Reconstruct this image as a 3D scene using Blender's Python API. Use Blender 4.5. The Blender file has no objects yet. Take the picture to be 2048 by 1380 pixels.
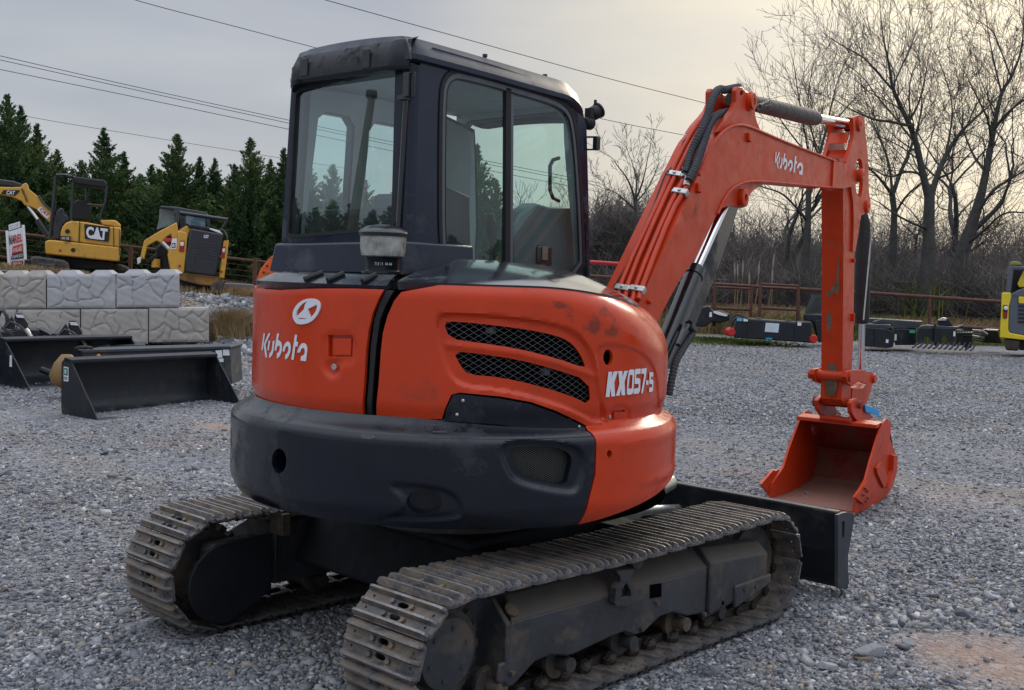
import bpy, math, random
import numpy as np
from mathutils import Vector, Matrix
from mathutils.geometry import delaunay_2d_cdt
random.seed(5); RNG = np.random.default_rng(7)
SC = bpy.context.scene; COL = SC.collection
V = Vector; PI = math.pi; rad = math.radians

# ---------------- camera ----------------
CAM = V((-3.65888, -3.62597, 1.60024)); YAW, PITCH, ROLL, FPX = 0.7576, -0.05865, 0.03248, 2226.725
_f = V((math.cos(PITCH)*math.cos(YAW), math.cos(PITCH)*math.sin(YAW), math.sin(PITCH)))
_r = _f.cross(V((0, 0, 1))).normalized(); _u = _r.cross(_f)
RT = math.cos(ROLL)*_r + math.sin(ROLL)*_u; UP = -math.sin(ROLL)*_r + math.cos(ROLL)*_u; FW = _f
FH = V((math.cos(YAW), math.sin(YAW), 0)); RH = V((math.sin(YAW), -math.cos(YAW), 0))
cd = bpy.data.cameras.new('camera'); co = bpy.data.objects.new('camera', cd); COL.objects.link(co)
m3 = Matrix((RT, UP, -FW)).transposed(); co.matrix_world = Matrix.Translation(CAM) @ m3.to_4x4()
cd.sensor_width = 36; cd.lens = FPX/2048*36; cd.clip_end = 3000; cd.clip_start = .05
SC.camera = co
# ---------------- sky, sun, exposure ----------------
SUN_AZ, SUN_EL = YAW - rad(26), rad(24)     # azimuth measured from +X, counter-clockwise
w = bpy.data.worlds.new('World'); SC.world = w; w.use_nodes = True
nt = w.node_tree; N = nt.nodes; L = nt.links; N.clear()
def nd(t, **k):
    n = N.new(t)
    for a, b in k.items():
        if a.startswith('i_'): n.inputs[int(a[2:]) if a[2:].isdigit() else a[2:]].default_value = b
        else: setattr(n, a, b)
    return n
out = nd('ShaderNodeOutputWorld'); bg = nd('ShaderNodeBackground'); L.new(bg.outputs[0], out.inputs[0])
sky = nd('ShaderNodeTexSky', sky_type='NISHITA', sun_disc=False, sun_elevation=SUN_EL, sun_rotation=PI/2 - SUN_AZ)
sky.dust_density = 3
tc = nd('ShaderNodeTexCoord'); 
skm = nd('ShaderNodeVectorMath', operation='SCALE'); skm.inputs['Scale'].default_value = .07; L.new(sky.outputs[0], skm.inputs[0])
# cloud deck: streaky noise over direction, flattened so streaks lie level
mp = nd('ShaderNodeMapping'); mp.inputs['Scale'].default_value = (1.2, 1.2, 5.5); mp.inputs['Rotation'].default_value = (.10, .06, 0); L.new(tc.outputs['Generated'], mp.inputs[0])
n1 = nd('ShaderNodeTexNoise'); n1.inputs['Scale'].default_value = 1.6; n1.inputs['Detail'].default_value = 5; n1.inputs['Roughness'].default_value = .5; L.new(mp.outputs[0], n1.inputs['Vector'])
cr = nd('ShaderNodeValToRGB'); L.new(n1.outputs[0], cr.inputs[0])
cr.color_ramp.elements[0].position = .37; cr.color_ramp.elements[0].color = (.355, .385, .445, 1)
cr.color_ramp.elements[1].position = .63; cr.color_ramp.elements[1].color = (.475, .50, .535, 1)
# warm glow spreading round the low sun
nrm = nd('ShaderNodeVectorMath', operation='NORMALIZE'); L.new(tc.outputs['Generated'], nrm.inputs[0])
dt = nd('ShaderNodeVectorMath', operation='DOT_PRODUCT'); L.new(nrm.outputs[0], dt.inputs[0])
dt.inputs[1].default_value = (math.cos(SUN_EL*.45)*math.cos(SUN_AZ), math.cos(SUN_EL*.45)*math.sin(SUN_AZ), math.sin(SUN_EL*.45))
gr = nd('ShaderNodeValToRGB'); L.new(dt.outputs['Value'], gr.inputs[0])
ge = gr.color_ramp.elements; ge[0].position = .85; ge[0].color = (0, 0, 0, 1); ge[1].position = 1.0; ge[1].color = (1, 1, 1, 1)
e = ge.new(.93); e.color = (.62, .62, .62, 1)
n2 = nd('ShaderNodeTexNoise'); n2.inputs['Scale'].default_value = 2.6; n2.inputs['Detail'].default_value = 6; L.new(mp.outputs[0], n2.inputs['Vector'])
mr = nd('ShaderNodeMapRange'); mr.inputs[1].default_value = .35; mr.inputs[2].default_value = .65; mr.inputs[3].default_value = .55; mr.inputs[4].default_value = 1; L.new(n2.outputs[0], mr.inputs[0])
gm = nd('ShaderNodeMath', operation='MULTIPLY'); L.new(gr.outputs[0], gm.inputs[0]); L.new(mr.outputs[0], gm.inputs[1])
mx = nd('ShaderNodeMix', data_type='RGBA'); L.new(gm.outputs[0], mx.inputs[0]); L.new(cr.outputs[0], mx.inputs[6]); mx.inputs[7].default_value = (.76, .69, .53, 1)
mx2 = nd('ShaderNodeMix', data_type='RGBA'); mx2.inputs[0].default_value = .88; L.new(skm.outputs[0], mx2.inputs[6]); L.new(mx.outputs[2], mx2.inputs[7])
# cloud deck grows brighter overhead, as thick overcast does
sz = nd('ShaderNodeSeparateXYZ'); L.new(nrm.outputs[0], sz.inputs[0]); zr = nd('ShaderNodeMapRange'); L.new(sz.outputs[2], zr.inputs[0]); zr.inputs[1].default_value = .36; zr.inputs[2].default_value = .95; zr.inputs[3].default_value = 1.0; zr.inputs[4].default_value = 3.6
L.new(mx2.outputs[2], bg.inputs[0]); L.new(zr.outputs[0], bg.inputs[1])
sl = bpy.data.lights.new('sun', 'SUN'); sl.energy = 1.0; sl.angle = rad(14); sl.color = (1, .86, .66)
so = bpy.data.objects.new('sun', sl); COL.objects.link(so)
sd = V((math.cos(SUN_EL)*math.cos(SUN_AZ), math.cos(SUN_EL)*math.sin(SUN_AZ), math.sin(SUN_EL)))
so.rotation_euler = sd.to_track_quat('Z', 'Y').to_euler()
vs = SC.view_settings; vs.view_transform = 'Standard'; vs.look = 'None'; vs.exposure = 0.20; vs.gamma = 1
SC.render.resolution_x = 1024; SC.render.resolution_y = 690

# ---------------- helpers ----------------
def ray(px, py): return FW + (px-1024)/FPX*RT - (py-690)/FPX*UP
def on_plane(px, py, P, n):
    d = ray(px, py); return CAM + d*((V(P)-CAM).dot(n)/d.dot(n))
def at(px, py, d): return CAM + ray(px, py)*d           # point at forward distance d
def ss(a, b, x):
    t = min(1, max(0, (x-a)/(b-a))); return t*t*(3-2*t)
def lerp(a, b, t): return a+(b-a)*t

class MB:
    def __init__(s): s.v = []; s.f = []
    def add(s, vs, fs):
        b = len(s.v); s.v += [tuple(p) for p in vs]; s.f += [tuple(b+i for i in f) for f in fs]; return s
    def box(s, c, size, M=None):
        x, y, z = size[0]/2, size[1]/2, size[2]/2
        vs = [V((a, b, d)) for a in (-x, x) for b in (-y, y) for d in (-z, z)]
        vs = [(M @ p if M else p)+V(c) for p in vs]
        return s.add(vs, [(0, 1, 3, 2), (4, 6, 7, 5), (0, 4, 5, 1), (2, 3, 7, 6), (0, 2, 6, 4), (1, 5, 7, 3)])
    def hexa(s, a, b):        # two quads (4 pts each), joined
        return s.add(list(a)+list(b), [(3, 2, 1, 0), (4, 5, 6, 7), (0, 1, 5, 4), (1, 2, 6, 5), (2, 3, 7, 6), (3, 0, 4, 7)])
    def prism(s, poly, vec):
        n = len(poly); vec = V(vec); a = [V(p) for p in poly]; b = [p+vec for p in a]
        return s.add(a+b, [tuple(range(n-1, -1, -1)), tuple(range(n, 2*n))]+[(i, (i+1) % n, n+(i+1) % n, n+i) for i in range(n)])
    def tube(s, path, r, n=8, caps=True):
        path = [V(p) for p in path]; rs = r if isinstance(r, (list, tuple)) else [r]*len(path)
        vs = []; fs = []; up = None
        for i, p in enumerate(path):
            t = (path[min(i+1, len(path)-1)]-path[max(i-1, 0)])
            if t.length < 1e-9: t = V((0, 0, 1))
            t.normalize()
            if up is None: up = V((0, 0, 1)) if abs(t.z) < .9 else V((1, 0, 0))
            x = up - t*up.dot(t); x.normalize(); y = t.cross(x); up = x
            for k in range(n):
                a = 2*PI*k/n; vs.append(p+(x*math.cos(a)+y*math.sin(a))*rs[i])
        for i in range(len(path)-1):
            for k in range(n): fs.append((i*n+k, i*n+(k+1) % n, (i+1)*n+(k+1) % n, (i+1)*n+k))
        if caps: fs.append(tuple(range(n-1, -1, -1))); fs.append(tuple((len(path)-1)*n+k for k in range(n)))
        return s.add(vs, fs)
    def cyl(s, a, b, r, n=24, r2=None): return s.tube([a, b], [r, r if r2 is None else r2], n)
    def lathe(s, c, axis, prof, n=32):      # prof: (radius, height) list
        axis = V(axis).normalized(); x = axis.orthogonal().normalized(); y = axis.cross(x); c = V(c); m = len(prof); vs = []; fs = []
        for r, h in prof:
            for k in range(n): a = 2*PI*k/n; vs.append(c+axis*h+(x*math.cos(a)+y*math.sin(a))*r)
        for i in range(m-1):
            for k in range(n): fs.append((i*n+k, i*n+(k+1) % n, (i+1)*n+(k+1) % n, (i+1)*n+k))
        fs.append(tuple(range(n-1, -1, -1))); fs.append(tuple((m-1)*n+k for k in range(n)))
        return s.add(vs, fs)
    def xf(s, M):
        s.v = [tuple(M @ V(p)) for p in s.v]; return s
def mesh_of(name, mb, m, smooth=35):
    me = bpy.data.meshes.new(name); me.from_pydata(mb.v, [], mb.f); me.validate(); 
    if m: me.materials.append(m)
    if smooth:
        me.polygons.foreach_set('use_smooth', [True]*len(me.polygons)); me.set_sharp_from_angle(angle=rad(smooth))
    return me
def fix_normals(me):
    import bmesh
    bm = bmesh.new(); bm.from_mesh(me); bmesh.ops.recalc_face_normals(bm, faces=bm.faces); bm.to_mesh(me); bm.free()
WM = {}
def put(name, me, parent=None, loc=None, label=None, cat=None, group=None, kind=None):
    o = bpy.data.objects.new(name, me); COL.objects.link(o)
    if loc is not None: o.location = loc
    if parent is not None:
        o.parent = parent; root = parent
        pm = WM.get(parent.name, Matrix.Identity(4)); o.matrix_parent_inverse = pm.inverted(); WM[o.name] = Matrix.Identity(4)
    for k, x in (('label', label), ('category', cat), ('group', group), ('kind', kind)):
        if x: o[k] = x
    return o
SPLIT = {'bottom_roller', 'caked_mud', 'link_pin', 'trim_slot', 'screw', 'bolt', 'roof_bolt', 'tape_strip', 'control_console', 'control_lever', 'engine_block', 'hose_clip', 'hose_end', 'paint_scratch', 'cutter_bolt', 'blade_arm', 'horn_cross_plate', 'fence_wire', 'reflector', 'door_crease'}
def pieces(mb):
    """split a builder into groups of faces that touch or overlap"""
    n = len(mb.v); pr = list(range(n))
    def f(i):
        while pr[i] != i: pr[i] = pr[pr[i]]; i = pr[i]
        return i
    for t in mb.f:
        for j in t[1:]: pr[f(t[0])] = f(j)
    g = {}
    for i in range(n): g.setdefault(f(i), []).append(i)
    bx = []
    for ids in g.values(): A = np.array([mb.v[i] for i in ids]); bx.append([A.min(0)-.003, A.max(0)+.003, ids])
    ch = True
    while ch:
        ch = False
        for i in range(len(bx)):
            for j in range(i+1, len(bx)):
                if (bx[i][0] <= bx[j][1]).all() and (bx[j][0] <= bx[i][1]).all():
                    bx[i] = [np.minimum(bx[i][0], bx[j][0]), np.maximum(bx[i][1], bx[j][1]), bx[i][2]+bx[j][2]]; del bx[j]; ch = True; break
            if ch: break
    out = []
    for _, _, ids in bx:
        k = {v: i for i, v in enumerate(ids)}; m = MB(); m.v = [mb.v[i] for i in ids]; m.f = [tuple(k[i] for i in t) for t in mb.f if t[0] in k]; out.append(m)
    return out
def part(name, mb, m, parent=None, bevel=0, smooth=35, seg=2, **k):
    if name in SPLIT and parent is not None:
        ps = pieces(mb)
        if len(ps) > 1: return [part1(name, q, m, parent, bevel, smooth, seg, **k) for q in ps][0]
    return part1(name, mb, m, parent, bevel, smooth, seg, **k)
def part1(name, mb, m, parent=None, bevel=0, smooth=35, seg=2, **k):
    me = mesh_of(name, mb, m, smooth); fix_normals(me); o = put(name, me, parent, **k)
    if bevel:
        b = o.modifiers.new('bevel', 'BEVEL'); b.width = bevel; b.segments = seg; b.limit_method = 'ANGLE'; b.angle_limit = rad(35); b.harden_normals = False
    return o
def thing(name, label, cat, loc=(0, 0, 0), rz=0, group=None):
    o = bpy.data.objects.new(name, None); COL.objects.link(o); o.location = loc; o.rotation_euler = (0, 0, rz); o.empty_display_size = .2
    o['label'] = label; o['category'] = cat
    if group: o['group'] = group
    WM[o.name] = Matrix.Translation(V(loc)) @ Matrix.Rotation(rz, 4, 'Z')
    return o
def struct(name, mb, m, smooth=0):
    return part(name, mb, m, smooth=smooth, kind='structure')

# ---- 2D tools ----
def inpoly(x, y, P):
    x = np.asarray(x); y = np.asarray(y); c = np.zeros(x.shape, bool); n = len(P)
    for i in range(n):
        x1, y1 = P[i]; x2, y2 = P[(i+1) % n]
        if y1 == y2: continue
        k = ((y1 > y) != (y2 > y)) & (x < (x2-x1)*(y-y1)/(y2-y1)+x1); c ^= k
    return c
def pdist(x, y, P, closed=True):
    x = np.asarray(x, float); y = np.asarray(y, float); d = np.full(x.shape, 1e9); n = len(P)
    for i in range(n if closed else n-1):
        a = np.array(P[i]); b = np.array(P[(i+1) % n]); ab = b-a; q = max(ab@ab, 1e-12)
        t = np.clip(((x-a[0])*ab[0]+(y-a[1])*ab[1])/q, 0, 1); d = np.minimum(d, np.hypot(x-a[0]-t*ab[0], y-a[1]-t*ab[1]))
    return d
def area2(P): return .5*sum(P[i][0]*P[(i+1) % len(P)][1]-P[(i+1) % len(P)][0]*P[i][1] for i in range(len(P)))
def offset(P, d):            # inward offset of a closed polygon (positive = in)
    n = len(P); s = 1 if area2(P) > 0 else -1; o = []
    for i in range(n):
        a, b, c = V(P[i-1]), V(P[i]), V(P[(i+1) % n]); e1 = (b-a).normalized(); e2 = (c-b).normalized()
        n1 = V((-e1.y, e1.x))*s; n2 = V((-e2.y, e2.x))*s; m = n1+n2
        if m.length < 1e-6: m = n1
        m.normalize(); k = d/max(.4, m.dot(n1)); o.append(tuple(b+m*k))
    return o
def chaikin(P, it=2, closed=True):
    P = [tuple(p) for p in P]
    for _ in range(it):
        Q = []; n = len(P)
        for i in range(n if closed else n-1):
            a = np.array(P[i]); b = np.array(P[(i+1) % n]); Q += [tuple((a*.75+b*.25).tolist()), tuple((a*.25+b*.75).tolist())]
        if not closed: Q = [P[0]]+Q+[P[-1]]
        P = Q
    return P
def resamp(P, step):
    o = []; n = len(P)
    for i in range(n):
        a = np.array(P[i], float); b = np.array(P[(i+1) % n], float); k = max(1, int(math.ceil(np.linalg.norm(b-a)/step)))
        o += [tuple((a+(b-a)*j/k).tolist()) for j in range(k)]
    return o
def cdt(outer, holes=(), step=.02):
    loops = [resamp(outer, step)]+[resamp(h, step) for h in holes]
    pts = []; ed = []
    for lp in loops:
        b = len(pts); pts += lp; ed += [(b+i, b+(i+1) % len(lp)) for i in range(len(lp))]
    A = np.array(pts); x0, y0 = A.min(0); x1, y1 = A.max(0)
    gx, gy = np.meshgrid(np.arange(x0+step*.5, x1, step), np.arange(y0+step*.5, y1, step)); gx = gx.ravel(); gy = gy.ravel()
    ok = inpoly(gx, gy, outer)
    for h in holes: ok &= ~inpoly(gx, gy, h)
    gx = gx[ok]; gy = gy[ok]
    if len(gx):
        dd = np.full(gx.shape, 1e9)
        for lp in [outer]+list(holes): dd = np.minimum(dd, pdist(gx, gy, lp))
        k = dd > step*.45; gx = gx[k]; gy = gy[k]
    allp = [V(p) for p in pts]+[V((a, b)) for a, b in zip(gx, gy)]
    r = delaunay_2d_cdt(allp, ed, [], 0, 1e-7); vv, ff = r[0], r[2]
    C = np.array([[sum(vv[i].x for i in f)/3, sum(vv[i].y for i in f)/3] for f in ff])
    ok = inpoly(C[:, 0], C[:, 1], outer)
    for h in holes: ok &= ~inpoly(C[:, 0], C[:, 1], h)
    ff = [tuple(f) for f, k in zip(ff, ok) if k]
    return [(p.x, p.y) for p in vv], ff
def sheet(outer, holes, step, fn, thick, depthfn=None):
    """a skin cut to an outline: fn(x,y,d) gives the 3D point at depth d below the skin"""
    v, f = cdt(outer, holes, step); mb = MB()
    P0 = [fn(a, b, 0) for a, b in v]; mb.add(P0, f)
    if thick:
        cnt = {}
        for t in f:
            for i in range(3):
                e = (t[i], t[(i+1) % 3]); k = (min(e), max(e)); cnt.setdefault(k, []).append(e)
        bd = [x[0] for x in cnt.values() if len(x) == 1]; idx = {}; n0 = len(mb.v)
        for e in bd:
            for i in e:
                if i not in idx: idx[i] = len(mb.v); mb.v.append(tuple(fn(v[i][0], v[i][1], thick)))
        for a, b in bd: mb.f.append((b, a, idx[a], idx[b]))
    return mb
def ribbon(path, wd, closed=False):
    """2D polyline -> outline polygon of a stroke"""
    n = len(path); Lf = []; Rg = []
    for i, p in enumerate(path):
        a = V(path[max(i-1, 0)]); b = V(path[min(i+1, n-1)]); t = (b-a).normalized(); m = V((-t.y, t.x))*wd/2
        Lf.append(tuple(V(p)+m)); Rg.append(tuple(V(p)-m))
    return Lf+Rg[::-1]
def plane_fn(P, ex, ey, nrm):
    return lambda x, y, d=0: P+ex*x+ey*y-nrm*d
_tx = {}
def text2d(body, bold=0.0, shear=0):
    """filled 2D triangles of a word, scaled to the unit box"""
    k = (body, bold, shear)
    if k in _tx: return _tx[k]
    cu = bpy.data.curves.new('word', 'FONT'); cu.body = body; cu.size = 1; cu.offset = bold; cu.shear = shear; cu.resolution_u = 3
    ob = bpy.data.objects.new('word', cu); me = bpy.data.meshes.new_from_object(ob)
    P = np.array([(q.co.x, q.co.y) for q in me.vertices]); F = [tuple(p.vertices) for p in me.polygons]
    bpy.data.objects.remove(ob); bpy.data.meshes.remove(me)
    P = ((P-P.min(0))/(P.max(0)-P.min(0))).tolist(); _tx[k] = (P, F); return P, F
def quadmap(q):      # bilinear map of the unit square: q = bottom-left, bottom-right, top-right, top-left
    q = [V(p) for p in q]
    return lambda x, y: q[0]*(1-x)*(1-y)+q[1]*x*(1-y)+q[2]*x*y+q[3]*(1-x)*y

# ---------------- materials ----------------
MT = {}
def mat(name, col, rough=.5, metal=0, var=.12, scale=6, bump=0, bscale=60, dirt=None, dscale=3, damt=.5, coat=0, spec=.5, emit=None, alpha=None, dz=None):
    """painted / metal / plastic surface: uneven tint, uneven gloss, optional patches of grime"""
    m = bpy.data.materials.new(name); m.use_nodes = True; t = m.node_tree; n = t.nodes; l = t.links
    b = n['Principled BSDF']; b.inputs['Metallic'].default_value = metal; b.inputs['Specular IOR Level'].default_value = spec
    b.inputs['Coat Weight'].default_value = coat; b.inputs['Coat Roughness'].default_value = .12
    tc = n.new('ShaderNodeTexCoord'); nz = n.new('ShaderNodeTexNoise'); nz.inputs['Scale'].default_value = scale; nz.inputs['Detail'].default_value = 6; nz.inputs['Roughness'].default_value = .65
    l.new(tc.outputs['Object'], nz.inputs['Vector'])
    r = n.new('ShaderNodeMapRange'); r.inputs[1].default_value = .3; r.inputs[2].default_value = .7; r.inputs[3].default_value = 1-var; r.inputs[4].default_value = 1+var; l.new(nz.outputs[0], r.inputs[0])
    s = n.new('ShaderNodeVectorMath'); s.operation = 'SCALE'; s.inputs[0].default_value = col[:3]; l.new(r.outputs[0], s.inputs['Scale'])
    c = s.outputs[0]; rr = n.new('ShaderNodeMapRange'); rr.inputs[1].default_value = .3; rr.inputs[2].default_value = .7; rr.inputs[3].default_value = max(0, rough-.08); rr.inputs[4].default_value = min(1, rough+.1)
    nz2 = n.new('ShaderNodeTexNoise'); nz2.inputs['Scale'].default_value = scale*2.7; nz2.inputs['Detail'].default_value = 5; l.new(tc.outputs['Object'], nz2.inputs['Vector']); l.new(nz2.outputs[0], rr.inputs[0]); ro = rr.outputs[0]
    if dirt:
        nd_ = n.new('ShaderNodeTexNoise'); nd_.inputs['Scale'].default_value = dscale; nd_.inputs['Detail'].default_value = 9; nd_.inputs['Roughness'].default_value = .7; l.new(tc.outputs['Object'], nd_.inputs['Vector'])
        q = n.new('ShaderNodeMapRange'); q.inputs[1].default_value = .62-damt*.35; q.inputs[2].default_value = .72-damt*.2; l.new(nd_.outputs[0], q.inputs[0])
        f = q.outputs[0]
        x = n.new('ShaderNodeMix'); x.data_type = 'RGBA'; l.new(f, x.inputs[0]); l.new(c, x.inputs[6]); x.inputs[7].default_value = (*dirt, 1); c = x.outputs[2]
        y = n.new('ShaderNodeMix'); l.new(f, y.inputs[0]); l.new(ro, y.inputs[2]); y.inputs[3].default_value = .9; ro = y.outputs[0]
        k = n.new('ShaderNodeMath'); k.operation = 'MULTIPLY'; k.inputs[1].default_value = -coat; l.new(f, k.inputs[0]); k2 = n.new('ShaderNodeMath'); k2.operation = 'ADD'; k2.inputs[1].default_value = coat; l.new(k.outputs[0], k2.inputs[0]); l.new(k2.outputs[0], b.inputs['Coat Weight'])
    if dz:      # dust lying on faces that look up
        g = n.new('ShaderNodeNewGeometry'); sp = n.new('ShaderNodeSeparateXYZ'); l.new(g.outputs['True Normal'], sp.inputs[0]); nn_ = n.new('ShaderNodeTexNoise'); nn_.inputs['Scale'].default_value = 9; nn_.inputs['Detail'].default_value = 8; l.new(tc.outputs['Object'], nn_.inputs['Vector'])
        a1_ = n.new('ShaderNodeMath'); a1_.operation = 'MULTIPLY_ADD'; l.new(nn_.outputs[0], a1_.inputs[0]); a1_.inputs[1].default_value = .9; l.new(sp.outputs[2], a1_.inputs[2])
        q = n.new('ShaderNodeMapRange'); q.inputs[1].default_value = .85; q.inputs[2].default_value = 1.2; q.inputs[4].default_value = .85; l.new(a1_.outputs[0], q.inputs[0])
        x = n.new('ShaderNodeMix'); x.data_type = 'RGBA'; l.new(q.outputs[0], x.inputs[0]); l.new(c, x.inputs[6]); x.inputs[7].default_value = (*dz, 1); c = x.outputs[2]
        y = n.new('ShaderNodeMix'); l.new(q.outputs[0], y.inputs[0]); l.new(ro, y.inputs[2]); y.inputs[3].default_value = .92; ro = y.outputs[0]
    l.new(c, b.inputs['Base Color']); l.new(ro, b.inputs['Roughness'])
    if bump:
        nb = n.new('ShaderNodeTexNoise'); nb.inputs['Scale'].default_value = bscale; nb.inputs['Detail'].default_value = 4; l.new(tc.outputs['Object'], nb.inputs['Vector'])
        bp = n.new('ShaderNodeBump'); bp.inputs['Strength'].default_value = bump; bp.inputs['Distance'].default_value = .01; l.new(nb.outputs[0], bp.inputs['Height']); l.new(bp.outputs[0], b.inputs['Normal'])
    if emit: b.inputs['Emission Color'].default_value = (*emit, 1); b.inputs['Emission Strength'].default_value = 1
    MT[name] = m; return m
ORANGE = mat('orange_paint', (.56, .041, .005), .26, var=.08, scale=5, coat=.15, spec=.35, dirt=(.33, .045, .02), dscale=2.2, damt=.12, bump=.02, bscale=25)
ORANGE_D = mat('worn_orange_paint', (.52, .040, .007), .40, var=.12, scale=5, coat=.04, spec=.3, dirt=(.25, .08, .04), dscale=4.5, damt=.06, bump=.12, bscale=70)
NAVY = mat('dark_navy_plastic', (.005, .008, .016), .17, var=.2, scale=4, dirt=(.04, .043, .052), dscale=3.2, damt=.2, bump=.10, bscale=150, coat=.15, spec=.38)
CABM = mat('cab_steel_paint', (.007, .014, .034), .24, var=.25, scale=3, dirt=(.075, .085, .105), dscale=2.6, damt=.2, bump=.02, bscale=40, coat=.15, spec=.35)
BLACK = mat('black_rubber', (.008, .009, .011), .6, var=.2)
VOID = mat('hollow_shade_black', (.003, .003, .004), .9, spec=0)  # gloss-free near black; the shade inside hollows is put into this colour
DMAT = mat('matt_black_frame', (.010, .011, .014), .7, var=.3, spec=.25, bump=.1)
BLACKG = mat('gloss_black_paint', (.010, .013, .018), .22, var=.2, coat=.3)
DARKM = mat('dark_grimy_steel', (.035, .035, .038), .55, var=.3, scale=5, dirt=(.13, .095, .065), dscale=6, damt=.42, bump=.3, bscale=60)
FRAME = mat('track_frame_paint', (.036, .039, .046), .42, var=.3, scale=6, dirt=(.10, .078, .06), dscale=5, damt=.30, bump=.25, bscale=45, dz=(.080, .066, .054))
SHOE = mat('worn_track_steel', (.10, .10, .108), .5, metal=.4, var=.4, scale=18, dirt=(.24, .185, .14), dscale=8, damt=.55, bump=.6, bscale=60)
GROUSER = mat('polished_grouser_steel', (.25, .245, .24), .42, metal=.45, var=.4, scale=22, dirt=(.20, .155, .12), dscale=11, damt=.35, bump=.5, bscale=70)
CHROME = mat('chrome_rod', (.78, .80, .84), .1, metal=1, var=.03)
STEEL = mat('zinc_steel', (.5, .5, .48), .35, metal=.8, var=.12, scale=20)
WHITE = mat('white_vinyl', (.74, .76, .80), .4, var=.03)
DECAL = mat('white_lettering', (.72, .75, .82), .35, var=.03)
HOSE = mat('hydraulic_hose', (.028, .030, .036), .55, var=.2, bump=.5, bscale=120)
GREYP = mat('grey_interior_plastic', (.30, .33, .34), .6, var=.1)
YELLOW = mat('yellow_paint', (.62, .33, .035), .35, var=.08, dirt=(.25, .15, .05), dscale=3, damt=.2, coat=.2)
YELLOW2 = mat('bright_yellow_paint', (.72, .55, .012), .35, var=.06, coat=.2)
GREYPAINT = mat('slate_grey_paint', (.085, .10, .13), .4, var=.08)
CHAR = mat('charcoal_implement_paint', (.014, .017, .023), .40, var=.25, dirt=(.05, .046, .042), dscale=4, damt=.25, bump=.08, spec=.3)
CHAR2 = mat('faded_charcoal_paint', (.045, .051, .062), .45, var=.2, dirt=(.11, .10, .09), dscale=4, damt=.2, spec=.35)
RUST = mat('rusty_pipe', (.10, .042, .03), .8, var=.35, scale=9, bump=.4)
RED = mat('red_paint', (.50, .02, .02), .4, var=.1)
BLUE = mat('blue_tag_plastic', (.0, .30, .72), .4, var=.04)
ROOFM = mat('sun_faded_roof_paint', (.012, .020, .040), .42, var=.25, scale=3, dirt=(.06, .066, .08), dscale=2.6, damt=.25, spec=.35)
AMBER = mat('amber_lens', (.8, .25, .03), .2, var=.05)
REDL = mat('red_lens', (.30, .01, .01), .2, var=.05)
WETMUD = mat('wet_black_mud', (.030, .024, .020), .45, var=.4, scale=12, bump=.9, bscale=45)
MUD = mat('caked_mud', (.12, .085, .055), .95, var=.3, scale=10, bump=.8, bscale=50)
def glass_mat(name, tint, refl=.09, rough=.01):
    m = bpy.data.materials.new(name); m.use_nodes = True; t = m.node_tree; n = t.nodes; l = t.links; n.clear()
    o = n.new('ShaderNodeOutputMaterial'); a = n.new('ShaderNodeBsdfTransparent'); a.inputs[0].default_value = (*tint, 1)
    g = n.new('ShaderNodeBsdfGlossy'); g.inputs['Roughness'].default_value = rough; g.inputs[0].default_value = (.86, .95, 1, 1)
    d = n.new('ShaderNodeBsdfDiffuse'); d.inputs[0].default_value = (.5, .5, .48, 1)
    tc = n.new('ShaderNodeTexCoord'); nz = n.new('ShaderNodeTexNoise'); nz.inputs['Scale'].default_value = 2.5; nz.inputs['Detail'].default_value = 8; l.new(tc.outputs['Object'], nz.inputs['Vector'])
    mr = n.new('ShaderNodeMapRange'); mr.inputs[1].default_value = .45; mr.inputs[2].default_value = .75; mr.inputs[3].default_value = .01; mr.inputs[4].default_value = .07; l.new(nz.outputs[0], mr.inputs[0])
    lw = n.new('ShaderNodeLayerWeight'); lw.inputs[0].default_value = .5; f = n.new('ShaderNodeMath'); f.operation = 'POWER'; f.inputs[1].default_value = 4; l.new(lw.outputs['Facing'], f.inputs[0]); k = n.new('ShaderNodeMath'); k.operation = 'ADD'; k.inputs[1].default_value = refl; l.new(f.outputs[0], k.inputs[0])
    x0 = n.new('ShaderNodeMixShader'); l.new(mr.outputs[0], x0.inputs[0]); l.new(a.outputs[0], x0.inputs[1]); l.new(d.outputs[0], x0.inputs[2])
    x = n.new('ShaderNodeMixShader'); l.new(k.outputs[0], x.inputs[0]); l.new(x0.outputs[0], x.inputs[1]); l.new(g.outputs[0], x.inputs[2]); l.new(x.outputs[0], o.inputs[0]); return m
GLASS = glass_mat('green_tinted_glass', (.80, .96, .93), .16)
GLASS_S = glass_mat('side_window_glass', (.82, .97, .94), .05)
GLASSC = glass_mat('clear_plastic', (.75, .75, .70), .10, .15)
# =====================================================================  ORANGE EXCAVATOR
EX = thing('excavator', 'orange mini excavator with a dark cab and worn steel tracks, closest machine in the yard', 'excavator')
S0 = V((-.18, 0, 0)); PU = rad(5); UU = V((math.cos(PU), math.sin(PU), 0)); VV = V((-math.sin(PU), math.cos(PU), 0)); ZZ = V((0, 0, 1))
def U(u, v, z): return S0+UU*float(u)+VV*float(v)+ZZ*float(z)
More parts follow.
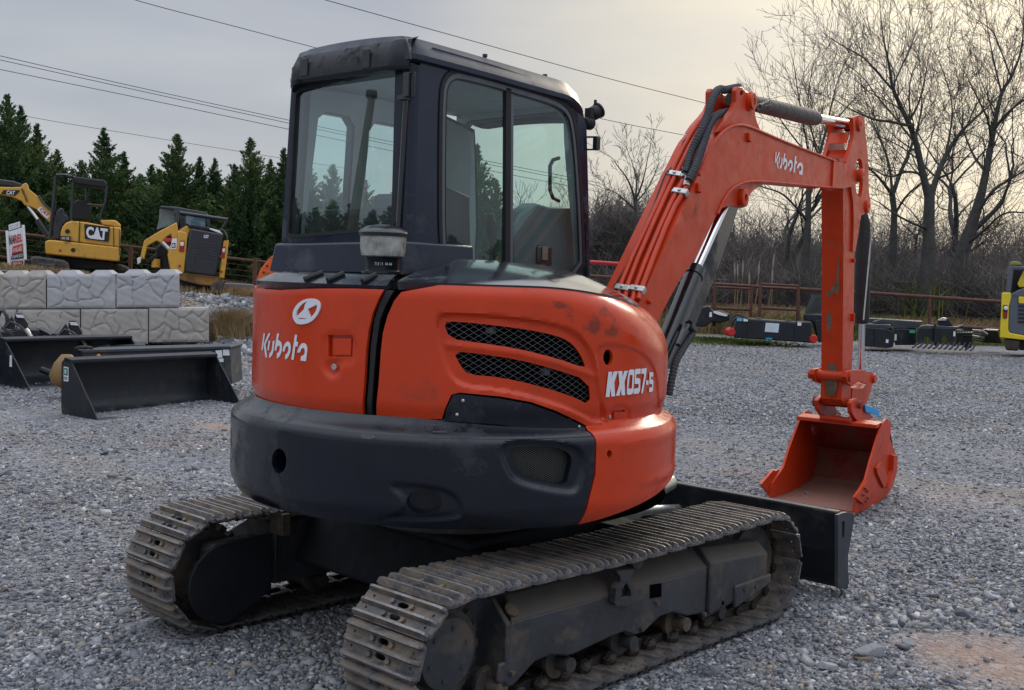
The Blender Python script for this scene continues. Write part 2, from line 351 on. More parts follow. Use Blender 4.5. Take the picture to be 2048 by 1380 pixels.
# ---- body of revolution round the slew axis ----
def zt_rho(th): return lerp(1.605, 1.53, ss(245, 300, th)), lerp(.09, .25, ss(240, 300, th))
def Rh(th, z):
    r0 = lerp(.905, .94, ss(200, 260, th)); zt, rho = zt_rho(th); off = -.016*(1-ss(1.05, 1.13, z)); s = z-(zt-rho)
    if s > 0:
        off -= rho-math.sqrt(max(rho*rho-s*s, 0)) if s < rho else rho+(s-rho)*6
    return max(.05, r0+off)
def Rc(th, z):
    off = 0
    if z < .76: off -= .038*((.76-z)/.09)**2
    if z > .985: off -= .02*((z-.985)/.035)**2
    return .99+off
def body3(Rf, th, z, d=0, up=0):
    r = Rf(th, z)-d; a = rad(th); return S0+V((r*math.cos(a), r*math.sin(a), z))
def hit(Rf, px, py):
    d = ray(px, py); lo = None
    def g(t):
        P = CAM+d*t-S0; th = math.degrees(math.atan2(P.y, P.x)) % 360; return math.hypot(P.x, P.y)-Rf(th, P.z)
    t = 3.2
    while t < 7 and g(t) > 0: t += .012
    if t >= 7:      # missed: nearest approach
        t = min([3.2+.01*i for i in range(380)], key=g); P = CAM+d*t-S0
    else:
        lo, hi = t-.012, t
        for _ in range(18):
            m = (lo+hi)/2
            if g(m) > 0: lo = m
            else: hi = m
        P = CAM+d*hi-S0
    return (math.degrees(math.atan2(P.y, P.x)) % 360, P.z)
KR = .93*PI/180       # degrees -> metres of arc
def hp(Rf, pts): return [(lambda q: (q[0]*KR, q[1]))(hit(Rf, *p)) for p in pts]
def bfn(Rf, disp=None):
    def fn(x, y, d=0):
        th = x/KR; r = Rf(th, y)-d
        if disp is not None and d == 0: r += disp(x, y)
        a = rad(th); return S0+V((r*math.cos(a), r*math.sin(a), y))
    return fn
def relief(specs):
    """specs: (polygon, height, edge width, closed) raised or sunk areas in surface coordinates"""
    def f(x, y):
        h = 0
        for P, a, wd, mode in specs:
            if mode == 'area':
                d = float(pdist(x, y, P)); ins = bool(inpoly(x, y, P)); d = d if ins else -d; h += a*ss(-wd/2, wd/2, d)
            else:
                d = float(pdist(x, y, P, False)); h += a*math.exp(-(d/wd)**2)
        return h
    return f
# scuffed orange for the bonnet
def scuff_mat():
    m = ORANGE.copy(); m.name = 'scuffed_orange_paint'; t = m.node_tree; n = t.nodes; l = t.links; b = n['Principled BSDF']
    src = b.inputs['Base Color'].links[0].from_socket; tc = n.new('ShaderNodeTexCoord'); nz = n.new('ShaderNodeTexNoise'); nz.inputs['Scale'].default_value = 22; nz.inputs['Detail'].default_value = 8; nz.inputs['Roughness'].default_value = .7
    l.new(tc.outputs['Object'], nz.inputs['Vector']); last = None
    nw = n.new('ShaderNodeTexNoise'); nw.inputs['Scale'].default_value = 14; nw.inputs['Detail'].default_value = 6; l.new(tc.outputs['Object'], nw.inputs['Vector']); wob = n.new('ShaderNodeVectorMath'); wob.operation = 'MULTIPLY_ADD'; l.new(nw.outputs['Color'], wob.inputs[0]); wob.inputs[1].default_value = (.16, .16, .16); wo2 = n.new('ShaderNodeVectorMath'); wo2.operation = 'SUBTRACT'; l.new(tc.outputs['Object'], wo2.inputs[0]); wo2.inputs[1].default_value = (.08, .08, .08); l.new(wo2.outputs[0], wob.inputs[2])
    for px, py, rr in ((1128, 612, .036), (1205, 615, .032), (1190, 655, .05), (1225, 660, .055), (1160, 668, .03)):
        th, z = hit(Rh, px, py); P = body3(Rh, th, z); d = n.new('ShaderNodeVectorMath'); d.operation = 'DISTANCE'; l.new(wob.outputs[0], d.inputs[0]); d.inputs[1].default_value = P
        r = n.new('ShaderNodeMapRange'); r.inputs[1].default_value = rr*.4; r.inputs[2].default_value = rr*1.35; r.inputs[3].default_value = 1; r.inputs[4].default_value = 0; l.new(d.outputs['Value'], r.inputs[0])
        if last is None: last = r.outputs[0]
        else:
            x = n.new('ShaderNodeMath'); x.operation = 'MAXIMUM'; l.new(last, x.inputs[0]); l.new(r.outputs[0], x.inputs[1]); last = x.outputs[0]
    a = n.new('ShaderNodeMath'); a.operation = 'MULTIPLY_ADD'; l.new(last, a.inputs[0]); a.inputs[1].default_value = .42; l.new(nz.outputs[0], a.inputs[2])
    r = n.new('ShaderNodeMapRange'); r.inputs[1].default_value = .66; r.inputs[2].default_value = .92; r.inputs[4].default_value = .62; l.new(a.outputs[0], r.inputs[0])
    x = n.new('ShaderNodeMix'); x.data_type = 'RGBA'; l.new(r.outputs[0], x.inputs[0]); l.new(src, x.inputs[6]); x.inputs[7].default_value = (.05, .025, .018, 1); l.new(x.outputs[2], b.inputs['Base Color'])
    return m
ORANGE_S = scuff_mat()
# backing shell under all the panels
mb = MB(); ths = [138+i*3 for i in range(65)]; zs = [1.0, 1.1, 1.25, 1.4, 1.46, 1.52, 1.55]
vs = []; 
for th in ths:
    for z in zs: r = min(Rh(th, min(z, zt_rho(th)[0]-.015))-.045, 2); vs.append(S0+V((r*math.cos(rad(th)), r*math.sin(rad(th)), min(z, zt_rho(th)[0]-.03))))
nz_ = len(zs); mb.add(vs, [(i*nz_+j, (i+1)*nz_+j, (i+1)*nz_+j+1, i*nz_+j+1) for i in range(len(ths)-1) for j in range(nz_-1)])
bonnet = part('engine_bonnet', mb, VOID, EX)

def circ(cx, cy, rx, ry, n=24): return [(cx+rx*math.cos(2*PI*i/n), cy+ry*math.sin(2*PI*i/n)) for i in range(n)]
# ---- left bonnet panel ----
rightedge = [(768, 579), (757, 598), (745, 626), (737, 660), (732, 700), (728, 770), (726, 834)]
bot = [(650, 828), (600, 820), (560, 809)]
o = hp(Rh, rightedge+bot); zb = o[-1][1]
o += [(x*KR, zb-(0.002 if x > 160 else 0)) for x in (172, 160, 150)]+[(148.5*KR, zb+.03), (148.5*KR, 1.45), (150*KR, 1.54)]
top = hp(Rh, [(560, 580), (640, 577), (705, 577)]); o += [(155*KR, top[0][1])]+top
LP = o
pocket = [(655, 670), (705, 670), (703, 713), (655, 713)]
pk = hp(Rh, pocket); lock = hp(Rh, chaikin([(652, 722), (680, 722), (680, 735), (672, 752), (655, 750), (648, 738)], 1))
rel = relief([(hp(Rh, chaikin([(645, 664), (712, 664), (712, 728), (680, 728), (676, 752), (662, 758), (648, 748), (640, 726)], 2)), -.005, .012, 'area'), (lock, -.008, .012, 'area')])
left = part('bonnet_panel', sheet(LP, [pk], .010, bfn(Rh, rel), .02), ORANGE, bonnet)
mb = MB(); f0 = bfn(Rh); mb.add([f0(x, y, .022) for x, y in pk], [(0, 1, 2, 3)]); part('latch_recess', mb, ORANGE, bonnet)
ih = [(663, 677), (700, 677), (700, 711), (663, 711)]; q = hp(Rh, ih); mb = MB(); mb.add([f0(x, y, .008) for x, y in q]+[f0(x, y, .02) for x, y in q], [(0, 1, 2, 3), (0, 4, 5, 1), (1, 5, 6, 2), (2, 6, 7, 3), (3, 7, 4, 0)]); part('latch_handle', mb, ORANGE, bonnet, bevel=.002)
th, z = hit(Rh, 667, 734); a = rad(th); nn = V((math.cos(a), math.sin(a), 0)); part('lock', MB().lathe(body3(Rh, th, z)-nn*.012, nn, [(.012, 0), (.012, .01), (.006, .011), (.004, .008)], 16), STEEL, bonnet)

# ---- right bonnet panel, with two meshed vents ----
v1 = [(886, 645), (912, 643), (1000, 652), (1060, 660), (1110, 670), (1140, 681), (1160, 700), (1172, 722), (1177, 738), (1120, 718), (1040, 698), (960, 686), (899, 678)]
v2 = [(906, 703), (960, 708), (1040, 720), (1110, 738), (1183, 762), (1187, 812), (1150, 794), (1080, 772), (1000, 755), (937, 750), (922, 734)]
trim = [(888, 838), (894, 815), (906, 790), (920, 788), (1000, 797), (1060, 808), (1110, 826), (1160, 850), (1190, 866), (1196, 876), (1120, 865), (1000, 849), (888, 841)]
o = hp(Rh, [(803, 584), (788, 602), (775, 632), (766, 665), (762, 700), (757, 770), (753, 836), (800, 837), (884, 838), (891, 815), (903, 789), (920, 785), (1002, 793), (1062, 804), (1113, 822), (1163, 846), (1194, 863), (1198, 872), (1240, 868), (1290, 855)])
zb = o[-1][1]; o += [(296*KR, zb+.01), (312*KR, zb+.02), (325*KR, zb+.04)]
def ztop_edge(th):
    zt, rho = zt_rho(th); return zt-rho*lerp(.35, .12, ss(240, 285, th))
RTOP = [(th, ztop_edge(th)) for th in (325, 316, 308, 300, 294, 288, 282, 276, 270, 264, 258, 252, 246, 240, 234, 228, 222)]
topl = hp(Rh, [(1000, 580), (900, 581)]); th0 = hit(Rh, 803, 584)
o += [(a*KR, z) for a, z in RTOP if a > th0[0]+3]
RP = o
h1, h2 = hp(Rh, chaikin(v1, 1)), hp(Rh, chaikin(v2, 1))
hole3 = hp(Rh, circ(1219, 715, 9.5, 16, 20))
lp2 = hp(Rh, [(1229, 822), (1256, 820), (1256, 853), (1229, 855)])
vent_out = hp(Rh, chaikin([(868, 634), (900, 627), (1000, 634), (1080, 644), (1135, 656), (1165, 676), (1185, 706), (1196, 750), (1205, 800), (1218, 836), (1195, 846), (1150, 822), (1080, 797), (1000, 779), (915, 772), (890, 730)], 2))
flat_out = hp(Rh, chaikin([(1190, 690), (1252, 690), (1300, 715), (1318, 760), (1319, 850), (1210, 872), (1205, 800), (1198, 740)], 2))
midbar = hp(Rh, [(895, 690), (960, 697), (1040, 708), (1120, 728), (1190, 752)])
rel = relief([(vent_out, -.016, .016, 'area'), (flat_out, -.008, .010, 'area'), (hp(Rh, chaikin([(1222, 812), (1264, 810), (1266, 862), (1222, 866)], 1)), -.006, .01, 'area'), (midbar, .007, .012, 'line')])
right = part('bonnet_panel', sheet(RP, [h1, h2, hole3, lp2], .0095, bfn(Rh, rel), .022), ORANGE_S, bonnet)
mb = MB(); f0 = bfn(Rh); mb.add([f0(x, y, .024) for x, y in lp2], [(0, 1, 2, 3)]); part('latch_recess', mb, ORANGE, bonnet)
q = hp(Rh, [(1233, 826), (1255, 824), (1255, 838), (1233, 840)]); mb = MB(); mb.add([f0(x, y, .012) for x, y in q]+[f0(x, y, .03) for x, y in q], [(0, 1, 2, 3), (0, 4, 5, 1), (1, 5, 6, 2), (2, 6, 7, 3), (3, 7, 4, 0)]); part('latch_handle', mb, ORANGE, bonnet, bevel=.002)
th, z = hit(Rh, 1223, 834); a = rad(th); nn = V((math.cos(a), math.sin(a), 0)); part('lock', MB().lathe(body3(Rh, th, z)-nn*.015, nn, [(.007, 0), (.007, .008), (.003, .009)], 14), STEEL, bonnet)
# expanded mesh behind the vents
def mesh_screen(name, hole, f, depth, pitch=.0195, wd=.00065, mtl=STEEL, parent=None, slope=.58):
    P = offset(hole, -.004); A = np.array(P); x0, y0 = A.min(0); x1, y1 = A.max(0); mb = MB()
    for sgn in (1, -1):
        c = y0-(x1-x0)*slope-.05
        while c < y1+(x1-x0)*slope+.05:
            xs = np.arange(x0, x1, .004); ys = c+sgn*slope*(xs-x0)+ (0 if sgn > 0 else 0); ins = inpoly(xs, ys, P); run = []
            for x, y, i in list(zip(xs, ys, ins))+[(0, 0, False)]:
                if i: run.append((x, y))
                else:
                    if len(run) > 1:
                        run = [(float(p), float(q)) for p, q in run]
                        run = run[::4]+([run[-1]] if (len(run)-1) % 4 else []); a = ribbon(run, wd*2); n_ = len(run); zz = depth+(0 if sgn > 0 else .0012)
                        b = len(mb.v); mb.v += [tuple(f(p[0], p[1], zz)) for p in a]; mb.f += [(b+k, b+k+1, b+2*n_-2-k, b+2*n_-1-k) for k in range(n_-1)]
                    run = []
            c += pitch*1.15
    return part(name, mb, mtl, parent, smooth=0)
MESHM = mat('grey_mesh_wire', (.15, .15, .155), .45, metal=.6, var=.2)
mesh_screen('vent_mesh', h1, bfn(Rh), .026, mtl=MESHM, parent=bonnet); mesh_screen('vent_mesh', h2, bfn(Rh), .026, mtl=MESHM, parent=bonnet)
# something of the engine bay seen behind the mesh
mb = MB(); q = hit(Rh, 985, 662); P = body3(Rh, *q, .042); mb.box(P, (.03, .03, .025)); q = hit(Rh, 1100, 745); mb.box(body3(Rh, *q, .042), (.03, .03, .03)); part('engine_block', mb, CHAR2, bonnet, bevel=.004)
# black trim blade under the vents with three screws
tr = hp(Rh, trim); part('lower_trim', sheet(tr, [], .015, lambda x, y, d=0: bfn(Rh)(x, y, d-.004), .03), NAVY, EX)
tin = hp(Rh, [(925, 800), (1000, 806), (1080, 822), (1098, 838), (1088, 844), (925, 835)])
mb = MB()
for p in ((926, 801), (914, 829), (1157, 853)):
    th, z = hit(Rh, *p); a = rad(th); nn = V((math.cos(a), math.sin(a), 0)); mb.lathe(body3(Rh, th, z)+nn*.004, nn, [(.006, 0), (.006, .002), (.003, .004)], 12)
part('screw', mb, STEEL, EX)
# rubber strip between the panels
st = hp(Rh, [(771, 580), (785, 582), (768, 612), (757, 640), (750, 690), (744, 760), (742, 834), (732, 834), (735, 760), (739, 690), (746, 640), (755, 610)])
part('seam_seal', sheet(st, [], .012, lambda x, y, d=0: bfn(Rh)(x, y, d+.012), .02), BLACK, EX)
for p_, nm in ((LP, 0), (RP, 1)):
    pass
# ---- top covers ----
def cover(name, tha, thb, edgef, hump, rin, m, rows=10, notch=False):
    mb = MB(); vs = []; n = int((thb-tha)/1.0)+1
    for i in range(n):
        th = tha+(thb-tha)*i/(n-1); r0, z0 = edgef(th); a = rad(th)
        vs.append(S0+V(((r0-.012)*math.cos(a), (r0-.012)*math.sin(a), z0-.03)))
        for j in range(rows+1):
            t = j/rows; r = lerp(r0, rin, t); z = z0+hump(th, t)
            vs.append(S0+V((r*math.cos(a), r*math.sin(a), z)))
    k = rows+2; mb.add(vs, [(i*k+j, (i+1)*k+j, (i+1)*k+j+1, i*k+j+1) for i in range(n-1) for j in range(k-1)])
    return part(name, mb, m, EX, smooth=50)
def edge_r(th): z = ztop_edge(th); return Rh(th, z)+.004, z+.006
tseam = hit(Rh, 800, 584)[0]
def hump_r(th, t):
    zt, rho = zt_rho(th); k = lerp(.100, .16, ss(245, 300, th)); return k*math.sin(min(1, t*1.05)*PI/2)**.8*(1-.25*ss(285, 320, th))*lerp(.55, 1, ss(tseam, tseam+14, th))
COVERM = mat('weathered_black_cover', (.014, .018, .026), .11, var=.25, scale=4, dirt=(.12, .12, .12), dscale=1.6, damt=.15, coat=.8)
cover('bonnet_top_cover', tseam-1, 325, edge_r, hump_r, .30, COVERM, 12)
def edge_l(th): return Rh(th, 1.558)+.003, 1.562
def hump_l(th, t): return .045*ss(0, .35, t)
cover('rear_top_trim', 149, hit(Rh, 772, 580)[0], edge_l, lambda th, t: .042*min(1, t*3.2), .62, NAVY, 8)
mb = MB()
for px in (603, 650, 722):
    th, z = hit(Rh, px, 577); a = rad(th); r = Rh(th, 1.56); A = S0+V(((r-.004)*math.cos(a), (r-.004)*math.sin(a), 1.575)); B = S0+V(((r-.075)*math.cos(a+.0), (r-.075)*math.sin(a+.03), 1.603)); mb.tube([A, B], .011, 8)
part('trim_slot', mb, BLACK, EX)
# ---- counterweight ----
th_s = [hit(Rc, *p) for p in ((1190, 893), (1188, 950), (1175, 1000), (1160, 1036))]
seam = [(a*KR, z) for a, z in th_s]
ZB = .672
o = [seam[0][0]-.002, 0]; P = [(seam[0][0], 1.012)]+seam[:-1]+[(seam[-1][0], ZB)]
P = [(x, min(z, 1.015)) for x, z in P]
P += [(th*KR, ZB+(.02 if th < 165 else 0)*ss(165, 140, th)) for th in (225, 190, 165, 150, 130)]+[(130*KR, 1.015)]
ch1 = hp(Rc, circ(558, 922, 14.5, 25, 24)); ch2 = hp(Rc, circ(848, 1005, 36, 26, 28))
cv = hp(Rc, chaikin([(1018, 898), (1060, 893), (1128, 897), (1152, 915), (1143, 950), (1138, 972), (1100, 966), (1048, 950), (1030, 925)], 2))
rel = relief([(hp(Rc, chaikin([(772, 968), (850, 972), (905, 985), (926, 1015), (918, 1042), (740, 1040), (800, 1030), (815, 1000)], 2)), -.010, .022, 'area'),
              (hp(Rc, chaikin([(1000, 890), (1050, 882), (1150, 890), (1172, 915), (1160, 985), (1120, 984), (1030, 965), (1010, 930)], 2)), -.020, .022, 'area')])
cw = part('counterweight', sheet(P, [ch1, ch2, cv], .0085, bfn(Rc, rel), .05), NAVY, EX, smooth=40)
mesh_screen('vent_mesh', cv, bfn(Rc), .05, .007, .0010, mat('dark_mesh_wire', (.09, .09, .085), .5, metal=.5), cw)
mb = MB()
for th in range(132, 268, 4):
    pass
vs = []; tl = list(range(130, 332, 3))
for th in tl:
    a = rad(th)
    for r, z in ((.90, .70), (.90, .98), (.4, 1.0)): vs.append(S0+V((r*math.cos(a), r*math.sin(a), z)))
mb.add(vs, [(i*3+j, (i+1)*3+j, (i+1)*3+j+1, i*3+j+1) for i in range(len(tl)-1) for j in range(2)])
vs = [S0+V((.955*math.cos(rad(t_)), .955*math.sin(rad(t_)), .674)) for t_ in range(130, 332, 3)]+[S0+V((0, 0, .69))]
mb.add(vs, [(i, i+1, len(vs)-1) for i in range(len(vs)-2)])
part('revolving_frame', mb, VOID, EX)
# shelf on top of the counterweight and skirt
def shelf(name, a0, a1, m):
    mb = MB(); vs = []; n = int((a1-a0)/2)+1
    for i in range(n):
        th = a0+(a1-a0)*i/(n-1); a = rad(th)
        for r, z in ((.972, 1.013), (.966, 1.022), (.935, 1.032), (.898, 1.075)): vs.append(S0+V((r*math.cos(a), r*math.sin(a), z)))
    mb.add(vs, [(i*4+j, (i+1)*4+j, (i+1)*4+j+1, i*4+j+1) for i in range(n-1) for j in range(3)]); return part(name, mb, m, EX, smooth=50)
shelf('counterweight_top', 130, seam[0][0]/KR-.2, NAVY)
th, z = hit(Rc, 880, 862); 
mb = MB(); a = rad(th); mb.box(S0+V((.945*math.cos(a), .945*math.sin(a), 1.03)), (.02, .06, .012), Matrix.Rotation(a, 3, 'Z')); part('lifting_eye', mb, CHAR2, EX, bevel=.004)
mb = MB(); mb.add([bfn(Rc)(x, y, .045) for x, y in offset(ch2, -.02)], [tuple(range(len(ch2)))]); part('tow_recess', mb, NAVY, cw, smooth=0)
c_ = hp(Rc, [(722, 866), (750, 868), (752, 876), (740, 879), (724, 876)]); part('paint_chip', MB().add([bfn(Rc)(x, y, -.003) for x, y in c_], [(0, 1, 2, 3, 4)]), CHAR2, cw, smooth=0)
# ---- orange side skirt ----
P = [(seam[0][0]+.006, 1.03)]+[(x+.007, z) for x, z in seam[:-1]]+[(seam[-1][0]+.007, ZB+.0)]
P += [(th*KR, ZB+max(0, (th-258))*.0027) for th in (262, 270, 278, 286, 294, 302, 310, 322)]+[(328*KR, .9), (328*KR, 1.03)]
P[0] = (P[0][0], 1.018); P[-1] = (P[-1][0], 1.018)
dot = hp(Rc, circ(1219, 908, 5, 8, 14))
rel = relief([(hp(Rc, [(1282, 968), (1310, 958), (1335, 945), (1349, 930)]), .006, .012, 'line'), (hp(Rc, [(1250, 892), (1290, 886), (1345, 868)]), .004, .012, 'line')])
sk = part('side_skirt', sheet(P, [dot], .016, bfn(Rc, rel), .03), ORANGE_S, EX, smooth=40)
shelf('skirt_top', seam[0][0]/KR+.3, 328, ORANGE)
# =================== CAB ===================
cab_o = thing  # (cab is a part: its own mesh is the side wall)
Psd = U(0, .02, 0); 
def sidef(px, py): P = on_plane(px, py, Psd, VV); return ((P-S0).dot(UU), P.z)
ps = lambda pts: [sidef(*p) for p in pts]
UR = -.335
def rearf(px, py): P = on_plane(px, py, U(UR, 0, 0), UU); return ((P-S0).dot(VV), P.z)
pr_ = lambda pts: [rearf(*p) for p in pts]
s_fn = lambda off=0: (lambda x, y, d=0: U(x, .02-off+d, y))
r_fn = lambda off=0: (lambda x, y, d=0: U(UR-off+d, x, y))
whole = [(905, 141), (925, 142), (980, 156), (1060, 180), (1105, 194), (1130, 207), (1145, 228), (1152, 262), (1158, 330), (1164, 430), (1168, 560), (1060, 575), (930, 562), (905, 532), (886, 508), (879, 482), (879, 300), (881, 185), (888, 156)]
wh = chaikin(ps(whole), 1)
ufront = sidef(1180, 520)[0]
so_ = [(UR+.055, 1.15), (UR+.055, 2.50), (-.2, 2.59), (.2, 2.585), (.6, 2.57), (ufront-.20, 2.54), (ufront-.12, 2.48), (ufront-.075, 2.40), (ufront-.03, 2.0), (ufront, 1.6), (ufront, 1.15)]
CAB = part('cab', sheet(so_, [wh], .06, s_fn(), .05), CABM, EX, bevel=0)
# corner pillar, rounded, between rear and side walls
mb = MB(); vs = []; zs = [1.15+i*.1 for i in range(14)]+[2.5]
for z in zs:
    for k in range(7):
        a = k/6*PI/2; cx = UR+.055; cv_ = .02+.055; vs.append(U(cx-.055*math.sin(a), cv_-.055*math.cos(a), z))
    vs.append(U(UR, .11, z))
mb.add(vs, [(i*8+j, (i+1)*8+j, (i+1)*8+j+1, i*8+j+1) for i in range(len(zs)-1) for j in range(7)]); part('corner_pillar', mb, CABM, CAB, smooth=60)
# rear wall with window hole
rw = [(599, 182), (700, 156), (795, 134), (806, 138), (808, 152), (803, 250), (790, 438), (784, 451), (700, 461), (582, 471), (577, 465), (585, 330), (592, 190)]
rh_ = pr_(rw); vl_t = rearf(583, 178)[0]; vl_b = rearf(563, 485)[0]
ro = [(.075, 1.15), (.075, 2.52), (vl_t-.02, 2.50), (vl_t, 2.47), (vl_b, 1.75), (vl_b+.01, 1.15)]
part('rear_wall', sheet(ro, [rh_], .08, r_fn(), .04), CABM, CAB)
def ring2(name, hole, inn, outw, f, off, m, parent, th=.006):
    A = offset(hole, -outw); B = offset(hole, inn); n = len(A); mb = MB()
    mb.add([f(x, y, -off) for x, y in A]+[f(x, y, -off) for x, y in B]+[f(x, y, th) for x, y in A]+[f(x, y, th) for x, y in B],
           [(i, (i+1) % n, n+(i+1) % n, n+i) for i in range(n)]+[(i, 2*n+i, 2*n+(i+1) % n, (i+1) % n) for i in range(n)]+[(n+i, n+(i+1) % n, 3*n+(i+1) % n, 3*n+i) for i in range(n)])
    return part(name, mb, m, parent, smooth=30)
sw = part('side_window', MB().add([U(x, .03, z) for x, z in offset(wh, .0)], [tuple(range(len(wh)))]), GLASS_S, CAB, smooth=0)
ring2('window_seal', wh, .012, .010, s_fn(), .006, BLACK, sw)
wi = offset(wh, .012); ring2('window_frame', wi, .022, 0, s_fn(), .002, mat('grey_anodised_frame', (.10, .11, .13), .4, var=.1), sw)
ring2('window_seal', offset(wi, .022), .006, 0, s_fn(), .003, BLACK, sw)
A = ps([(1012, 175), (1022, 178), (1020, 560), (1010, 560)]); mb = MB(); mb.prism([U(x, .018, z) for x, z in A], VV*.02); B = ps([(1022, 180), (1028, 182), (1026, 560), (1020, 560)]); 
part('window_divider', mb, BLACK, sw)
mb = MB(); mb.prism([U(x, .022, z) for x, z in B], VV*.012); part('window_divider', mb, MT['grey_anodised_frame'], sw)
rwn = part('rear_window', MB().add([U(UR+.01, x, z) for x, z in rh_], [tuple(range(len(rh_)))]), GLASS, CAB, smooth=0)
ring2('window_seal', rh_, .004, .012, r_fn(), .004, BLACK, rwn)
# vertical hinge strip beside the rear window
a, b = rearf(806, 150), rearf(788, 455); mb = MB(); mb.tube([U(UR-.012, rearf(817, 170)[0], 2.40), U(UR-.012, rearf(800, 455)[0], 1.78)], .011, 8); part('hinge_rail', mb, BLACKG, CAB)
mb = MB(); c = on_plane(818, 170, U(UR-.03, 0, 0), UU); mb.box(c, (.04, .035, .10)); mb.box(c+V((0, 0, -.05))+VV*.03, (.03, .05, .02)); mb.tube([c+V((0, 0, .05)), c+V((0, 0, .05))-VV*.03, c+V((0, 0, -.05))-VV*.03], .006, 6); part('window_latch', mb, BLACKG, CAB, bevel=.004)
# ledge below the rear window
mb = MB(); ul = UR-.05; A = [(vl_b+.02, 1.755), (.02, 1.77)]
mb.hexa([U(ul, vl_b+.03, 1.60), U(ul, .0, 1.60), U(.1, .0, 1.60), U(.1, vl_b+.03, 1.60)], [U(ul+.02, vl_b+.015, 1.735), U(ul+.02, .01, 1.75), U(.1, .01, 1.75), U(.1, vl_b+.015, 1.735)])
part('rear_ledge', mb, CABM, CAB, bevel=.012)
# left wall, with two windows, seen through the glass
vl = vl_b-.01
def lw(name, hole_list, out, u0=None):
    return sheet(out, hole_list, .1, lambda x, y, d=0: U(x, lerp(vl_b, vl_t, ss(1.7, 2.5, y))-.004-d, y), .04)
def inv_l(px, py): P = on_plane(px, py, U(0, vl-.02, 0), VV); return ((P-S0).dot(UU), P.z)
w1 = [inv_l(*p) for p in [(624, 212), (640, 206), (662, 213), (676, 228), (680, 250), (680, 352), (612, 352), (615, 240)]]
w2 = [inv_l(*p) for p in [(746, 258), (756, 251), (797, 260), (860, 268), (940, 275), (1018, 250), (1020, 352), (1010, 500), (1000, 590), (800, 500), (742, 352), (744, 280)]]
lo = [(UR+.06, 1.15), (UR+.06, 2.48), (.1, 2.5), (.6, 2.48), (ufront-.12, 2.42), (ufront-.02, 1.9), (ufront, 1.15)]
w1c = [(max(UR+.09, x), z) for x, z in w1]
w1 = [(UR+.10, 1.80), (UR+.13, 2.33), (UR+.17, 2.36), (-.02, 2.36), (.02, 2.32), (.03, 1.80)]
w2 = [(.13, 1.42), (.13, 2.31), (.17, 2.36), (.56, 2.36), (.62, 2.31), (.66, 1.80), (.66, 1.42)]
part('door_wall', lw('l', [w1, w2], lo), CABM, CAB)
for wq in (w1, w2): part('door_window', MB().add([U(x, vl_b-.03-.04*ss(1.7, 2.5, z), z) for x, z in wq], [tuple(range(len(wq)))]), GLASS, CAB, smooth=0)
# front frame
f_fn = lambda x, y, d=0: U(ufront-.02-.14*ss(1.6, 2.5, y)-d, x, y)
fo = [(.02, 1.15), (.02, 2.52), (vl_b-.03, 2.50), (vl_b, 1.15)]; fw = [(.08, 1.3), (.08, 2.42), (.12, 2.46), (vl_b-.12, 2.45), (vl_b-.06, 2.40), (vl_b-.05, 1.3)]
part('front_frame', sheet(fo, [fw], .12, f_fn, .04), CABM, CAB)
part('front_lining', sheet(fo, [offset(fw, -.006)], .12, lambda x, y, d=0: f_fn(x, y, .046+d), 0), GREYP, CAB)
part('door_lining', sheet([(UR+.07, 1.2), (UR+.07, 2.46), (.1, 2.48), (.6, 2.46), (ufront-.14, 2.40), (ufront-.05, 1.9), (ufront-.04, 1.2)], [offset(w1, -.006), offset(w2, -.006)], .1, lambda x, y, d=0: U(x, lerp(vl_b, vl_t, ss(1.7, 2.5, y))-.055-d, y), 0), GREYP, CAB)
part('windscreen', MB().add([f_fn(x, y, .01) for x, y in fw], [tuple(range(len(fw)))]), GLASS, CAB, smooth=0)
# roof
mb = MB(); vs = []; nu, nv = 26, 18; zf = lambda u: lerp(2.625, 2.612, ss(-.2, ufront, u))-.10*max(0, (u-(ufront-.30))/.25)**2
u0, u1, v0, v1_ = UR-.045, ufront-.065, -.005, vl_t+.02
def roofpt(i, j, top):
    u = lerp(u0, u1, i/nu); v = lerp(v0, v1_, j/nv); e = min(u-u0, u1-u, v-v0, v1_-v); R_ = .085
    # round the plan corners
    cu = min(max(u, u0+.09), u1-.16); cv = min(max(v, v0+.08), v1_-.14); du, dv = u-cu, v-cv; 
    if abs(du) > 1e-9 and abs(dv) > 1e-9:
        ru = .09 if du < 0 else .16; rv = .08 if dv < 0 else .14; k = math.hypot(du/ru, dv/rv)
        if k > 0: s_ = max(abs(du/ru), abs(dv/rv))/k; du *= s_; dv *= s_
        u = cu+du; v = cv+dv
    return u, v, e
for j in range(nv+1):
    for i in range(nu+1):
        u, v, e = roofpt(i, j, True); h = 0 if e >= .085 else -.085*(1-math.sqrt(max(0, 1-((.085-e)/.085)**2)))
        crown = .02*(1-((v-(v0+v1_)/2)/((v1_-v0)/2))**2); vs.append(U(u, v, zf(u)+h*.95+crown-.005))
W_ = nu+1; mb.add(vs, [(j*W_+i, j*W_+i+1, (j+1)*W_+i+1, (j+1)*W_+i) for j in range(nv) for i in range(nu)])
bd = [(i, 0) for i in range(nu)]+[(nu, j) for j in range(nv)]+[(i, nv) for i in range(nu, 0, -1)]+[(0, j) for j in range(nv, 0, -1)]
ids = [j*W_+i for i, j in bd]; n = len(ids); b0 = len(mb.v)
for k in ids: p = V(mb.v[k]); mb.v.append((p.x, p.y, p.z-.022))
for k in ids: p = V(mb.v[k]); c = U(.3, .4, 0); q = p+(V((c.x, c.y, p.z))-p)*.06; mb.v.append((q.x, q.y, p.z-.030))
mb.f += [(ids[k], ids[(k+1) % n], b0+(k+1) % n, b0+k) for k in range(n)]+[(b0+k, b0+(k+1) % n, b0+n+(k+1) % n, b0+n+k) for k in range(n)]
part('roof', mb, ROOFM, CAB, smooth=60)
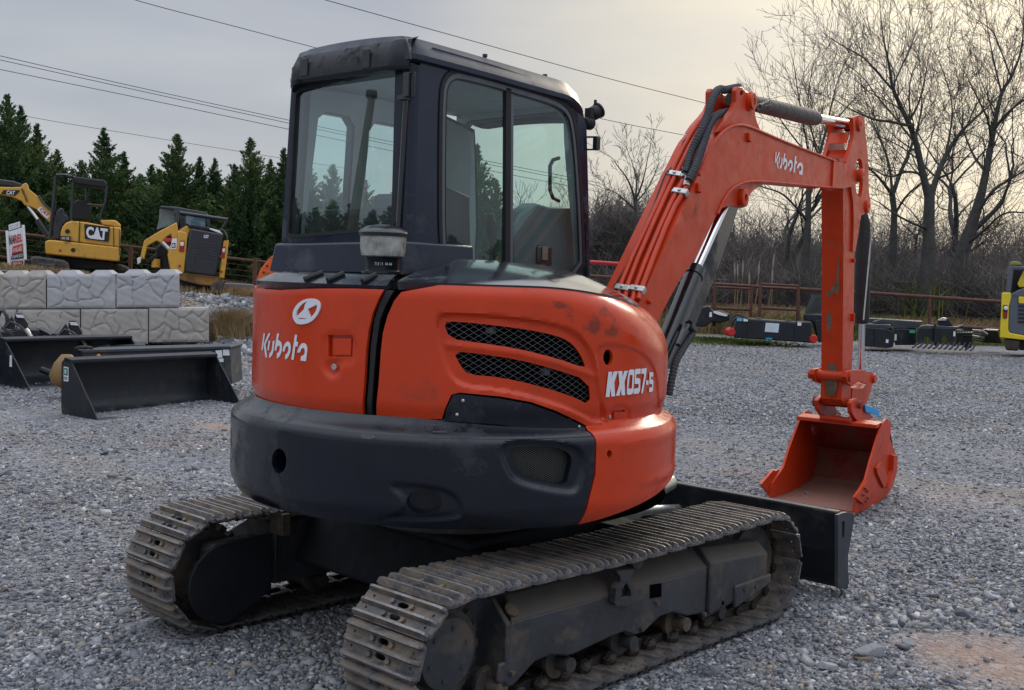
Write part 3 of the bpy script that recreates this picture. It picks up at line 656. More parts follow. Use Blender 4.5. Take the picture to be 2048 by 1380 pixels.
part('headliner', MB().box(U(.28, .44, 2.50), (ufront-UR-.22, .78, .02), Matrix.Rotation(PU, 3, 'Z')), GREYP, CAB)
# worn plastic visor along the back of the roof
mb = MB(); vs = []; n = 16
for i in range(n+1):
    v = lerp(.0, vl_t+.02, i/n); e = ss(0, .07, vl_t+.02-v)*ss(-.02, .05, v); 
    for du, z in ((.06, 2.615), (-.03, 2.598), (-.062, 2.545), (-.066, 2.485), (-.055, 2.470), (.0, 2.475)):
        vs.append(U(UR-.0+du*lerp(.3, 1, e)+(1-ss(0, .10, vl_t+.02-v))*.05, v, z-.03*(1-ss(0, .12, vl_t+.02-v))-.012*i/n))
mb.add(vs, [(i*6+j, (i+1)*6+j, (i+1)*6+j+1, i*6+j+1) for i in range(n) for j in range(5)]); part('rear_visor', mb, mat('scuffed_black_plastic', (.012, .015, .020), .34, var=.3, dirt=(.004, .004, .005), dscale=9, damt=.3, spec=.35), CAB, smooth=40)
mb = MB(); 
for v, wd in ((.22, .045), (.62, .05)): mb.box(U(UR-.066, v, 2.525), (.006, wd, .075), Matrix.Rotation(PU, 3, 'Z'))
part('tape_strip', mb, BLACKG, CAB)
mb = MB(); c = on_plane(808, 98, U(UR-.04, 0, 0), UU); mb.prism([c+V((0, 0, .05)), c+VV*.025+V((0, 0, -.05)), c-VV*.03+V((0, 0, -.045)), c-VV*.02+V((0, 0, .02))], UU*.02)
part('roof_bracket', mb, BLACKG, CAB, bevel=.003)
mb = MB()
for px, py in ((970, 112), (1090, 152)): c = on_plane(px, py, U(0, .06, 0), VV); mb.cyl(c-V((0, 0, .06)), c+V((0, 0, .006)), .008, 10); mb.cyl(c-V((0, 0, .004)), c+V((0, 0, .008)), .012, 10)
part('roof_bolt', mb, BLACKG, CAB)
# work light and mirror bracket at the front right corner
c = on_plane(1190, 225, U(ufront+.03, 0, 0), UU); mb = MB()
mb.lathe(c, (.70*UU-.25*VV+V((0, 0, .45))).normalized(), [(.012, -.03), (.034, -.025), (.038, -.01), (.036, .02), (.042, .022), (.042, .032)], 20); mb.box(c-UU*.05+V((0, 0, -.01)), (.03, .04, .05)); mb.cyl(c+V((0, 0, .035)), c+V((0, 0, .065)), .008, 8)
part('work_light', mb, BLACK, EX)
c = on_plane(1176, 246, U(ufront-.02, 0, 0), UU); part('horn', MB().lathe(c, UU, [(.02, -.03), (.035, -.01), (.035, .02), (.01, .03)], 20), BLACK, EX)
A = [on_plane(px, py, U(ufront-.02, 0, 0), UU) for px, py in ((1168, 274), (1195, 274), (1195, 299), (1168, 299))]
mb = MB(); mb.tube([A[0], A[1], A[2], A[3]], .006, 8); mb.box((A[1]+A[2])/2-(A[1]-A[0]).normalized()*.006, (.03, .028, (A[1]-A[2]).length+.004)); part('mirror_bracket', mb, BLACKG, EX, bevel=.002)
# interior: seat, consoles
seat = part('operator_seat', MB().box(U(.05, .46, 1.62), (.10, .46, .5), Matrix.Rotation(PU, 3, 'Z')).box(U(.28, .46, 1.38), (.5, .48, .14), Matrix.Rotation(PU, 3, 'Z')), mat('seat_fabric', (.11, .13, .14), .8), CAB, bevel=.06, seg=4)
part('headrest', MB().box(U(.04, .46, 1.93), (.08, .26, .12), Matrix.Rotation(PU, 3, 'Z')), MT['seat_fabric'], seat, bevel=.03)
mb = MB(); mb.box(U(.12, .13, 1.50), (.75, .16, .30), Matrix.Rotation(PU, 3, 'Z')); mb.box(U(.12, .77, 1.50), (.6, .10, .30), Matrix.Rotation(PU, 3, 'Z')); mb.box(U(-.16, .10, 1.72), (.24, .10, .36), Matrix.Rotation(PU, 3, 'Z'))
part('control_console', mb, BLACKG, CAB, bevel=.03)
q_ = [on_plane(x, y, U(0, .11, 0), VV) for x, y in ((1028, 452), (1040, 428), (1072, 406), (1100, 414), (1172, 412), (1172, 565), (1028, 565))]; part('front_side_panel', MB().prism(q_, VV*.10), mat('slate_console_plastic', (.10, .135, .145), .5), CAB, bevel=.012)
q_ = [on_plane(x, y, U(0, .30, 0), VV) for x, y in ((1060, 300), (1085, 300), (1172, 400), (1172, 560), (1020, 560))]
mb = MB(); mb.prism([U(-.27, .09, 1.4), U(.20, .09, 1.4), U(.16, .09, 1.98), U(-.02, .09, 2.02), U(-.27, .09, 2.04)], VV*.05); part('rear_side_panel', mb, BLACK, CAB, bevel=.01)
part('seat_side_panel', MB().box(U(-.20, .46, 1.75), (.12, .62, .30), Matrix.Rotation(PU, 3, 'Z')), BLACK, CAB, bevel=.03)
mb = MB(); mb.box(U(.76, .16, 1.72), (.12, .14, .12), Matrix.Rotation(PU, 3, 'Z')); part('monitor_housing', mb, BLACKG, CAB, bevel=.015)
part('switch_panel', MB().box(U(.74, .082, 1.74), (.045, .004, .07), Matrix.Rotation(PU, 3, 'Z')), STEEL, CAB)
mb = MB(); 
for v in (.2, .72): mb.tube([U(.45, v, 1.62), U(.46, v, 1.80)], [.018, .012], 8); mb.tube([U(.46, v, 1.79), U(.45, v, 1.86), U(.44, v, 1.92)], [.022, .028, .016], 10)
part('control_lever', mb, BLACK, CAB)
mb = MB(); mb.tube([on_plane(x, y, U(0, .12, 0), VV) for x, y in ((1118, 316), (1106, 320), (1100, 332), (1100, 380), (1106, 396), (1118, 402))], .010, 8); part('grab_handle', mb, BLACK, CAB)
part('cab_floor', MB().box(U(.3, .44, 1.16), (ufront-UR-.1, .82, .05), Matrix.Rotation(PU, 3, 'Z')), BLACK, CAB)
# clear bowl on a black stem behind the cab
def bpt(py): return on_plane(766, py, U(-.49, 0, 0), UU)
B0 = bpt(500); z = lambda py: bpt(py).z-B0.z
bowl = part('precleaner_bowl', MB().lathe(B0, ZZ, [(.070, z(517)), (.088, z(512)), (.094, z(500)), (.096, z(470)), (.09, z(466))], 40), mat('dusty_clear_bowl', (.36, .36, .34), .35, var=.5, scale=14, dirt=(.14, .12, .09), dscale=9, damt=.35), EX)
part('bowl_cap', MB().lathe(B0, ZZ, [(.09, z(474)), (.101, z(473)), (.104, z(466)), (.097, z(461)), (.07, z(453)), (.035, z(450)), (.001, z(449))], 40), BLACKG, bowl)
part('bowl_base', MB().lathe(B0, ZZ, [(.05, z(560)), (.05, z(548)), (.088, z(547)), (.088, z(543)), (.072, z(540)), (.074, z(520)), (.08, z(514))], 40), BLACKG, bowl)
P, Fc = text2d('713 11  44 44'); mb = MB(); mb.add([B0+V((math.cos(a)*.0755, math.sin(a)*.0755, z(531)+y*.012)) for a, y in [(rad(205)+x*.95, y) for x, y in P]], Fc); part('bowl_lettering', mb, DECAL, bowl, smooth=0)
# ---- lettering ----
GL = [[(230, 200), (280, 195), (205, 780), (155, 780)], [(400, 200), (470, 200), (300, 590), (360, 1035), (300, 1035), (240, 640), (245, 560)], [(405, 455), (465, 455), (408, 785), (360, 785)],
      [(548, 460), (612, 460), (565, 850), (522, 960), (440, 1055), (418, 1050), (435, 880), (480, 850), (515, 770)],
      [(695, 205), (765, 205), (730, 440), (790, 455), (840, 510), (865, 600), (865, 740), (835, 880), (780, 1000), (700, 1070), (685, 1060), (690, 890), (740, 860), (780, 790), (795, 700), (775, 630), (740, 620), (700, 660), (670, 795), (605, 795)],
      [(880, 825), (905, 690), (950, 580), (1010, 500), (1070, 480), (1120, 500), (1160, 580), (1170, 700), (1150, 850), (1100, 980), (1020, 1090), (965, 1090), (985, 930), (1040, 890), (1080, 810), (1090, 720), (1070, 650), (1035, 640), (985, 690), (955, 825)],
      [(1310, 250), (1385, 250), (1360, 485), (1425, 500), (1395, 660), (1325, 650), (1265, 1115), (1185, 1105)],
      [(1385, 865), (1410, 760), (1465, 640), (1540, 550), (1620, 530), (1690, 570), (1735, 660), (1740, 760), (1690, 1165), (1500, 1140), (1520, 980), (1590, 970), (1640, 900), (1650, 800), (1630, 720), (1585, 700), (1530, 740), (1480, 860)]]
GM = [([(310, 320), (445, 320), (405, 540), (495, 310), (635, 300), (510, 690), (540, 1160), (410, 1160), (380, 880), (350, 1180), (215, 1180)], []), ([(650, 300), (785, 290), (800, 500), (850, 290), (980, 280), (860, 660), (885, 1120), (760, 1125), (745, 900), (690, 1135), (565, 1140), (685, 740)], []),
      ([(1010, 280), (1060, 240), (1180, 240), (1205, 280), (1165, 1020), (1110, 1090), (975, 1110), (940, 1060), (960, 600)], [[(1040, 430), (1140, 430), (1110, 890), (990, 900)]]),
      ([(1228, 225), (1415, 210), (1410, 385), (1265, 405), (1250, 530), (1360, 535), (1405, 600), (1395, 960), (1340, 1060), (1172, 1080), (1187, 900), (1330, 870), (1350, 740), (1205, 730)], []), ([(1440, 215), (1625, 190), (1600, 420), (1490, 1050), (1430, 1055), (1540, 400), (1435, 380)], []),
      ([(1605, 610), (1690, 615), (1680, 760), (1600, 765)], []), ([(1715, 340), (1850, 335), (1840, 480), (1770, 490), (1760, 580), (1830, 590), (1850, 650), (1835, 960), (1790, 1010), (1700, 1010), (1705, 860), (1800, 850), (1810, 740), (1712, 730)], [])]
def glyphs(name, items, tf, step, fn, parent):
    """each letter is cut as its own thin vinyl piece and laid on the surface"""
    mb = MB()
    for o_, hs in items:
        v, f = cdt(tf(o_), [tf(h) for h in hs], step); mb.add([fn(x, y) for x, y in v], f)
    return part(name, mb, DECAL, parent, smooth=0)
def surfmap(Rf, quad, up=.0025):
    q = [V(hit(Rf, *p)) for p in quad]
    def f(x, y):
        t = q[0]*(1-x)*(1-y)+q[1]*x*(1-y)+q[2]*x*y+q[3]*(1-x)*y; a = rad(t.x); r = Rf(t.x, t.y)+up; return S0+V((r*math.cos(a), r*math.sin(a), t.y))
    return f
vin = lambda x, y, d=0: bfn(Rh, None)(x, y, 0)+(lambda a: V((math.cos(a), math.sin(a), 0))*.0025)(rad(x/KR))
glyphs('bonnet_lettering', [(g_, []) for g_ in GL], lambda P: hp(Rh, [(515+x/17.25, 655+y/17.25) for x, y in P]), .02, vin, bonnet)
glyphs('model_lettering', GM, lambda P: hp(Rh, [(1200+x/17.07, 725+y/17.07) for x, y in P]), .02, lambda x, y: vin(x, y)-(lambda a: V((math.cos(a), math.sin(a), 0))*.006)(rad(x/KR)), bonnet)
zz = lambda a, b: (500+a/4.6, 560+b/4.6)
mb = MB(); ring = [zz(*p) for p in chaikin([(400, 340), (408, 275), (450, 215), (510, 178), (570, 168), (625, 180), (655, 215), (655, 265), (630, 320), (590, 370), (540, 400), (480, 410), (430, 400)], 2)]
rin_ = [zz(*p) for p in chaikin([(432, 330), (440, 280), (478, 230), (520, 200), (565, 190), (610, 200), (628, 230), (622, 275), (595, 320), (555, 352), (500, 362), (450, 355)], 2)]
o1, i1 = hp(Rh, ring), hp(Rh, rin_); e_fn = lambda x, y, d=0: bfn(Rh)(x, y, d-.006)
em = part('round_emblem', sheet(o1, [i1], .01, e_fn, .008), DECAL, bonnet)
kk = hp(Rh, [zz(*p) for p in [(536, 196), (600, 190), (624, 204), (628, 224), (540, 268), (566, 346), (548, 356), (440, 345), (444, 332), (506, 270), (516, 225)]])
part('emblem_letter', sheet(kk, [], .01, e_fn, .008), DECAL, bonnet)
# =================== UNDERCARRIAGE ===================
def onY(px, py, y): P = on_plane(px, py, V((0, y, 0)), V((0, 1, 0))); return (P.x, P.z)
AX, HR, NS = 1.01, .27, 40
rp = .243; Ltot = 4*AX+2*PI*rp; PITCH_S = Ltot/NS
def track_pos(s):
    s %= Ltot
    if s < 2*AX: return (-AX+s, HR+rp-.0, 0.0)           # top run, x, z, angle
    s -= 2*AX
    if s < PI*rp: a = s/rp; return (AX+rp*math.sin(a), HR+rp*math.cos(a), -a)
    s -= PI*rp
    if s < 2*AX: return (AX-s, HR-rp, -PI)
    s -= 2*AX; a = s/rp; return (-AX-rp*math.sin(a), HR-rp*math.cos(a), -PI-a)
def shoe_mesh():
    L_ = PITCH_S*.97/2; W_ = .2; e = .03
    out = [(-L_, -W_+e*.6), (-L_+.0, W_-e*.6), (-L_+e*.5, W_), (L_-e*.5, W_), (L_, W_-e*.6), (L_, -W_+e*.6), (L_-e*.5, -W_), (-L_+e*.5, -W_)]
    holes = []
    for x in (-.024, .026):
        holes.append([(x+.011*math.cos(a), .0+.02*math.sin(a)+math.copysign(.008, math.sin(a))) for a in [PI*2*(k+.5)/12 for k in range(12)]])
        for y in (-.155, .155): holes.append([(x+.006*math.cos(2*PI*k/8), y+.006*math.sin(2*PI*k/8)) for k in range(8)])
    v, f = cdt(out, holes, .05); mb = MB()
    def prof(x): return 0
    mb.add([(x, y, .0) for x, y in v], f); mb.add([(x, y, -.010) for x, y in v], [t[::-1] for t in f])
    for lp in [out]+holes:
        n = len(lp); b = len(mb.v); mb.v += [(x, y, 0) for x, y in lp]+[(x, y, -.010) for x, y in lp]; mb.f += [(b+i, b+(i+1) % n, b+n+(i+1) % n, b+n+i) for i in range(n)]
    for gx, h in ((-.052, .022), (.0, .020), (.053, .022)):
        a = [(-.012, 0), (-.0045, h), (.0045, h), (.012, 0)]
        sec0 = [V((gx+p, -W_+.012, q+.0006)) for p, q in a]; sec1 = [V((gx+p, W_-.012, q+.0006)) for p, q in a]
        s0 = [V((gx+p*.8, -W_+.002, q*.25+.0006)) for p, q in a]; s1 = [V((gx+p*.8, W_-.002, q*.25+.0006)) for p, q in a]
        s2 = [V((gx+p, -W_+.03, q+.0006)) for p, q in a]; s3 = [V((gx+p, W_-.03, q+.0006)) for p, q in a]
        rows = [s0, sec0[:0] or [V((gx+p, -W_+.012, q*.8+.0006)) for p, q in a], s2, s3, [V((gx+p, W_-.012, q*.8+.0006)) for p, q in a], s1]; b = len(mb.v)
        for r in rows: mb.v += [tuple(p) for p in r]
        for i in range(5):
            for j in range(3): mb.f.append((b+i*4+j, b+i*4+j+1, b+(i+1)*4+j+1, b+(i+1)*4+j))
        mb.f += [(b, b+1, b+2, b+3), (b+20, b+21, b+22, b+23)]
    for x in (-.027, .027):
        for y in (-.05, .05): mb.cyl((x, y, .001), (x, y, .012), .010, 6)
    me = mesh_of('track_shoe', mb, SHOE, 35); me.materials.append(GROUSER)
    for p in me.polygons:
        if min(me.vertices[i].co.z for i in p.vertices) > -.001 and min(me.vertices[i].co.z for i in p.vertices) > .0175 and len(p.vertices) < 7: p.material_index = 1
    return me
SHOE_ME = shoe_mesh()
def link_mesh(mb, x, z, a, yc):
    c, s = math.cos(a), math.sin(a)
    def T(px, py, pz): return (x+px*c-pz*s, yc+py, z+px*s+pz*c)
    for y in (-.045, .045):
        o_ = [(-.066, -.016), (-.05, -.052), (.05, -.052), (.066, -.016)]; A = [T(p, y-.012, q) for p, q in o_]; mb.prism(A, V((0, .024, 0)))
    mb.cyl(T(-.066, -.072, -.032), T(-.066, .072, -.032), .021, 10)
for side, yc, off in ((-1, -.78, .0), (1, .78, .05)):
    trk = thing  # each crawler is a part of the excavator
    mb = MB()
    for i in range(NS): x, z, a = track_pos(i*PITCH_S+off+.1+PITCH_S/2); link_mesh(mb, x, z, a, yc)
    chain = part('track_chain', mb, WETMUD, EX)
    for i in range(NS):
        s = i*PITCH_S+off+.1; x, z, a = track_pos(s)
        o = put('track_shoe', SHOE_ME, chain); j = random.uniform(-.01, .01)
        sag = -.018*math.sin(PI*min(1, max(0, (x+AX)/(2*AX))))**2 if abs(a) < .01 else 0
        o.matrix_parent_inverse = Matrix.Identity(4); o.location = (x, yc, z+sag); o.rotation_euler = (0, -a+j, 0)
    # frame side: chamfered box beam with scalloped lower edge, front box, idler, sprocket, rollers
    yo = side*-1
    def YY(d): return side*(.98-d)          # distance inboard of the outer shoe edge
    mb = MB(); 
    face = [(-.765, .366), (-.765, .225), (-.82, .222), (-.825, .16), (-.80, .125), (-.74, .125), (-.695, .15), (-.63, .187), (-.54, .193), (-.445, .168), (-.41, .165), (-.32, .172), (-.18, .184), (-.09, .188), (-.02, .158), (.05, .158), (.15, .20), (.25, .20), (.36, .162), (.50, .148), (.50, .352)]
    mb.prism([(x, YY(.05), z) for x, z in face], V((0, -side*.02, 0)))
    mb.add([(-.765, YY(.05), .366), (.50, YY(.05), .352), (.50, YY(.14), .432), (-.70, YY(.14), .440), (.50, YY(.34), .436), (-.70, YY(.34), .44), (-.70, YY(.34), .16), (.5, YY(.34), .16), (-.765, YY(.07), .16)],
           [(0, 1, 2, 3), (3, 2, 4, 5), (5, 4, 7, 6), (0, 3, 5, 6, 8)])
    fr = part('track_frame', mb, FRAME, EX, bevel=.008)
    mb = MB(); f2 = [(.505, .425), (.55, .44), (.88, .43), (.985, .40), (1.0, .36), (1.0, .215), (.74, .21), (.72, .17), (.66, .165), (.63, .13), (.54, .13), (.505, .14)]
    mb.hexa([(.505, YY(.035), .14), (.505, YY(.035), .375), (.505, YY(.10), .435), (.505, YY(.32), .435)], [(.99, YY(.035), .20), (.99, YY(.035), .345), (.99, YY(.09), .395), (.99, YY(.32), .395)])
    mb.add([(.505, YY(.035), .14), (.505, YY(.32), .14), (.99, YY(.32), .2), (.99, YY(.035), .2)], [(0, 1, 2, 3)])
    mb.prism([(.70, YY(.022), .135), (1.01, YY(.022), .20), (1.01, YY(.022), .245), (.70, YY(.022), .24)], V((0, -side*.02, 0)))
    part('idler_guard', mb, FRAME, fr, bevel=.008)
    mb = MB(); mb.lathe((AX, YY(.2), HR), (0, 1, 0), [(.10, -.07), (.185, -.065), (.19, -.03), (.205, -.025), (.205, .025), (.19, .03), (.185, .065), (.10, .07)], 40); part('idler_wheel', mb, DARKM, EX)
    mb = MB(); mb.lathe((-AX, YY(.2), HR), (0, 1, 0), [(.12, -.06), (.17, -.05), (.17, .05), (.12, .06)], 36)
    for k in range(20):
        a = 2*PI*k/20; mb.box((-AX+.185*math.cos(a), YY(.2), HR+.185*math.sin(a)), (.035, .05, .03), Matrix.Rotation(-a, 3, 'Y'))
    spk = part('drive_sprocket', mb, DARKM, EX)
    mb = MB(); mb.lathe((-AX-.03, YY(.16), HR+.03), (0, -side*-1, 0), [(.135, -.02), (.132, .06), (.125, .075), (.0, .078)], 40)
    for k in range(6): a = 2*PI*k/6+.3; mb.cyl((-AX-.03+.09*math.cos(a), YY(.085), HR+.03+.09*math.sin(a)), (-AX-.03+.09*math.cos(a), YY(.079), HR+.03+.09*math.sin(a)), .009, 6)
    part('hub_cover', mb, FRAME, spk)
    mb = MB()
    for x in (-.80, -.42, -.02, .36, .64):
        mb.lathe((x, YY(.2), .125), (0, 1, 0), [(.03, -.15), (.03, -.085), (.068, -.08), (.068, -.06), (.052, -.055), (.052, .055), (.068, .06), (.068, .08), (.03, .085), (.03, .15)], 20)
    part('bottom_roller', mb, DARKM, EX)
    mb = MB(); mb.lathe((.02, YY(.2), .462), (0, 1, 0), [(.02, -.13), (.04, -.125), (.04, -.08), (.035, -.05), (.035, .1)], 18); part('carrier_roller', mb, DARKM, EX)
    if side < 0:
        q = [onY(px, py, -.95) for px, py in ((1307, 1171), (1330, 1168), (1330, 1195), (1307, 1199))]
        part('hole_shade_patch', MB().add([(x, -.9325, z) for x, z in q], [(0, 1, 2, 3)]), VOID, fr, smooth=0)  # flat black patch: the shade of a square hole painted on the face
        tb = lambda a, b: onY(1000+a/3.2, 970+b/3.2, -.955)
        ou = [tb(*p) for p in [(735, 550), (850, 540), (835, 575), (825, 615), (850, 660), (852, 745), (800, 768), (735, 770), (722, 750), (735, 660), (760, 620), (762, 585)]]
        ho = [tb(*p) for p in [(770, 665), (800, 620), (830, 680), (828, 712), (765, 728)]]
        part('tie_down_lug', sheet(ou, [ho], .03, lambda x, y, d=0: V((x, -.963+d, y)), .03), FRAME, fr)
        mb = MB()
        for px, py in ((1314, 1205), (1442, 1205), (1283, 1258), (1408, 1228), (1024, 1345), (1480, 1176), (1503, 1170)):
            x, z_ = onY(px, py, -.935); mb.cyl((x, -.93, z_), (x, -.945 if px < 1470 else -.966, z_), .011, 6)
        part('bolt', mb, DARKM, fr)
        # end plate with slot behind the beam
        e_ = [onY(660+a/4.6, 1080+b/4.6, -.90) for a, b in [(1400, 560), (1560, 600), (1640, 690), (1650, 770), (1590, 870), (1560, 1000), (1555, 1260), (1400, 1300), (1300, 900), (1240, 600)]]
        hh = [onY(660+a/4.6, 1080+b/4.6, -.90) for a, b in [(1500, 650), (1530, 625), (1600, 700), (1630, 780), (1580, 800), (1520, 710)]]
        mb = MB(); mb.prism([(-.79, y, z) for y, z in ((-.931, .15), (-.931, .362), (-.845, .440), (-.66, .440), (-.66, .15))], V((.024, 0, 0))); part('frame_end_plate', mb, FRAME, fr, bevel=.005)
        mb = MB(); c1_, c2_ = V((-.74, -.918, .385)), V((-.74, -.885, .413)); mb.prism([V((-.735+.028*math.cos(t*.4), -.9335+.0+.030*math.sin(t*.4)*.7+.035, .3655+.03*math.sin(t*.4)*.62+.031)) for t in range(16)], V((0, -.004, .005))); part('lifting_slot', mb, MUD, fr, smooth=0)
        mb = MB()
        for k in range(11):
            x = -.78+k*.14+random.uniform(-.02, .02); mb.lathe((x, -.845+random.uniform(-.01, .01), .055), (0, 1, .2), [(.012, -.035), (.034, -.02), (.038, .0), (.03, .02), (.012, .032)], 9)
        part('caked_mud', mb, WETMUD, fr, smooth=20)
        mb = MB(); mb.tube([(.45, YY(.28), .455), (.62, YY(.20), .468)], .028, 12); part('grease_cylinder', mb, STEEL, fr)
    else:
        mb = MB(); pts = [(-.77, .42), (-.99, .42)]+[(-.99+.20*math.cos(a), .235+.185*math.sin(a)) for a in [PI*(.5+k/10) for k in range(1, 11)]]+[(-.77, .16)]
        mb.prism([(x, .555, z) for x, z in pts], V((0, .02, 0))); part('motor_guard', mb, DMAT, EX, bevel=.006)
        mb = MB(); mb.box((-.93, .62, .30), (.30, .12, .22)); part('travel_motor', mb, DARKM, EX, bevel=.03)
        mb = MB(); mb.box((-.70, .60, .45), (.04, .10, .10)); part('hose_bracket', mb, DARKM, EX)
# centre frame
mb = MB(); mb.box((0, 0, .42), (1.0, .9, .22)); mb.hexa([(-.62, -.64, .26), (-.62, .62, .26), (-.30, .62, .26), (-.30, -.64, .26)], [(-.5, -.64, .50), (-.5, .62, .50), (-.28, .62, .50), (-.28, -.64, .50)])
mb.hexa([(.30, -.64, .26), (.30, .62, .26), (.6, .62, .26), (.6, -.64, .26)], [(.3, -.64, .50), (.3, .62, .50), (.5, .62, .50), (.5, -.64, .50)])
part('centre_frame', mb, DMAT, EX, bevel=.02)
part('slewing_ring', MB().lathe(S0+V((0, 0, .53)), ZZ, [(.42, 0), (.42, .06), (.40, .065), (.40, .16)], 48), DARKM, EX)
mb = MB(); 
for y in (-.38, .38): mb.hexa([(.5, y-.05, .22), (.5, y+.05, .22), (.5, y+.05, .36), (.5, y-.05, .36)], [(1.60, y-.05, .16), (1.60, y+.05, .16), (1.60, y+.05, .32), (1.60, y-.05, .32)])
part('blade_arm', mb, DARKM, EX, bevel=.01)
mb = MB(); mb.cyl((.5, 0, .42), (1.2, 0, .36), .05, 16); mb.cyl((1.2, 0, .36), (1.6, 0, .32), .028, 16); part('blade_cylinder', mb, STEEL, EX)
mb = MB(); mb.cyl((.70, -.50, .62), (.88, -.44, .62), .04, 20); part('swing_cylinder', mb, STEEL, EX)
# blade
mb = MB(); prof = [(1.625, .452), (1.665, .455), (1.672, .44), (1.70, .34), (1.715, .24), (1.75, .12), (1.80, .035), (1.775, .03), (1.70, .10), (1.655, .235), (1.645, .245), (1.645, .40), (1.632, .43)]
mb.prism([(x, -.965, z) for x, z in prof], V((0, 1.93, 0))); bl = part('dozer_blade', mb, CHAR, EX, bevel=.004)
mb = MB(); mb.box((1.648, 0, .458), (.05, 1.925, .012)); part('blade_lip', mb, CHAR2, bl, bevel=.004)
zb4 = lambda a, b: onY(1300+a/4.655, 960+b/4.655, -.983)
ep = [zb4(*p) for p in [(1750, 325), (1800, 306), (1840, 300), (1880, 308), (1905, 330), (1900, 370), (1870, 560), (1845, 700), (1845, 850), (1855, 960), (1840, 1000), (1780, 1015), (1750, 1000)]]
sl_ = [zb4(*p) for p in [(1788, 395), (1800, 380), (1812, 385), (1815, 400), (1808, 530), (1798, 542), (1788, 535)]]
part('blade_end_plate', sheet(ep, [sl_], .03, lambda x, y, d=0: V((x, -.983+d, y)), .018), CHAR2, bl)
part('blade_end_plate', sheet(ep, [sl_], .03, lambda x, y, d=0: V((x, .983-d, y)), .018), CHAR2, bl)
# =================== BOOM, STICK, BUCKET ===================
PB = rad(11); BU = V((math.cos(PB), math.sin(PB), 0)); BV = V((-math.sin(PB), math.cos(PB), 0)); BC = V((3.8, .31, 0))
def B3(u, v, z): return BC+BU*float(u)+BV*float(v)+ZZ*float(z)
def onB(px, py, v): P = on_plane(px, py, BC+BV*v, BV); return ((P-BC).dot(BU), P.z)
def bl_(pts, v): return [onB(*p, v) for p in pts]
HB = .105; HS = .080
def bprism(name, pts, v0, v1, m, parent, bevel=.006, traced=None, holes=(), **k):
    """outline (u,z) between the planes v0 (near side) and v1"""
    s = sheet(pts, list(holes), .08, lambda x, y, d=0: B3(x, v0+d, y), 0); n = len(s.v)
    s.v += [tuple(V(p)+BV*(v1-v0)) for p in s.v]; s.f += [tuple(n+i for i in f[::-1]) for f in s.f[:]]
    cnt = {}
    nf = len(s.f)//2
    for t in s.f[:nf]:
        for i in range(3): e = (t[i], t[(i+1) % 3]); cnt.setdefault((min(e), max(e)), []).append(e)
    for e in [x[0] for x in cnt.values() if len(x) == 1]: s.f.append((e[1], e[0], e[0]+n, e[1]+n))
    return part(name, s, m, parent, bevel=bevel, **k)
main = [(1262, 640), (1395, 352), (1410, 322), (1421, 298), (1430, 281), (1441, 267), (1458, 254), (1476, 249), (1494, 252), (1521, 263), (1560, 280), (1600, 296), (1640, 311), (1672, 323), (1686, 330), (1684, 374), (1640, 373), (1560, 365), (1520, 362), (1495, 362), (1474, 369), (1459, 380), (1444, 405), (1434, 428), (1414, 470), (1395, 510), (1358, 562), (1335, 604), (1300, 672), (1275, 690)]
mo = bl_(main, -HB)
boom = bprism('boom', mo, -HB, HB, ORANGE_D, EX, bevel=.008)
br_ = bl_([(1236, 690), (1262, 642), (1296, 640), (1322, 700), (1326, 770), (1300, 800), (1230, 870), (1150, 930), (1120, 900), (1150, 800), (1200, 740)], -.14); bprism('swing_bracket', br_, -.15, .15, ORANGE_D, EX, bevel=.01)
# flange lips along the top and bottom edges of the side plate
for pl in ([(1397, 350), (1410, 322), (1421, 298), (1430, 281), (1441, 267), (1458, 254), (1476, 249), (1494, 252), (1521, 263), (1560, 280), (1600, 296), (1640, 311), (1672, 323)], [(1680, 375), (1640, 373.5), (1560, 365.5), (1520, 362.5), (1495, 362.5), (1474, 369.5), (1459, 381), (1444, 405), (1434, 428)]):
    q = chaikin(bl_(pl, -HB), 1, False); mb = MB(); mb.tube([B3(a, -HB-.004, b) for a, b in q], .0085, 8); part('boom_weld_lip', mb, ORANGE_D, boom)
z1 = lambda a, b: (1280+a/4.6, 150+b/4.6)
lug = [z1(*p) for p in [(1120, 520), (1085, 440), (1065, 370), (1062, 240), (1040, 180), (1000, 155), (975, 150), (940, 108), (905, 108), (890, 140), (888, 250), (865, 310), (820, 370), (750, 450), (700, 530), (800, 520), (900, 500), (1000, 500)]]
lq = bl_(lug, -HB+.01); lh = bl_([z1(940+16*math.cos(a), 168+22*math.sin(a)) for a in [k*PI/5 for k in range(10)]], -HB+.01)
bprism('cylinder_lug', lq, -HB+.012, -HB+.042, ORANGE_D, boom, holes=[lh]); bprism('cylinder_lug', lq, HB-.042, HB-.012, ORANGE_D, boom, holes=[lh])
PT = onB(*z1(1025, 243), -HB); mb = MB(); mb.lathe(B3(PT[0], -HB+.012, PT[1]), -BV, [(.055, 0), (.055, .012), (.046, .014), (.046, .03), (.02, .031), (.02, .026)], 28); mb.cyl(B3(PT[0], -HB, PT[1]), B3(PT[0], HB, PT[1]), .032, 20); part('boom_pin', mb, ORANGE_D, boom)
lug2 = [z1(*p) for p in [(700, 1270), (740, 1235), (800, 1208), (860, 1203), (905, 1212), (940, 1226), (985, 1205), (1003, 1120), (1050, 1055), (1130, 1015), (1100, 980), (950, 985), (860, 1030), (780, 1120)]]
bprism('boom_cylinder_lug', bl_(lug2, -HB+.018), -HB+.02, -HB+.05, ORANGE_D, boom); bprism('boom_cylinder_lug', bl_(lug2, -HB+.018), HB-.05, HB-.02, ORANGE_D, boom)
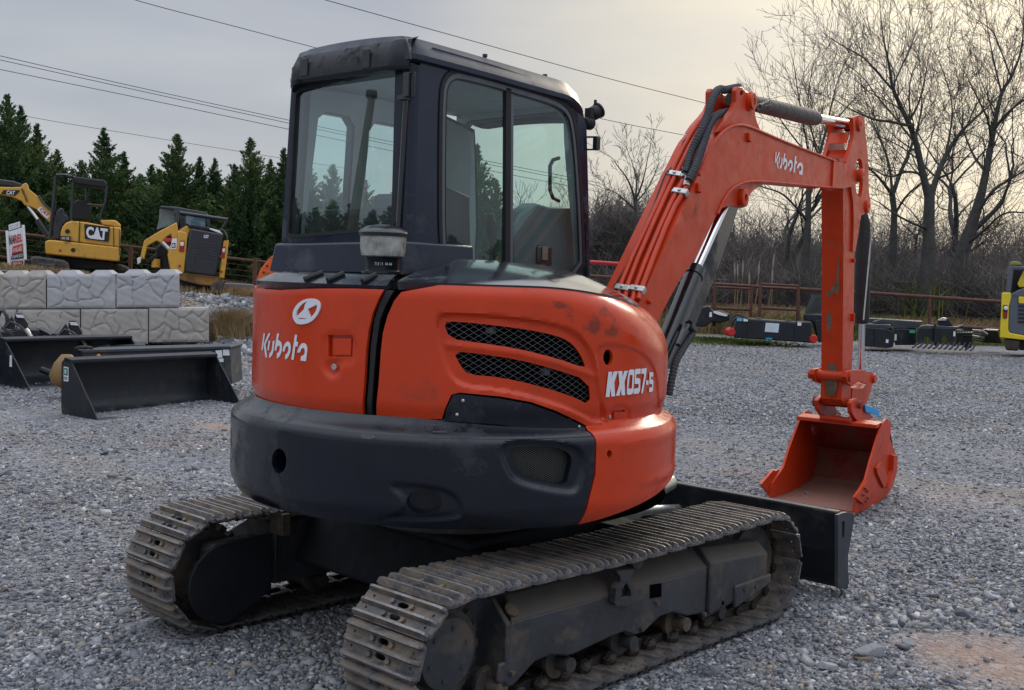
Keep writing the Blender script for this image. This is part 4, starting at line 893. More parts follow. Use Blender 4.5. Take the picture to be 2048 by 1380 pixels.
PL = onB(*z1(955, 1130), -HB); mb = MB(); mb.lathe(B3(PL[0], -HB+.02, PL[1]), -BV, [(.052, 0), (.052, .03), (.044, .034), (.024, .034), (.022, .02)], 24); mb.cyl(B3(PL[0], -HB+.03, PL[1]), B3(PL[0], HB, PL[1]), .03, 18); part('boom_pin', mb, ORANGE_D, boom)
# boom tip fork
z2 = lambda a, b: (1600+a/5.11, 210+b/5.11)
tip = [z2(*p) for p in [(345, 575), (470, 592), (560, 650), (620, 690), (632, 730), (620, 775), (545, 830), (440, 852), (330, 845)]]
tq = bl_(tip, -HB-.012)
bprism('boom_tip_fork', tq, -HB-.014, -HB+.014, ORANGE_D, boom); bprism('boom_tip_fork', tq, HB-.014, HB+.014, ORANGE_D, boom)
PS = onB(*z2(605, 718), -HB-.02); mb = MB(); mb.lathe(B3(PS[0], -HB-.014, PS[1]), -BV, [(.048, 0), (.048, .03), (.035, .04), (.012, .04), (.010, .034)], 26); mb.cyl(B3(PS[0], -HB, PS[1]), B3(PS[0], HB+.02, PS[1]), .03, 18); part('boom_pin', mb, ORANGE_D, boom)
mb = MB()
for p in (z1(985, 570), z1(520, 1035)): u_, z_ = onB(*p, -HB); mb.box(B3(u_, -HB-.008, z_), (.022, .022, .045)); mb.cyl(B3(u_+.02, -HB, z_-.02), B3(u_+.02, -HB-.02, z_-.02), .009, 8)
u_, z_ = onB(1296, 604, -HB); mb.cyl(B3(u_, -HB, z_), B3(u_, -HB-.02, z_), .012, 8)
part('hose_clip', mb, ORANGE_D, boom, bevel=.003)
_A = np.linalg.lstsq(np.array([(250, 190, 1), (1700, 1160, 1), (1350, 250, 1), (330, 1030, 1)], float), np.array([(190, 235), (1240, 1165), (1030, 465), (330, 940)], float), rcond=None)[0]
def bq_(P): return bl_([(1540+a/19.7, 290+b/19.7) for a, b in (np.array([(x, y, 1) for x, y in P])@_A).tolist()], -HB)
glyphs('boom_lettering', [(g_, []) for g_ in GL], bq_, .05, lambda x, y: B3(x, -HB-.0025, y), boom)
# boom cylinder: barrel low, rod high
def rod(name, a, b, c, r1, r2, m1, m2, v=0):
    A, Bp, Cc = [B3(*onB(*p, v)[:1], v, onB(*p, v)[1]) for p in (a, b, c)]; mb = MB(); mb.cyl(A, Bp, r1, 28); mb.cyl(Bp-(Bp-A).normalized()*.05, Bp+(Bp-A).normalized()*.006, r1*1.12, 28); o_ = part(name, mb, m1, EX, bevel=.003); part('piston_rod', MB().cyl(Bp-(Bp-A)*.05, Cc, r2, 24), m2, o_); return o_
bc = rod('boom_cylinder', (1303, 760), (1391, 540), (1452, 405), .050, .0265, BLACKG, CHROME, -.02)
# dark guard plate / rear tube beside the chrome rod
A = B3(*onB(1462, 410, .03)[:1], .05, onB(1462, 410, .03)[1]); 
g = bl_([(1453, 410), (1478, 412), (1432, 550), (1386, 662), (1352, 740), (1335, 735), (1372, 650), (1412, 548)], .02); bprism('cylinder_guard', g, .02, .055, NAVY, EX, bevel=.004)
# elbow fitting and corrugated hose at the barrel foot
def Bp_(px, py, v): u_, z_ = onB(px, py, v); return B3(u_, v, z_)
mb = MB(); mb.tube([Bp_(x, y, -.11) for x, y in ((1356, 690), (1366, 665), (1374, 652), (1380, 650), (1386, 660), (1384, 668))], .014, 10); mb.tube([Bp_(1377, 648, -.11), Bp_(1388, 660, -.11)], .024, 6); part('hose_fitting', mb, BLACKG, bc)
def hose(name, pts, r, v=None, parent=EX, m=HOSE, rib=True):
    P = [V(p) for p in pts]; q = [tuple(p) for p in P]
    for _ in range(3):
        n_ = [q[0]]
        for a, b in zip(q[:-1], q[1:]): a, b = np.array(a), np.array(b); n_ += [tuple(a*.75+b*.25), tuple(a*.25+b*.75)]
        q = n_+[q[-1]]
    # resample finely and add the spiral ribs
    A = np.array(q); d = np.r_[0, np.cumsum(np.linalg.norm(np.diff(A, axis=0), axis=1))]; k = max(6, int(d[-1]/.006)) if rib else 40; t = np.linspace(0, d[-1], k)
    pp = np.stack([np.interp(t, d, A[:, i]) for i in range(3)], 1); rr = [r*(1+(.10 if (i % 3 == 0) else -.05)) if rib else r for i in range(k)]
    return part(name, MB().tube([V(p) for p in pp], rr, 10), m, parent, smooth=60 if not rib else 25)
hose('boom_hose', [Bp_(x, y, -.11) for x, y in ((1384, 668), (1370, 690), (1352, 720), (1345, 750), (1338, 790))], .019)
# steel pipes on the top face of the boom leg
def topf(px, py, up=.02):
    """point on the sloping top face of the lower leg"""
    a, b = onB(1284, 590, -HB), onB(1389, 365, -HB); A = B3(a[0], 0, a[1]); D = (B3(b[0], 0, b[1])-A).normalized(); n_ = D.cross(BV).normalized()
    if n_.dot(CAM-A) < 0: n_ = -n_
    return on_plane(px, py, A+n_*up, n_)
z4 = lambda a, b: (1200+a/3.284, 340+b/3.284)
pipes = [[(110, 860), (140, 720), (370, 240), (455, 40), z1 and (480, -20)], [(160, 840), (190, 715), (400, 230), (505, 25)], [(195, 860), (230, 730), (440, 240), (525, 80)], [(235, 850), (280, 720), (470, 260), (545, 150)], [(205, 850), (250, 725), (490, 170), (520, 130)]]
pip = [[(115, 850), (150, 700), (372, 235), (470, 10), (575, -200), (665, -330), (700, -350)], [(165, 840), (192, 710), (405, 225), (508, 10), (590, -150), (690, -330)], [(212, 860), (242, 730), (448, 250), (545, 70)], [(250, 850), (292, 715), (478, 255), (548, 150), (575, 90)]]
for k, pl in enumerate(pip):
    mb = MB(); q = [topf(*z4(a, b), .022) for a, b in pl]; mb.tube(chaikin([tuple(p) for p in q], 1, False), .0135, 10); part('boom_pipe', mb, ORANGE_D, boom, smooth=60)
def clamp(cx, cy, w_=28):
    a = topf(cx-w_/2, cy-1, .036); b = topf(cx+w_/2, cy+3, .036); c = (a+b)/2; dx = (b-a).normalized(); n_ = (topf(cx, cy, .1)-topf(cx, cy, 0)); n_ = dx.cross((topf(cx+3, cy-8, 0)-topf(cx, cy, 0)).normalized()).normalized(); 
    dy = n_.cross(dx); M = Matrix((dx, dy, n_)).transposed(); mb = MB(); L_ = (b-a).length; mb.box(c, (L_, .035, .008), M); mb.box(c-dx*L_*.47-n_*.015, (.008, .035, .03), M); mb.box(c+dx*L_*.47-n_*.015, (.008, .035, .03), M); mb.cyl(c, c+n_*.012, .010, 6); part('pipe_clamp', mb, STEEL, boom, bevel=.004)
for p in ((1349, 345), (1359, 380), (1244, 573), (1273, 575)): clamp(*p)
mb = MB()
for a, b in (((1372, 335), (1367, 355)), ((1377, 355), (1372, 372))): mb.tube([topf(*a, .03), topf(*b, .03)], [.019, .017], 6)
part('hose_end', mb, STEEL, boom)
bigh = [z1(*p) for p in [(418, 900), (470, 700), (560, 520), (620, 380), (655, 250), (690, 160), (735, 125), (780, 140), (840, 125), (905, 112)]]
bigh2 = [z1(*p) for p in [(450, 970), (520, 820), (575, 650), (640, 440), (700, 370), (780, 345), (850, 335), (960, 330)]]
def hp3(pl, v0, v1): n_ = len(pl)-1; return [Bp_(x, y, lerp(v0, v1, ss(.1, .8, i/n_))) for i, (x, y) in enumerate(pl)]
hose('boom_hose', [topf(*bigh[0], .04), topf(*bigh[1], .06)]+hp3(bigh[2:], -.07, -.03), .021)
hose('boom_hose', [topf(*bigh2[0], .04), topf(*bigh2[1], .05)]+hp3(bigh2[2:], -.09, .0), .021)
hose('boom_hose', hp3([z1(*p) for p in [(905, 118), (860, 122), (830, 120), (800, 150), (760, 150)]], .05, .05), .016, rib=False)
mb = MB(); q = [topf(*z4(a, b), .01) for a, b in ((90, 770), (190, 600), (280, 400), (350, 240))]; mb.tube(q+[topf(*z1(200, 1000), .03), topf(*z1(240, 900), .05), topf(*z1(320, 820), .02), topf(*z1(400, 610), .0), topf(*z1(600, 390), .0)], .004, 6); part('control_cable', mb, BLACK, boom)
# stick cylinder
ac = MB(); A = Bp_(1500, 205, 0); Bq = Bp_(1632, 237, 0); Cq = Bp_(1702, 249, 0)
hz = Bp_(1462, 198, 0)
o_ = part('stick_cylinder', MB().tube([hz, A, A+(Bq-A)*.12, Bq-(Bq-A)*.1, Bq], [.038, .04, .048, .056, .046], 24), mat('sleeved_cylinder', (.085, .078, .075), .75, var=.35, scale=14, bump=.7, bscale=30), EX)
part('piston_rod', MB().cyl(Bq-(Bq-A)*.03, Cq, .032, 22), CHROME, o_); part('rod_end', MB().box(Cq+BU*.02, (.12, .09, .11), Matrix.Rotation(PB, 3, 'Z')), BLACKG, o_, bevel=.02)
mb = MB(); mb.tube([Bp_(x, y, -.04) for x, y in (z1(1060, 320), z1(1130, 290), z1(1190, 280), z1(1150, 260), z1(1060, 290))], .013, 8); mb.tube([Bp_(*z1(1100, 285), -.05), Bp_(*z1(1150, 262), -.05), Bp_(*z1(1190, 238), -.05)], [.012, .014, .006], 6); part('hose_tail', mb, HOSE, o_)
# stick
stk = [z2(440, 820), (1687, 500), (1685, 739), (1683, 800), (1690, 812), (1700, 812), (1704, 735), (1707, 660), (1709, 500), (1718, 430), (1735, 400), (1712, 385), (1706, 360), (1700, 330), (1690, 330)]
sq = bl_(stk, -HS); stick = bprism('stick', sq, -HS, HS, ORANGE_D, EX, bevel=.008)
horn = [z2(*p) for p in [(535, 130), (570, 112), (610, 106), (645, 118), (655, 150), (662, 260), (680, 440), (692, 560), (697, 800), (700, 900), (716, 985), (718, 1040), (700, 1090), (622, 1128), (606, 1200), (600, 1270), (560, 1500), (535, 1500), (545, 1200), (540, 1000), (520, 860), (500, 760), (470, 640), (470, 580), (510, 450), (540, 330), (545, 270)]]
slot = [z2(*p) for p in chaikin([(590, 545), (620, 545), (634, 600), (640, 760), (630, 900), (612, 950), (588, 935), (570, 870), (556, 820), (590, 790), (622, 760), (622, 690), (565, 650), (562, 590)], 1)]
hq = bl_(horn, -HS-.014); sl2 = bl_([z2(*p) for p in chaikin([(582, 548), (615, 545), (634, 600), (640, 760), (630, 900), (612, 950), (584, 930), (566, 870), (560, 740), (564, 600)], 1)], -HS-.014)
bprism('stick_horn_plate', hq, -HS-.018, -HS+.010, ORANGE_D, stick, holes=[sl2]); bprism('stick_horn_plate', hq, HS-.010, HS+.018, ORANGE_D, stick, holes=[sl2])
for p, nm in ((z2(600, 200), 0), (z2(682, 1038), 1)):
    u_, z_ = onB(*p, -HS-.02); mb = MB(); mb.lathe(B3(u_, -HS-.018, z_), -BV, [(.05, 0), (.05, .016), (.04, .02), (.018, .02), (.016, .012)], 26); mb.cyl(B3(u_, -HS, z_), B3(u_, HS+.03, z_), .03, 18); part('stick_pin', mb, ORANGE_D, stick)
# cross plates between the horns
mb = MB()
for a, b in ((z2(440, 300), z2(440, 420)), (z2(420, 470), z2(420, 560))):
    pa, pb_ = onB(*a, 0), onB(*b, 0); mb.hexa([B3(hq[24][0]+.04, -HS+.012, pa[1]), B3(hq[24][0]+.04, HS-.012, pa[1]), B3(hq[24][0]+.06, HS-.012, pa[1]), B3(hq[24][0]+.06, -HS+.012, pa[1])], [B3(hq[22][0]+.06, -HS+.012, pb_[1]), B3(hq[22][0]+.06, HS-.012, pb_[1]), B3(hq[22][0]+.08, HS-.012, pb_[1]), B3(hq[22][0]+.08, -HS+.012, pb_[1])])
part('horn_cross_plate', mb, ORANGE_D, stick)
# worn patch where mud sticks on the stick foot
u_, z_ = onB(1670, 790, 0)
part('mud_patch', sheet(chaikin([(-.035, .0), (-.05, .10), (-.045, .22), (-.01, .27), (.03, .25), (.045, .12), (.03, .01)], 2), [], .03, lambda x, y, d=0: B3(sq[2][0]-.006+d, x, sq[3][1]+.02+y), .004), MUD, stick)
for p, s in (((1663, 690), .02), ((1672, 560), .014), ((1690, 560), .012)): pass
mb = MB()
for px, py, hh in ((1704, 521, .03), (1703, 635, .06)): u_, z_ = onB(px, py, -HS); mb.box(B3(u_, -HS-.012, z_), (.018, .024, hh))
part('hose_clip', mb, ORANGE_D, stick, bevel=.003)
# scratches: bare brown streaks on the stick front
mb = MB(); q0 = sq[1][0]-.0035
for pl in ([(.05, 1.86), (.06, 1.78), (.05, 1.70), (.065, 1.62), (.05, 1.55), (.03, 1.62), (.04, 1.72)], [(-.04, 1.55), (.0, 1.60), (.04, 1.66), (.05, 1.62), (.0, 1.55)], [(-.02, 1.42), (.01, 1.45), (.02, 1.35), (.0, 1.27), (-.015, 1.33)]):
    mb.add([B3(q0, -x, z_) for x, z_ in chaikin(pl, 1)], [tuple(range(len(pl)*2))])
part('paint_scratch', mb, MUD, stick, smooth=0)
# bucket cylinder behind the stick
A = Bp_(1727, 425, -.0); Bq = Bp_(1724, 646, -.0); Cq = Bp_(1721, 752, -.0)
o_ = part('bucket_cylinder', MB().tube([A, A+(Bq-A)*.1, A+(Bq-A)*.5, Bq-(Bq-A)*.02, Bq], [.03, .055, .058, .058, .05], 22), mat('sleeved_cylinder_lower', (.02, .02, .023), .6, var=.3, bump=.6, bscale=40), EX)
part('piston_rod', MB().cyl(Bq, Cq, .026, 20), CHROME, o_)
part('feed_pipe', MB().tube([A+V((0, 0, .02))-BV*.07+BU*.03, Bp_(1727, 640, -.07)], .006, 8), STEEL, o_)
# linkage
z3 = lambda a, b: (1580+a/3.943, 700+b/3.943)
la = [z3(*p) for p in [(430, 170), (480, 158), (560, 160), (620, 175), (655, 190), (660, 240), (640, 268), (600, 270), (565, 255), (540, 245), (505, 262), (480, 285), (440, 262), (425, 210)]]
lq = bl_(la, -.12); bprism('bucket_link', lq, -.135, -.105, ORANGE_D, EX); bprism('bucket_link', [(a, b) for a, b in lq], .105, .135, ORANGE_D, EX)
mb = MB(); u_, z_ = onB(*z3(250, 200), .1); ul_, zl_ = onB(*z3(455, 210), -.12); mb.cyl(B3(ul_, -.15, zl_), B3(ul_, .17, zl_), .038, 20); ur_, zr_ = onB(*z3(640, 225), -.12); mb.cyl(B3(ur_, -.155, zr_), B3(ur_, .155, zr_), .035, 20); part('link_pin', mb, ORANGE_D, EX)
lb = [z3(*p) for p in [(600, 250), (640, 260), (620, 330), (590, 420), (570, 450), (500, 440), (470, 400), (480, 300), (520, 310), (560, 300)]]
bprism('lower_link', bl_(lb, -.06), -.075, .075, ORANGE_D, EX)
# bucket ears and bucket
BR, BLf = -.33, .33
mbp = [(.06, .05)]
rimR = bl_([(1709, 1029), (1711, 1004), (1713, 992), (1732, 958), (1742, 920), (1755, 877), (1764, 850)], BR)
outR = bl_([(1772, 838), (1782, 842), (1782, 860), (1780, 877), (1790, 903), (1794, 913), (1783, 976), (1778, 987), (1757, 1014), (1730, 1027)], BR)
sideR = rimR+outR; sideR = [(a, max(b, .0)) for a, b in sideR]
bk = thing
bucket = bprism('bucket', sideR, BR, BR+.018, ORANGE_D, EX, bevel=.003)
rimL = bl_([(1537, 996), (1545, 975), (1555, 940), (1570, 890), (1582, 852), (1592, 822)], BLf)
duL = rimL[0][0]-rimR[0][0]
sideL = [(a+lerp(duL, duL*.9, i/len(sideR)), b) for i, (a, b) in enumerate(sideR)]
bprism('bucket_side', sideL, BLf-.018, BLf, ORANGE_D, bucket, bevel=.003)
# shell: follows the outer curve, from lip round the back to the top
sh = [sideR[0]]+[sideR[i] for i in (16, 15, 14, 13, 12)]+[(sideR[11][0]-.02, sideR[11][1]), (sideR[9][0]-.015, sideR[9][1]), (sideR[8][0]-.015, sideR[8][1]-.03), (sideR[6][0]+.02, sideR[6][1]-.0), (sideR[6][0]-.03, sideR[6][1]+.01)]
mb = MB(); n = len(sh); vs = []
def inn(i):
    a, b, c = V(sh[max(0, i-1)]), V(sh[i]), V(sh[min(n-1, i+1)]); t = (c-a).normalized(); return b+V((-t.y, t.x))*.015
for v, du in ((BR+.004, 0), (BLf-.004, duL)):
    for i in range(n): vs.append(B3(sh[i][0]+du, v, sh[i][1]+.004))
    for i in range(n): p = inn(i); vs.append(B3(p.x+du, v, p.y+.004))
mb.add(vs, [(i, i+1, 2*n+i+1, 2*n+i) for i in range(n-1)]+[(n+i, 3*n+i, 3*n+i+1, n+i+1) for i in range(n-1)]+[(0, 2*n, 3*n, n), (n-1, 2*n-1, 4*n-1, 3*n-1)])
BIN = mat('scoured_bucket_paint', (.30, .022, .010), .6, var=.3, dirt=(.15, .075, .055), dscale=6, damt=.6, bump=.25, dz=(.24, .13, .10), spec=.3)
part('bucket_shell', mb, BIN, bucket, smooth=40)
# cutting edge with side cutters
mb = MB(); a0, a1 = sh[0], sh[1]; zc = a0[1]; mb.hexa([B3(a0[0]-.03, BR-.004, zc-.010), B3(a0[0]+.12, BR-.004, zc-.010), B3(a0[0]+.12, BR-.004, zc+.012), B3(a0[0], BR-.004, zc+.012)], [B3(a0[0]-.03+duL, BLf+.004, zc-.010), B3(a0[0]+.12+duL, BLf+.004, zc-.010), B3(a0[0]+.12+duL, BLf+.004, zc+.012), B3(a0[0]+duL, BLf+.004, zc+.012)])
part('cutting_edge', mb, BIN, bucket)
cutR = bl_([z3(*p) for p in [(505, 1160), (600, 1032), (620, 1060), (625, 1120), (632, 1160), (620, 1190), (575, 1215)]], BR-.015)
bprism('side_cutter', cutR, BR-.022, BR-.002, ORANGE_D, bucket, bevel=.002)
mb = MB()
for p in ((585, 1090), (570, 1140), (600, 1110), (605, 1165), (590, 1190)): u_, z_ = onB(*z3(*p), BR-.02); mb.cyl(B3(u_, BR-.02, z_), B3(u_, BR-.036, z_), .012, 6)
part('cutter_bolt', mb, BIN, bucket)
cutL = bl_([(1521, 968), (1545, 940), (1549, 942), (1556, 938), (1558, 960), (1540, 992), (1530, 980)], BLf+.01)
bprism('side_cutter', cutL, BLf+.002, BLf+.022, ORANGE_D, bucket, bevel=.002)
rs = bl_([z3(*p) for p in [(715, 890), (770, 990), (778, 1050), (745, 1090), (690, 970), (685, 930)]], BR-.02)
bprism('wear_plate', rs, BR-.02, BR-.001, ORANGE_D, bucket, bevel=.003)
rs = bl_([z3(*p) for p in [(815, 830), (845, 830), (840, 960), (800, 1090), (775, 1085), (810, 950)]], BR-.03)
bprism('wear_plate', rs, BR-.035, BR-.001, ORANGE_D, bucket, bevel=.003)
# ears
for v in (-.125, .125):
    e0 = bl_([z3(*p) for p in [(470, 490), (465, 420), (480, 395), (510, 380), (545, 395), (575, 430), (600, 490), (640, 530), (560, 590), (500, 540)]], -.125)
    bprism('bucket_ear', e0, v-.016, v+.016, ORANGE_D, bucket, bevel=.005)
mb = MB(); u_, z_ = onB(*z3(520, 430), -.125); mb.cyl(B3(u_, -.17, z_), B3(u_, .20, z_), .03, 18); mb.cyl(B3(u_, .17, z_), B3(u_, .2, z_), .045, 18); part('bucket_pin', mb, BIN, bucket)
mb = MB(); tb0 = sideR[6]; a_ = (tb0[0]-.06, tb0[1]-.01); mb.hexa([B3(a_[0]-.05, BR+.01, a_[1]-.01), B3(a_[0]+.12, BR+.01, a_[1]+.0), B3(a_[0]+.12, BR+.01, a_[1]+.03), B3(a_[0]-.05, BR+.01, a_[1]+.02)], [B3(a_[0]-.05+duL, BLf-.01, a_[1]-.01), B3(a_[0]+.12+duL, BLf-.01, a_[1]), B3(a_[0]+.12+duL, BLf-.01, a_[1]+.03), B3(a_[0]-.05+duL, BLf-.01, a_[1]+.02)])
mb.tube([B3(a_[0]-.04, -.12, a_[1]+.035), B3(a_[0]-.04+duL*.35, .12, a_[1]+.035)], .022, 12)
part('bucket_top_bar', mb, ORANGE_D, bucket, bevel=.006)
q = [Bp_(*z3(*p), -.16) for p in ((592, 430), (700, 470), (706, 520), (600, 490))]; nq = (q[1]-q[0]).cross(q[3]-q[0]).normalized()*.012
part('blue_tag', MB().prism(q, nq), BLUE, EX, bevel=.003)
# =====================================================================  TERRAIN
def ds(x, y): p = V((x, y, 0))-V((CAM.x, CAM.y, 0)); return p.dot(FH), p.dot(RH)
def XY(d, s): return V((CAM.x, CAM.y, 0))+FH*d+RH*s
_w = np.random.default_rng(3).uniform(0, 6.28, (12, 3))
def wav(x, y):
    h = 0
    for i, (a, b, c) in enumerate(_w): k = .5+i*.35; h += math.sin(k*(x*math.cos(a)+y*math.sin(a))+b)/(1+i)
    return h
def Hh(d, s):
    z = .28*ss(8, 27, d)
    q = s/max(d, 1)                                    # how far to the side
    lf = ss(-.17, -.23, q)                             # slope up to the bank, left only
    bank = lerp(.78, 1.18, ss(-.26, -.47, q))
    edge = 20.9 if s < -5.25 else lerp(20.9, 19.2, ss(-5.25, -4.6, s))
    up = ss(18.6, 24.5, d) if s > -5.6 or d > 20.7 else 0
    if d > 20.7: up = lerp(1, up, ss(-6.6, -5.0, s))
    z += lf*bank*up
    z += .0035*wav(d, s)*ss(1, 6, d)*(1 if abs(d-20) > 1.2 else .3)
    if d > 32: z -= .25*ss(32, 50, d)*lf
    return z
def H(x, y): return Hh(*ds(x, y))
def gp(px, d):
    """ground point under column px at forward distance d"""
    r = ray(px, 600); P = CAM+r*d; return V((P.x, P.y, H(P.x, P.y)))
dl = [-4, -2, 0, 2, 4, 6, 8, 10, 12, 14, 16, 17, 18, 18.5, 19, 19.5, 20, 20.4, 20.69, 20.71, 21, 21.5, 22, 22.5, 23, 23.5, 24, 25, 26, 27, 28, 29, 30, 31, 32, 34, 36, 38, 40, 45, 50, 60, 80, 120, 300, 900]
sl = [-700, -200, -80, -50, -40, -30, -25, -20, -18, -16, -15, -14, -13, -12, -11, -10, -9, -8, -7.5, -7, -6.5, -6, -5.6, -5.36, -5.34, -5.1, -4.9, -4.7, -4.5, -4.2, -4, -3.6, -3.2, -2.8, -2.4, -2, -1, 0, 1, 2, 4, 6, 8, 10, 12, 15, 20, 30, 50, 80, 200, 700]
mb = MB(); vs = []
for d in dl:
    for s in sl: p = XY(d, s); vs.append((p.x, p.y, Hh(d, s)))
k = len(sl); mb.add(vs, [(i*k+j, i*k+j+1, (i+1)*k+j+1, (i+1)*k+j) for i in range(len(dl)-1) for j in range(k-1)])
def gravel_mat():
    m = bpy.data.materials.new('gravel_yard'); m.use_nodes = True; t = m.node_tree; n = t.nodes; l = t.links; b = n['Principled BSDF']
    g = n.new('ShaderNodeNewGeometry'); P = g.outputs['Position']
    def vor(sc, feat='F1'):
        v = n.new('ShaderNodeTexVoronoi'); v.inputs['Scale'].default_value = sc; v.feature = feat; l.new(P, v.inputs['Vector']); return v
    def noi(sc, det=4, ro=.6):
        v = n.new('ShaderNodeTexNoise'); v.inputs['Scale'].default_value = sc; v.inputs['Detail'].default_value = det; v.inputs['Roughness'].default_value = ro; l.new(P, v.inputs['Vector']); return v.outputs[0]
    def mr(x, a, b_, c=0, d=1):
        r = n.new('ShaderNodeMapRange'); r.inputs[1].default_value = a; r.inputs[2].default_value = b_; r.inputs[3].default_value = c; r.inputs[4].default_value = d; l.new(x, r.inputs[0]); return r.outputs[0]
    def ma(op, x, y):
        q = n.new('ShaderNodeMath'); q.operation = op
        for i, u_ in enumerate((x, y)):
            if isinstance(u_, (int, float)): q.inputs[i].default_value = u_
            else: l.new(u_, q.inputs[i])
        return q.outputs[0]
    def mix(f, a, c):
        x = n.new('ShaderNodeMix'); x.data_type = 'RGBA'
        if isinstance(f, float): x.inputs[0].default_value = f
        else: l.new(f, x.inputs[0])
        for i, u_ in ((6, a), (7, c)):
            if isinstance(u_, tuple): x.inputs[i].default_value = (*u_, 1)
            else: l.new(u_, x.inputs[i])
        return x.outputs[2]
    va, vb = vor(30), vor(75)
    cr = n.new('ShaderNodeValToRGB'); sx = n.new('ShaderNodeSeparateColor'); l.new(va.outputs['Color'], sx.inputs[0]); l.new(sx.outputs[0], cr.inputs[0]); e = cr.color_ramp.elements
    e[0].color = (.08, .085, .105, 1); e[1].color = (.46, .465, .485, 1); x = e.new(.45); x.color = (.15, .157, .175, 1); x = e.new(.8); x.color = (.25, .258, .28, 1)
    cr2 = n.new('ShaderNodeValToRGB'); sx2 = n.new('ShaderNodeSeparateColor'); l.new(vb.outputs['Color'], sx2.inputs[0]); l.new(sx2.outputs[1], cr2.inputs[0]); e = cr2.color_ramp.elements
    e[0].color = (.09, .095, .12, 1); e[1].color = (.38, .385, .405, 1); x = e.new(.5); x.color = (.155, .162, .18, 1)
    c = mix(mr(noi(5, 3), .4, .6), cr.outputs[0], cr2.outputs[0])
    dust = noi(1.1, 9, .72); c = mix(ma('MULTIPLY', mr(dust, .50, .66), .6), c, (.26, .235, .20))
    big = noi(.35, 3); c2 = n.new('ShaderNodeVectorMath'); c2.operation = 'SCALE'; l.new(c, c2.inputs[0]); l.new(mr(big, .3, .7, .86, 1.14), c2.inputs['Scale']); c = c2.outputs[0]
    # red dirt showing through where the stone is thin
    last = None
    spots = [(1960, 1300, .50, .72), (1850, 1272, .22, .5), (2048, 1340, .5, .7), (430, 853, .30, .85), (370, 885, .5, .5), (200, 870, .5, .25), (250, 1130, .3, .3), (1500, 945, .5, .35), (1900, 990, .6, .3), (490, 745, .55, .75), (640, 1280, .4, .25), (350, 870, .4, .3), (1420, 832, .4, .4), (1840, 1230, .2, .5), (860, 1370, .3, .3)]
    wp = noi(3.5, 6, .65)
    for px, py, r_, am in spots:
        r0 = ray(px, py); tt = (.02-CAM.z)/r0.z; q = CAM+r0*tt
        vsb = n.new('ShaderNodeVectorMath'); vsb.operation = 'SUBTRACT'; l.new(P, vsb.inputs[0]); vsb.inputs[1].default_value = (q.x, q.y, 0)
        vm = n.new('ShaderNodeVectorMath'); vm.operation = 'MULTIPLY'; l.new(vsb.outputs[0], vm.inputs[0]); vm.inputs[1].default_value = (1, 1, 0)
        ln = n.new('ShaderNodeVectorMath'); ln.operation = 'LENGTH'; l.new(vm.outputs[0], ln.inputs[0])
        f = mr(ma('ADD', ln.outputs['Value'], ma('MULTIPLY', wp, r_*1.6)), r_*.9, r_*1.9, am, 0)
        last = f if last is None else ma('MAXIMUM', last, f)
    # lanes packed down by wheels run across the yard
    mpg = n.new('ShaderNodeMapping'); mpg.inputs['Rotation'].default_value = (0, 0, -YAW+.25); mpg.inputs['Scale'].default_value = (1.1, .12, 1); l.new(P, mpg.inputs[0]); lane = n.new('ShaderNodeTexNoise'); lane.inputs['Scale'].default_value = .8; lane.inputs['Detail'].default_value = 5; l.new(mpg.outputs[0], lane.inputs['Vector'])
    c = mix(ma('MULTIPLY', mr(lane.outputs[0], .5, .64), .6), c, mix(noi(40, 4), (.115, .118, .13), (.20, .203, .215)))
    c = mix(ma('MULTIPLY', mr(lane.outputs[0], .47, .36), .7), c, mix(noi(25, 4), (.19, .155, .125), (.25, .225, .19)))
    c = mix(last, c, mix(noi(30, 3), (.21, .125, .085), (.27, .19, .14)))
    # earth bank and grass strip away from the yard
    at_ = n.new('ShaderNodeAttribute'); at_.attribute_name = 'earth'; c = mix(ma('MULTIPLY', at_.outputs['Fac'], mr(noi(2.5, 6), .3, .6, .5, 1)), c, mix(noi(9, 4), (.22, .14, .09), (.27, .21, .15)))
    at2 = n.new('ShaderNodeAttribute'); at2.attribute_name = 'grassy'; c = mix(ma('MULTIPLY', at2.outputs['Fac'], mr(noi(3, 5), .35, .5)), c, mix(noi(12, 4), (.10, .12, .045), (.21, .19, .10)))
    tn = n.new('ShaderNodeVectorMath'); tn.operation = 'MULTIPLY'; l.new(c, tn.inputs[0]); tn.inputs[1].default_value = (1.28, 1.27, 1.29); l.new(tn.outputs[0], b.inputs['Base Color']); b.inputs['Roughness'].default_value = .85; b.inputs['Specular IOR Level'].default_value = .25
    hgt = ma('ADD', ma('MULTIPLY', va.outputs['Distance'], -1.0), ma('ADD', ma('MULTIPLY', vb.outputs['Distance'], -.5), ma('MULTIPLY', noi(14, 5), .6)))
    hb = ma('MULTIPLY', hgt, ma('SUBTRACT', 1.0, ma('MULTIPLY', last, .8)))
    bp = n.new('ShaderNodeBump'); bp.inputs['Strength'].default_value = 1.0; bp.inputs['Distance'].default_value = .03; l.new(hb, bp.inputs['Height']); l.new(bp.outputs[0], b.inputs['Normal'])
    return m
GRAV = gravel_mat()
g = struct('ground', mb, GRAV, smooth=40)
at1 = g.data.attributes.new('earth', 'FLOAT', 'POINT'); at2 = g.data.attributes.new('grassy', 'FLOAT', 'POINT')
for i, v in enumerate(g.data.vertices):
    d, s = ds(v.co.x, v.co.y); q = s/max(d, 1)
    at1.data[i].value = max(ss(22.5, 25, d)*ss(-.15, -.2, q), .9*ss(20.5, 21, d)*ss(-5.3, -5.5, s), .5*ss(17.5, 19, d)*ss(-.1, -.16, q))
    at2.data[i].value = max(ss(28.5, 30, d)*ss(-.1, 0, q), ss(32, 34, d))
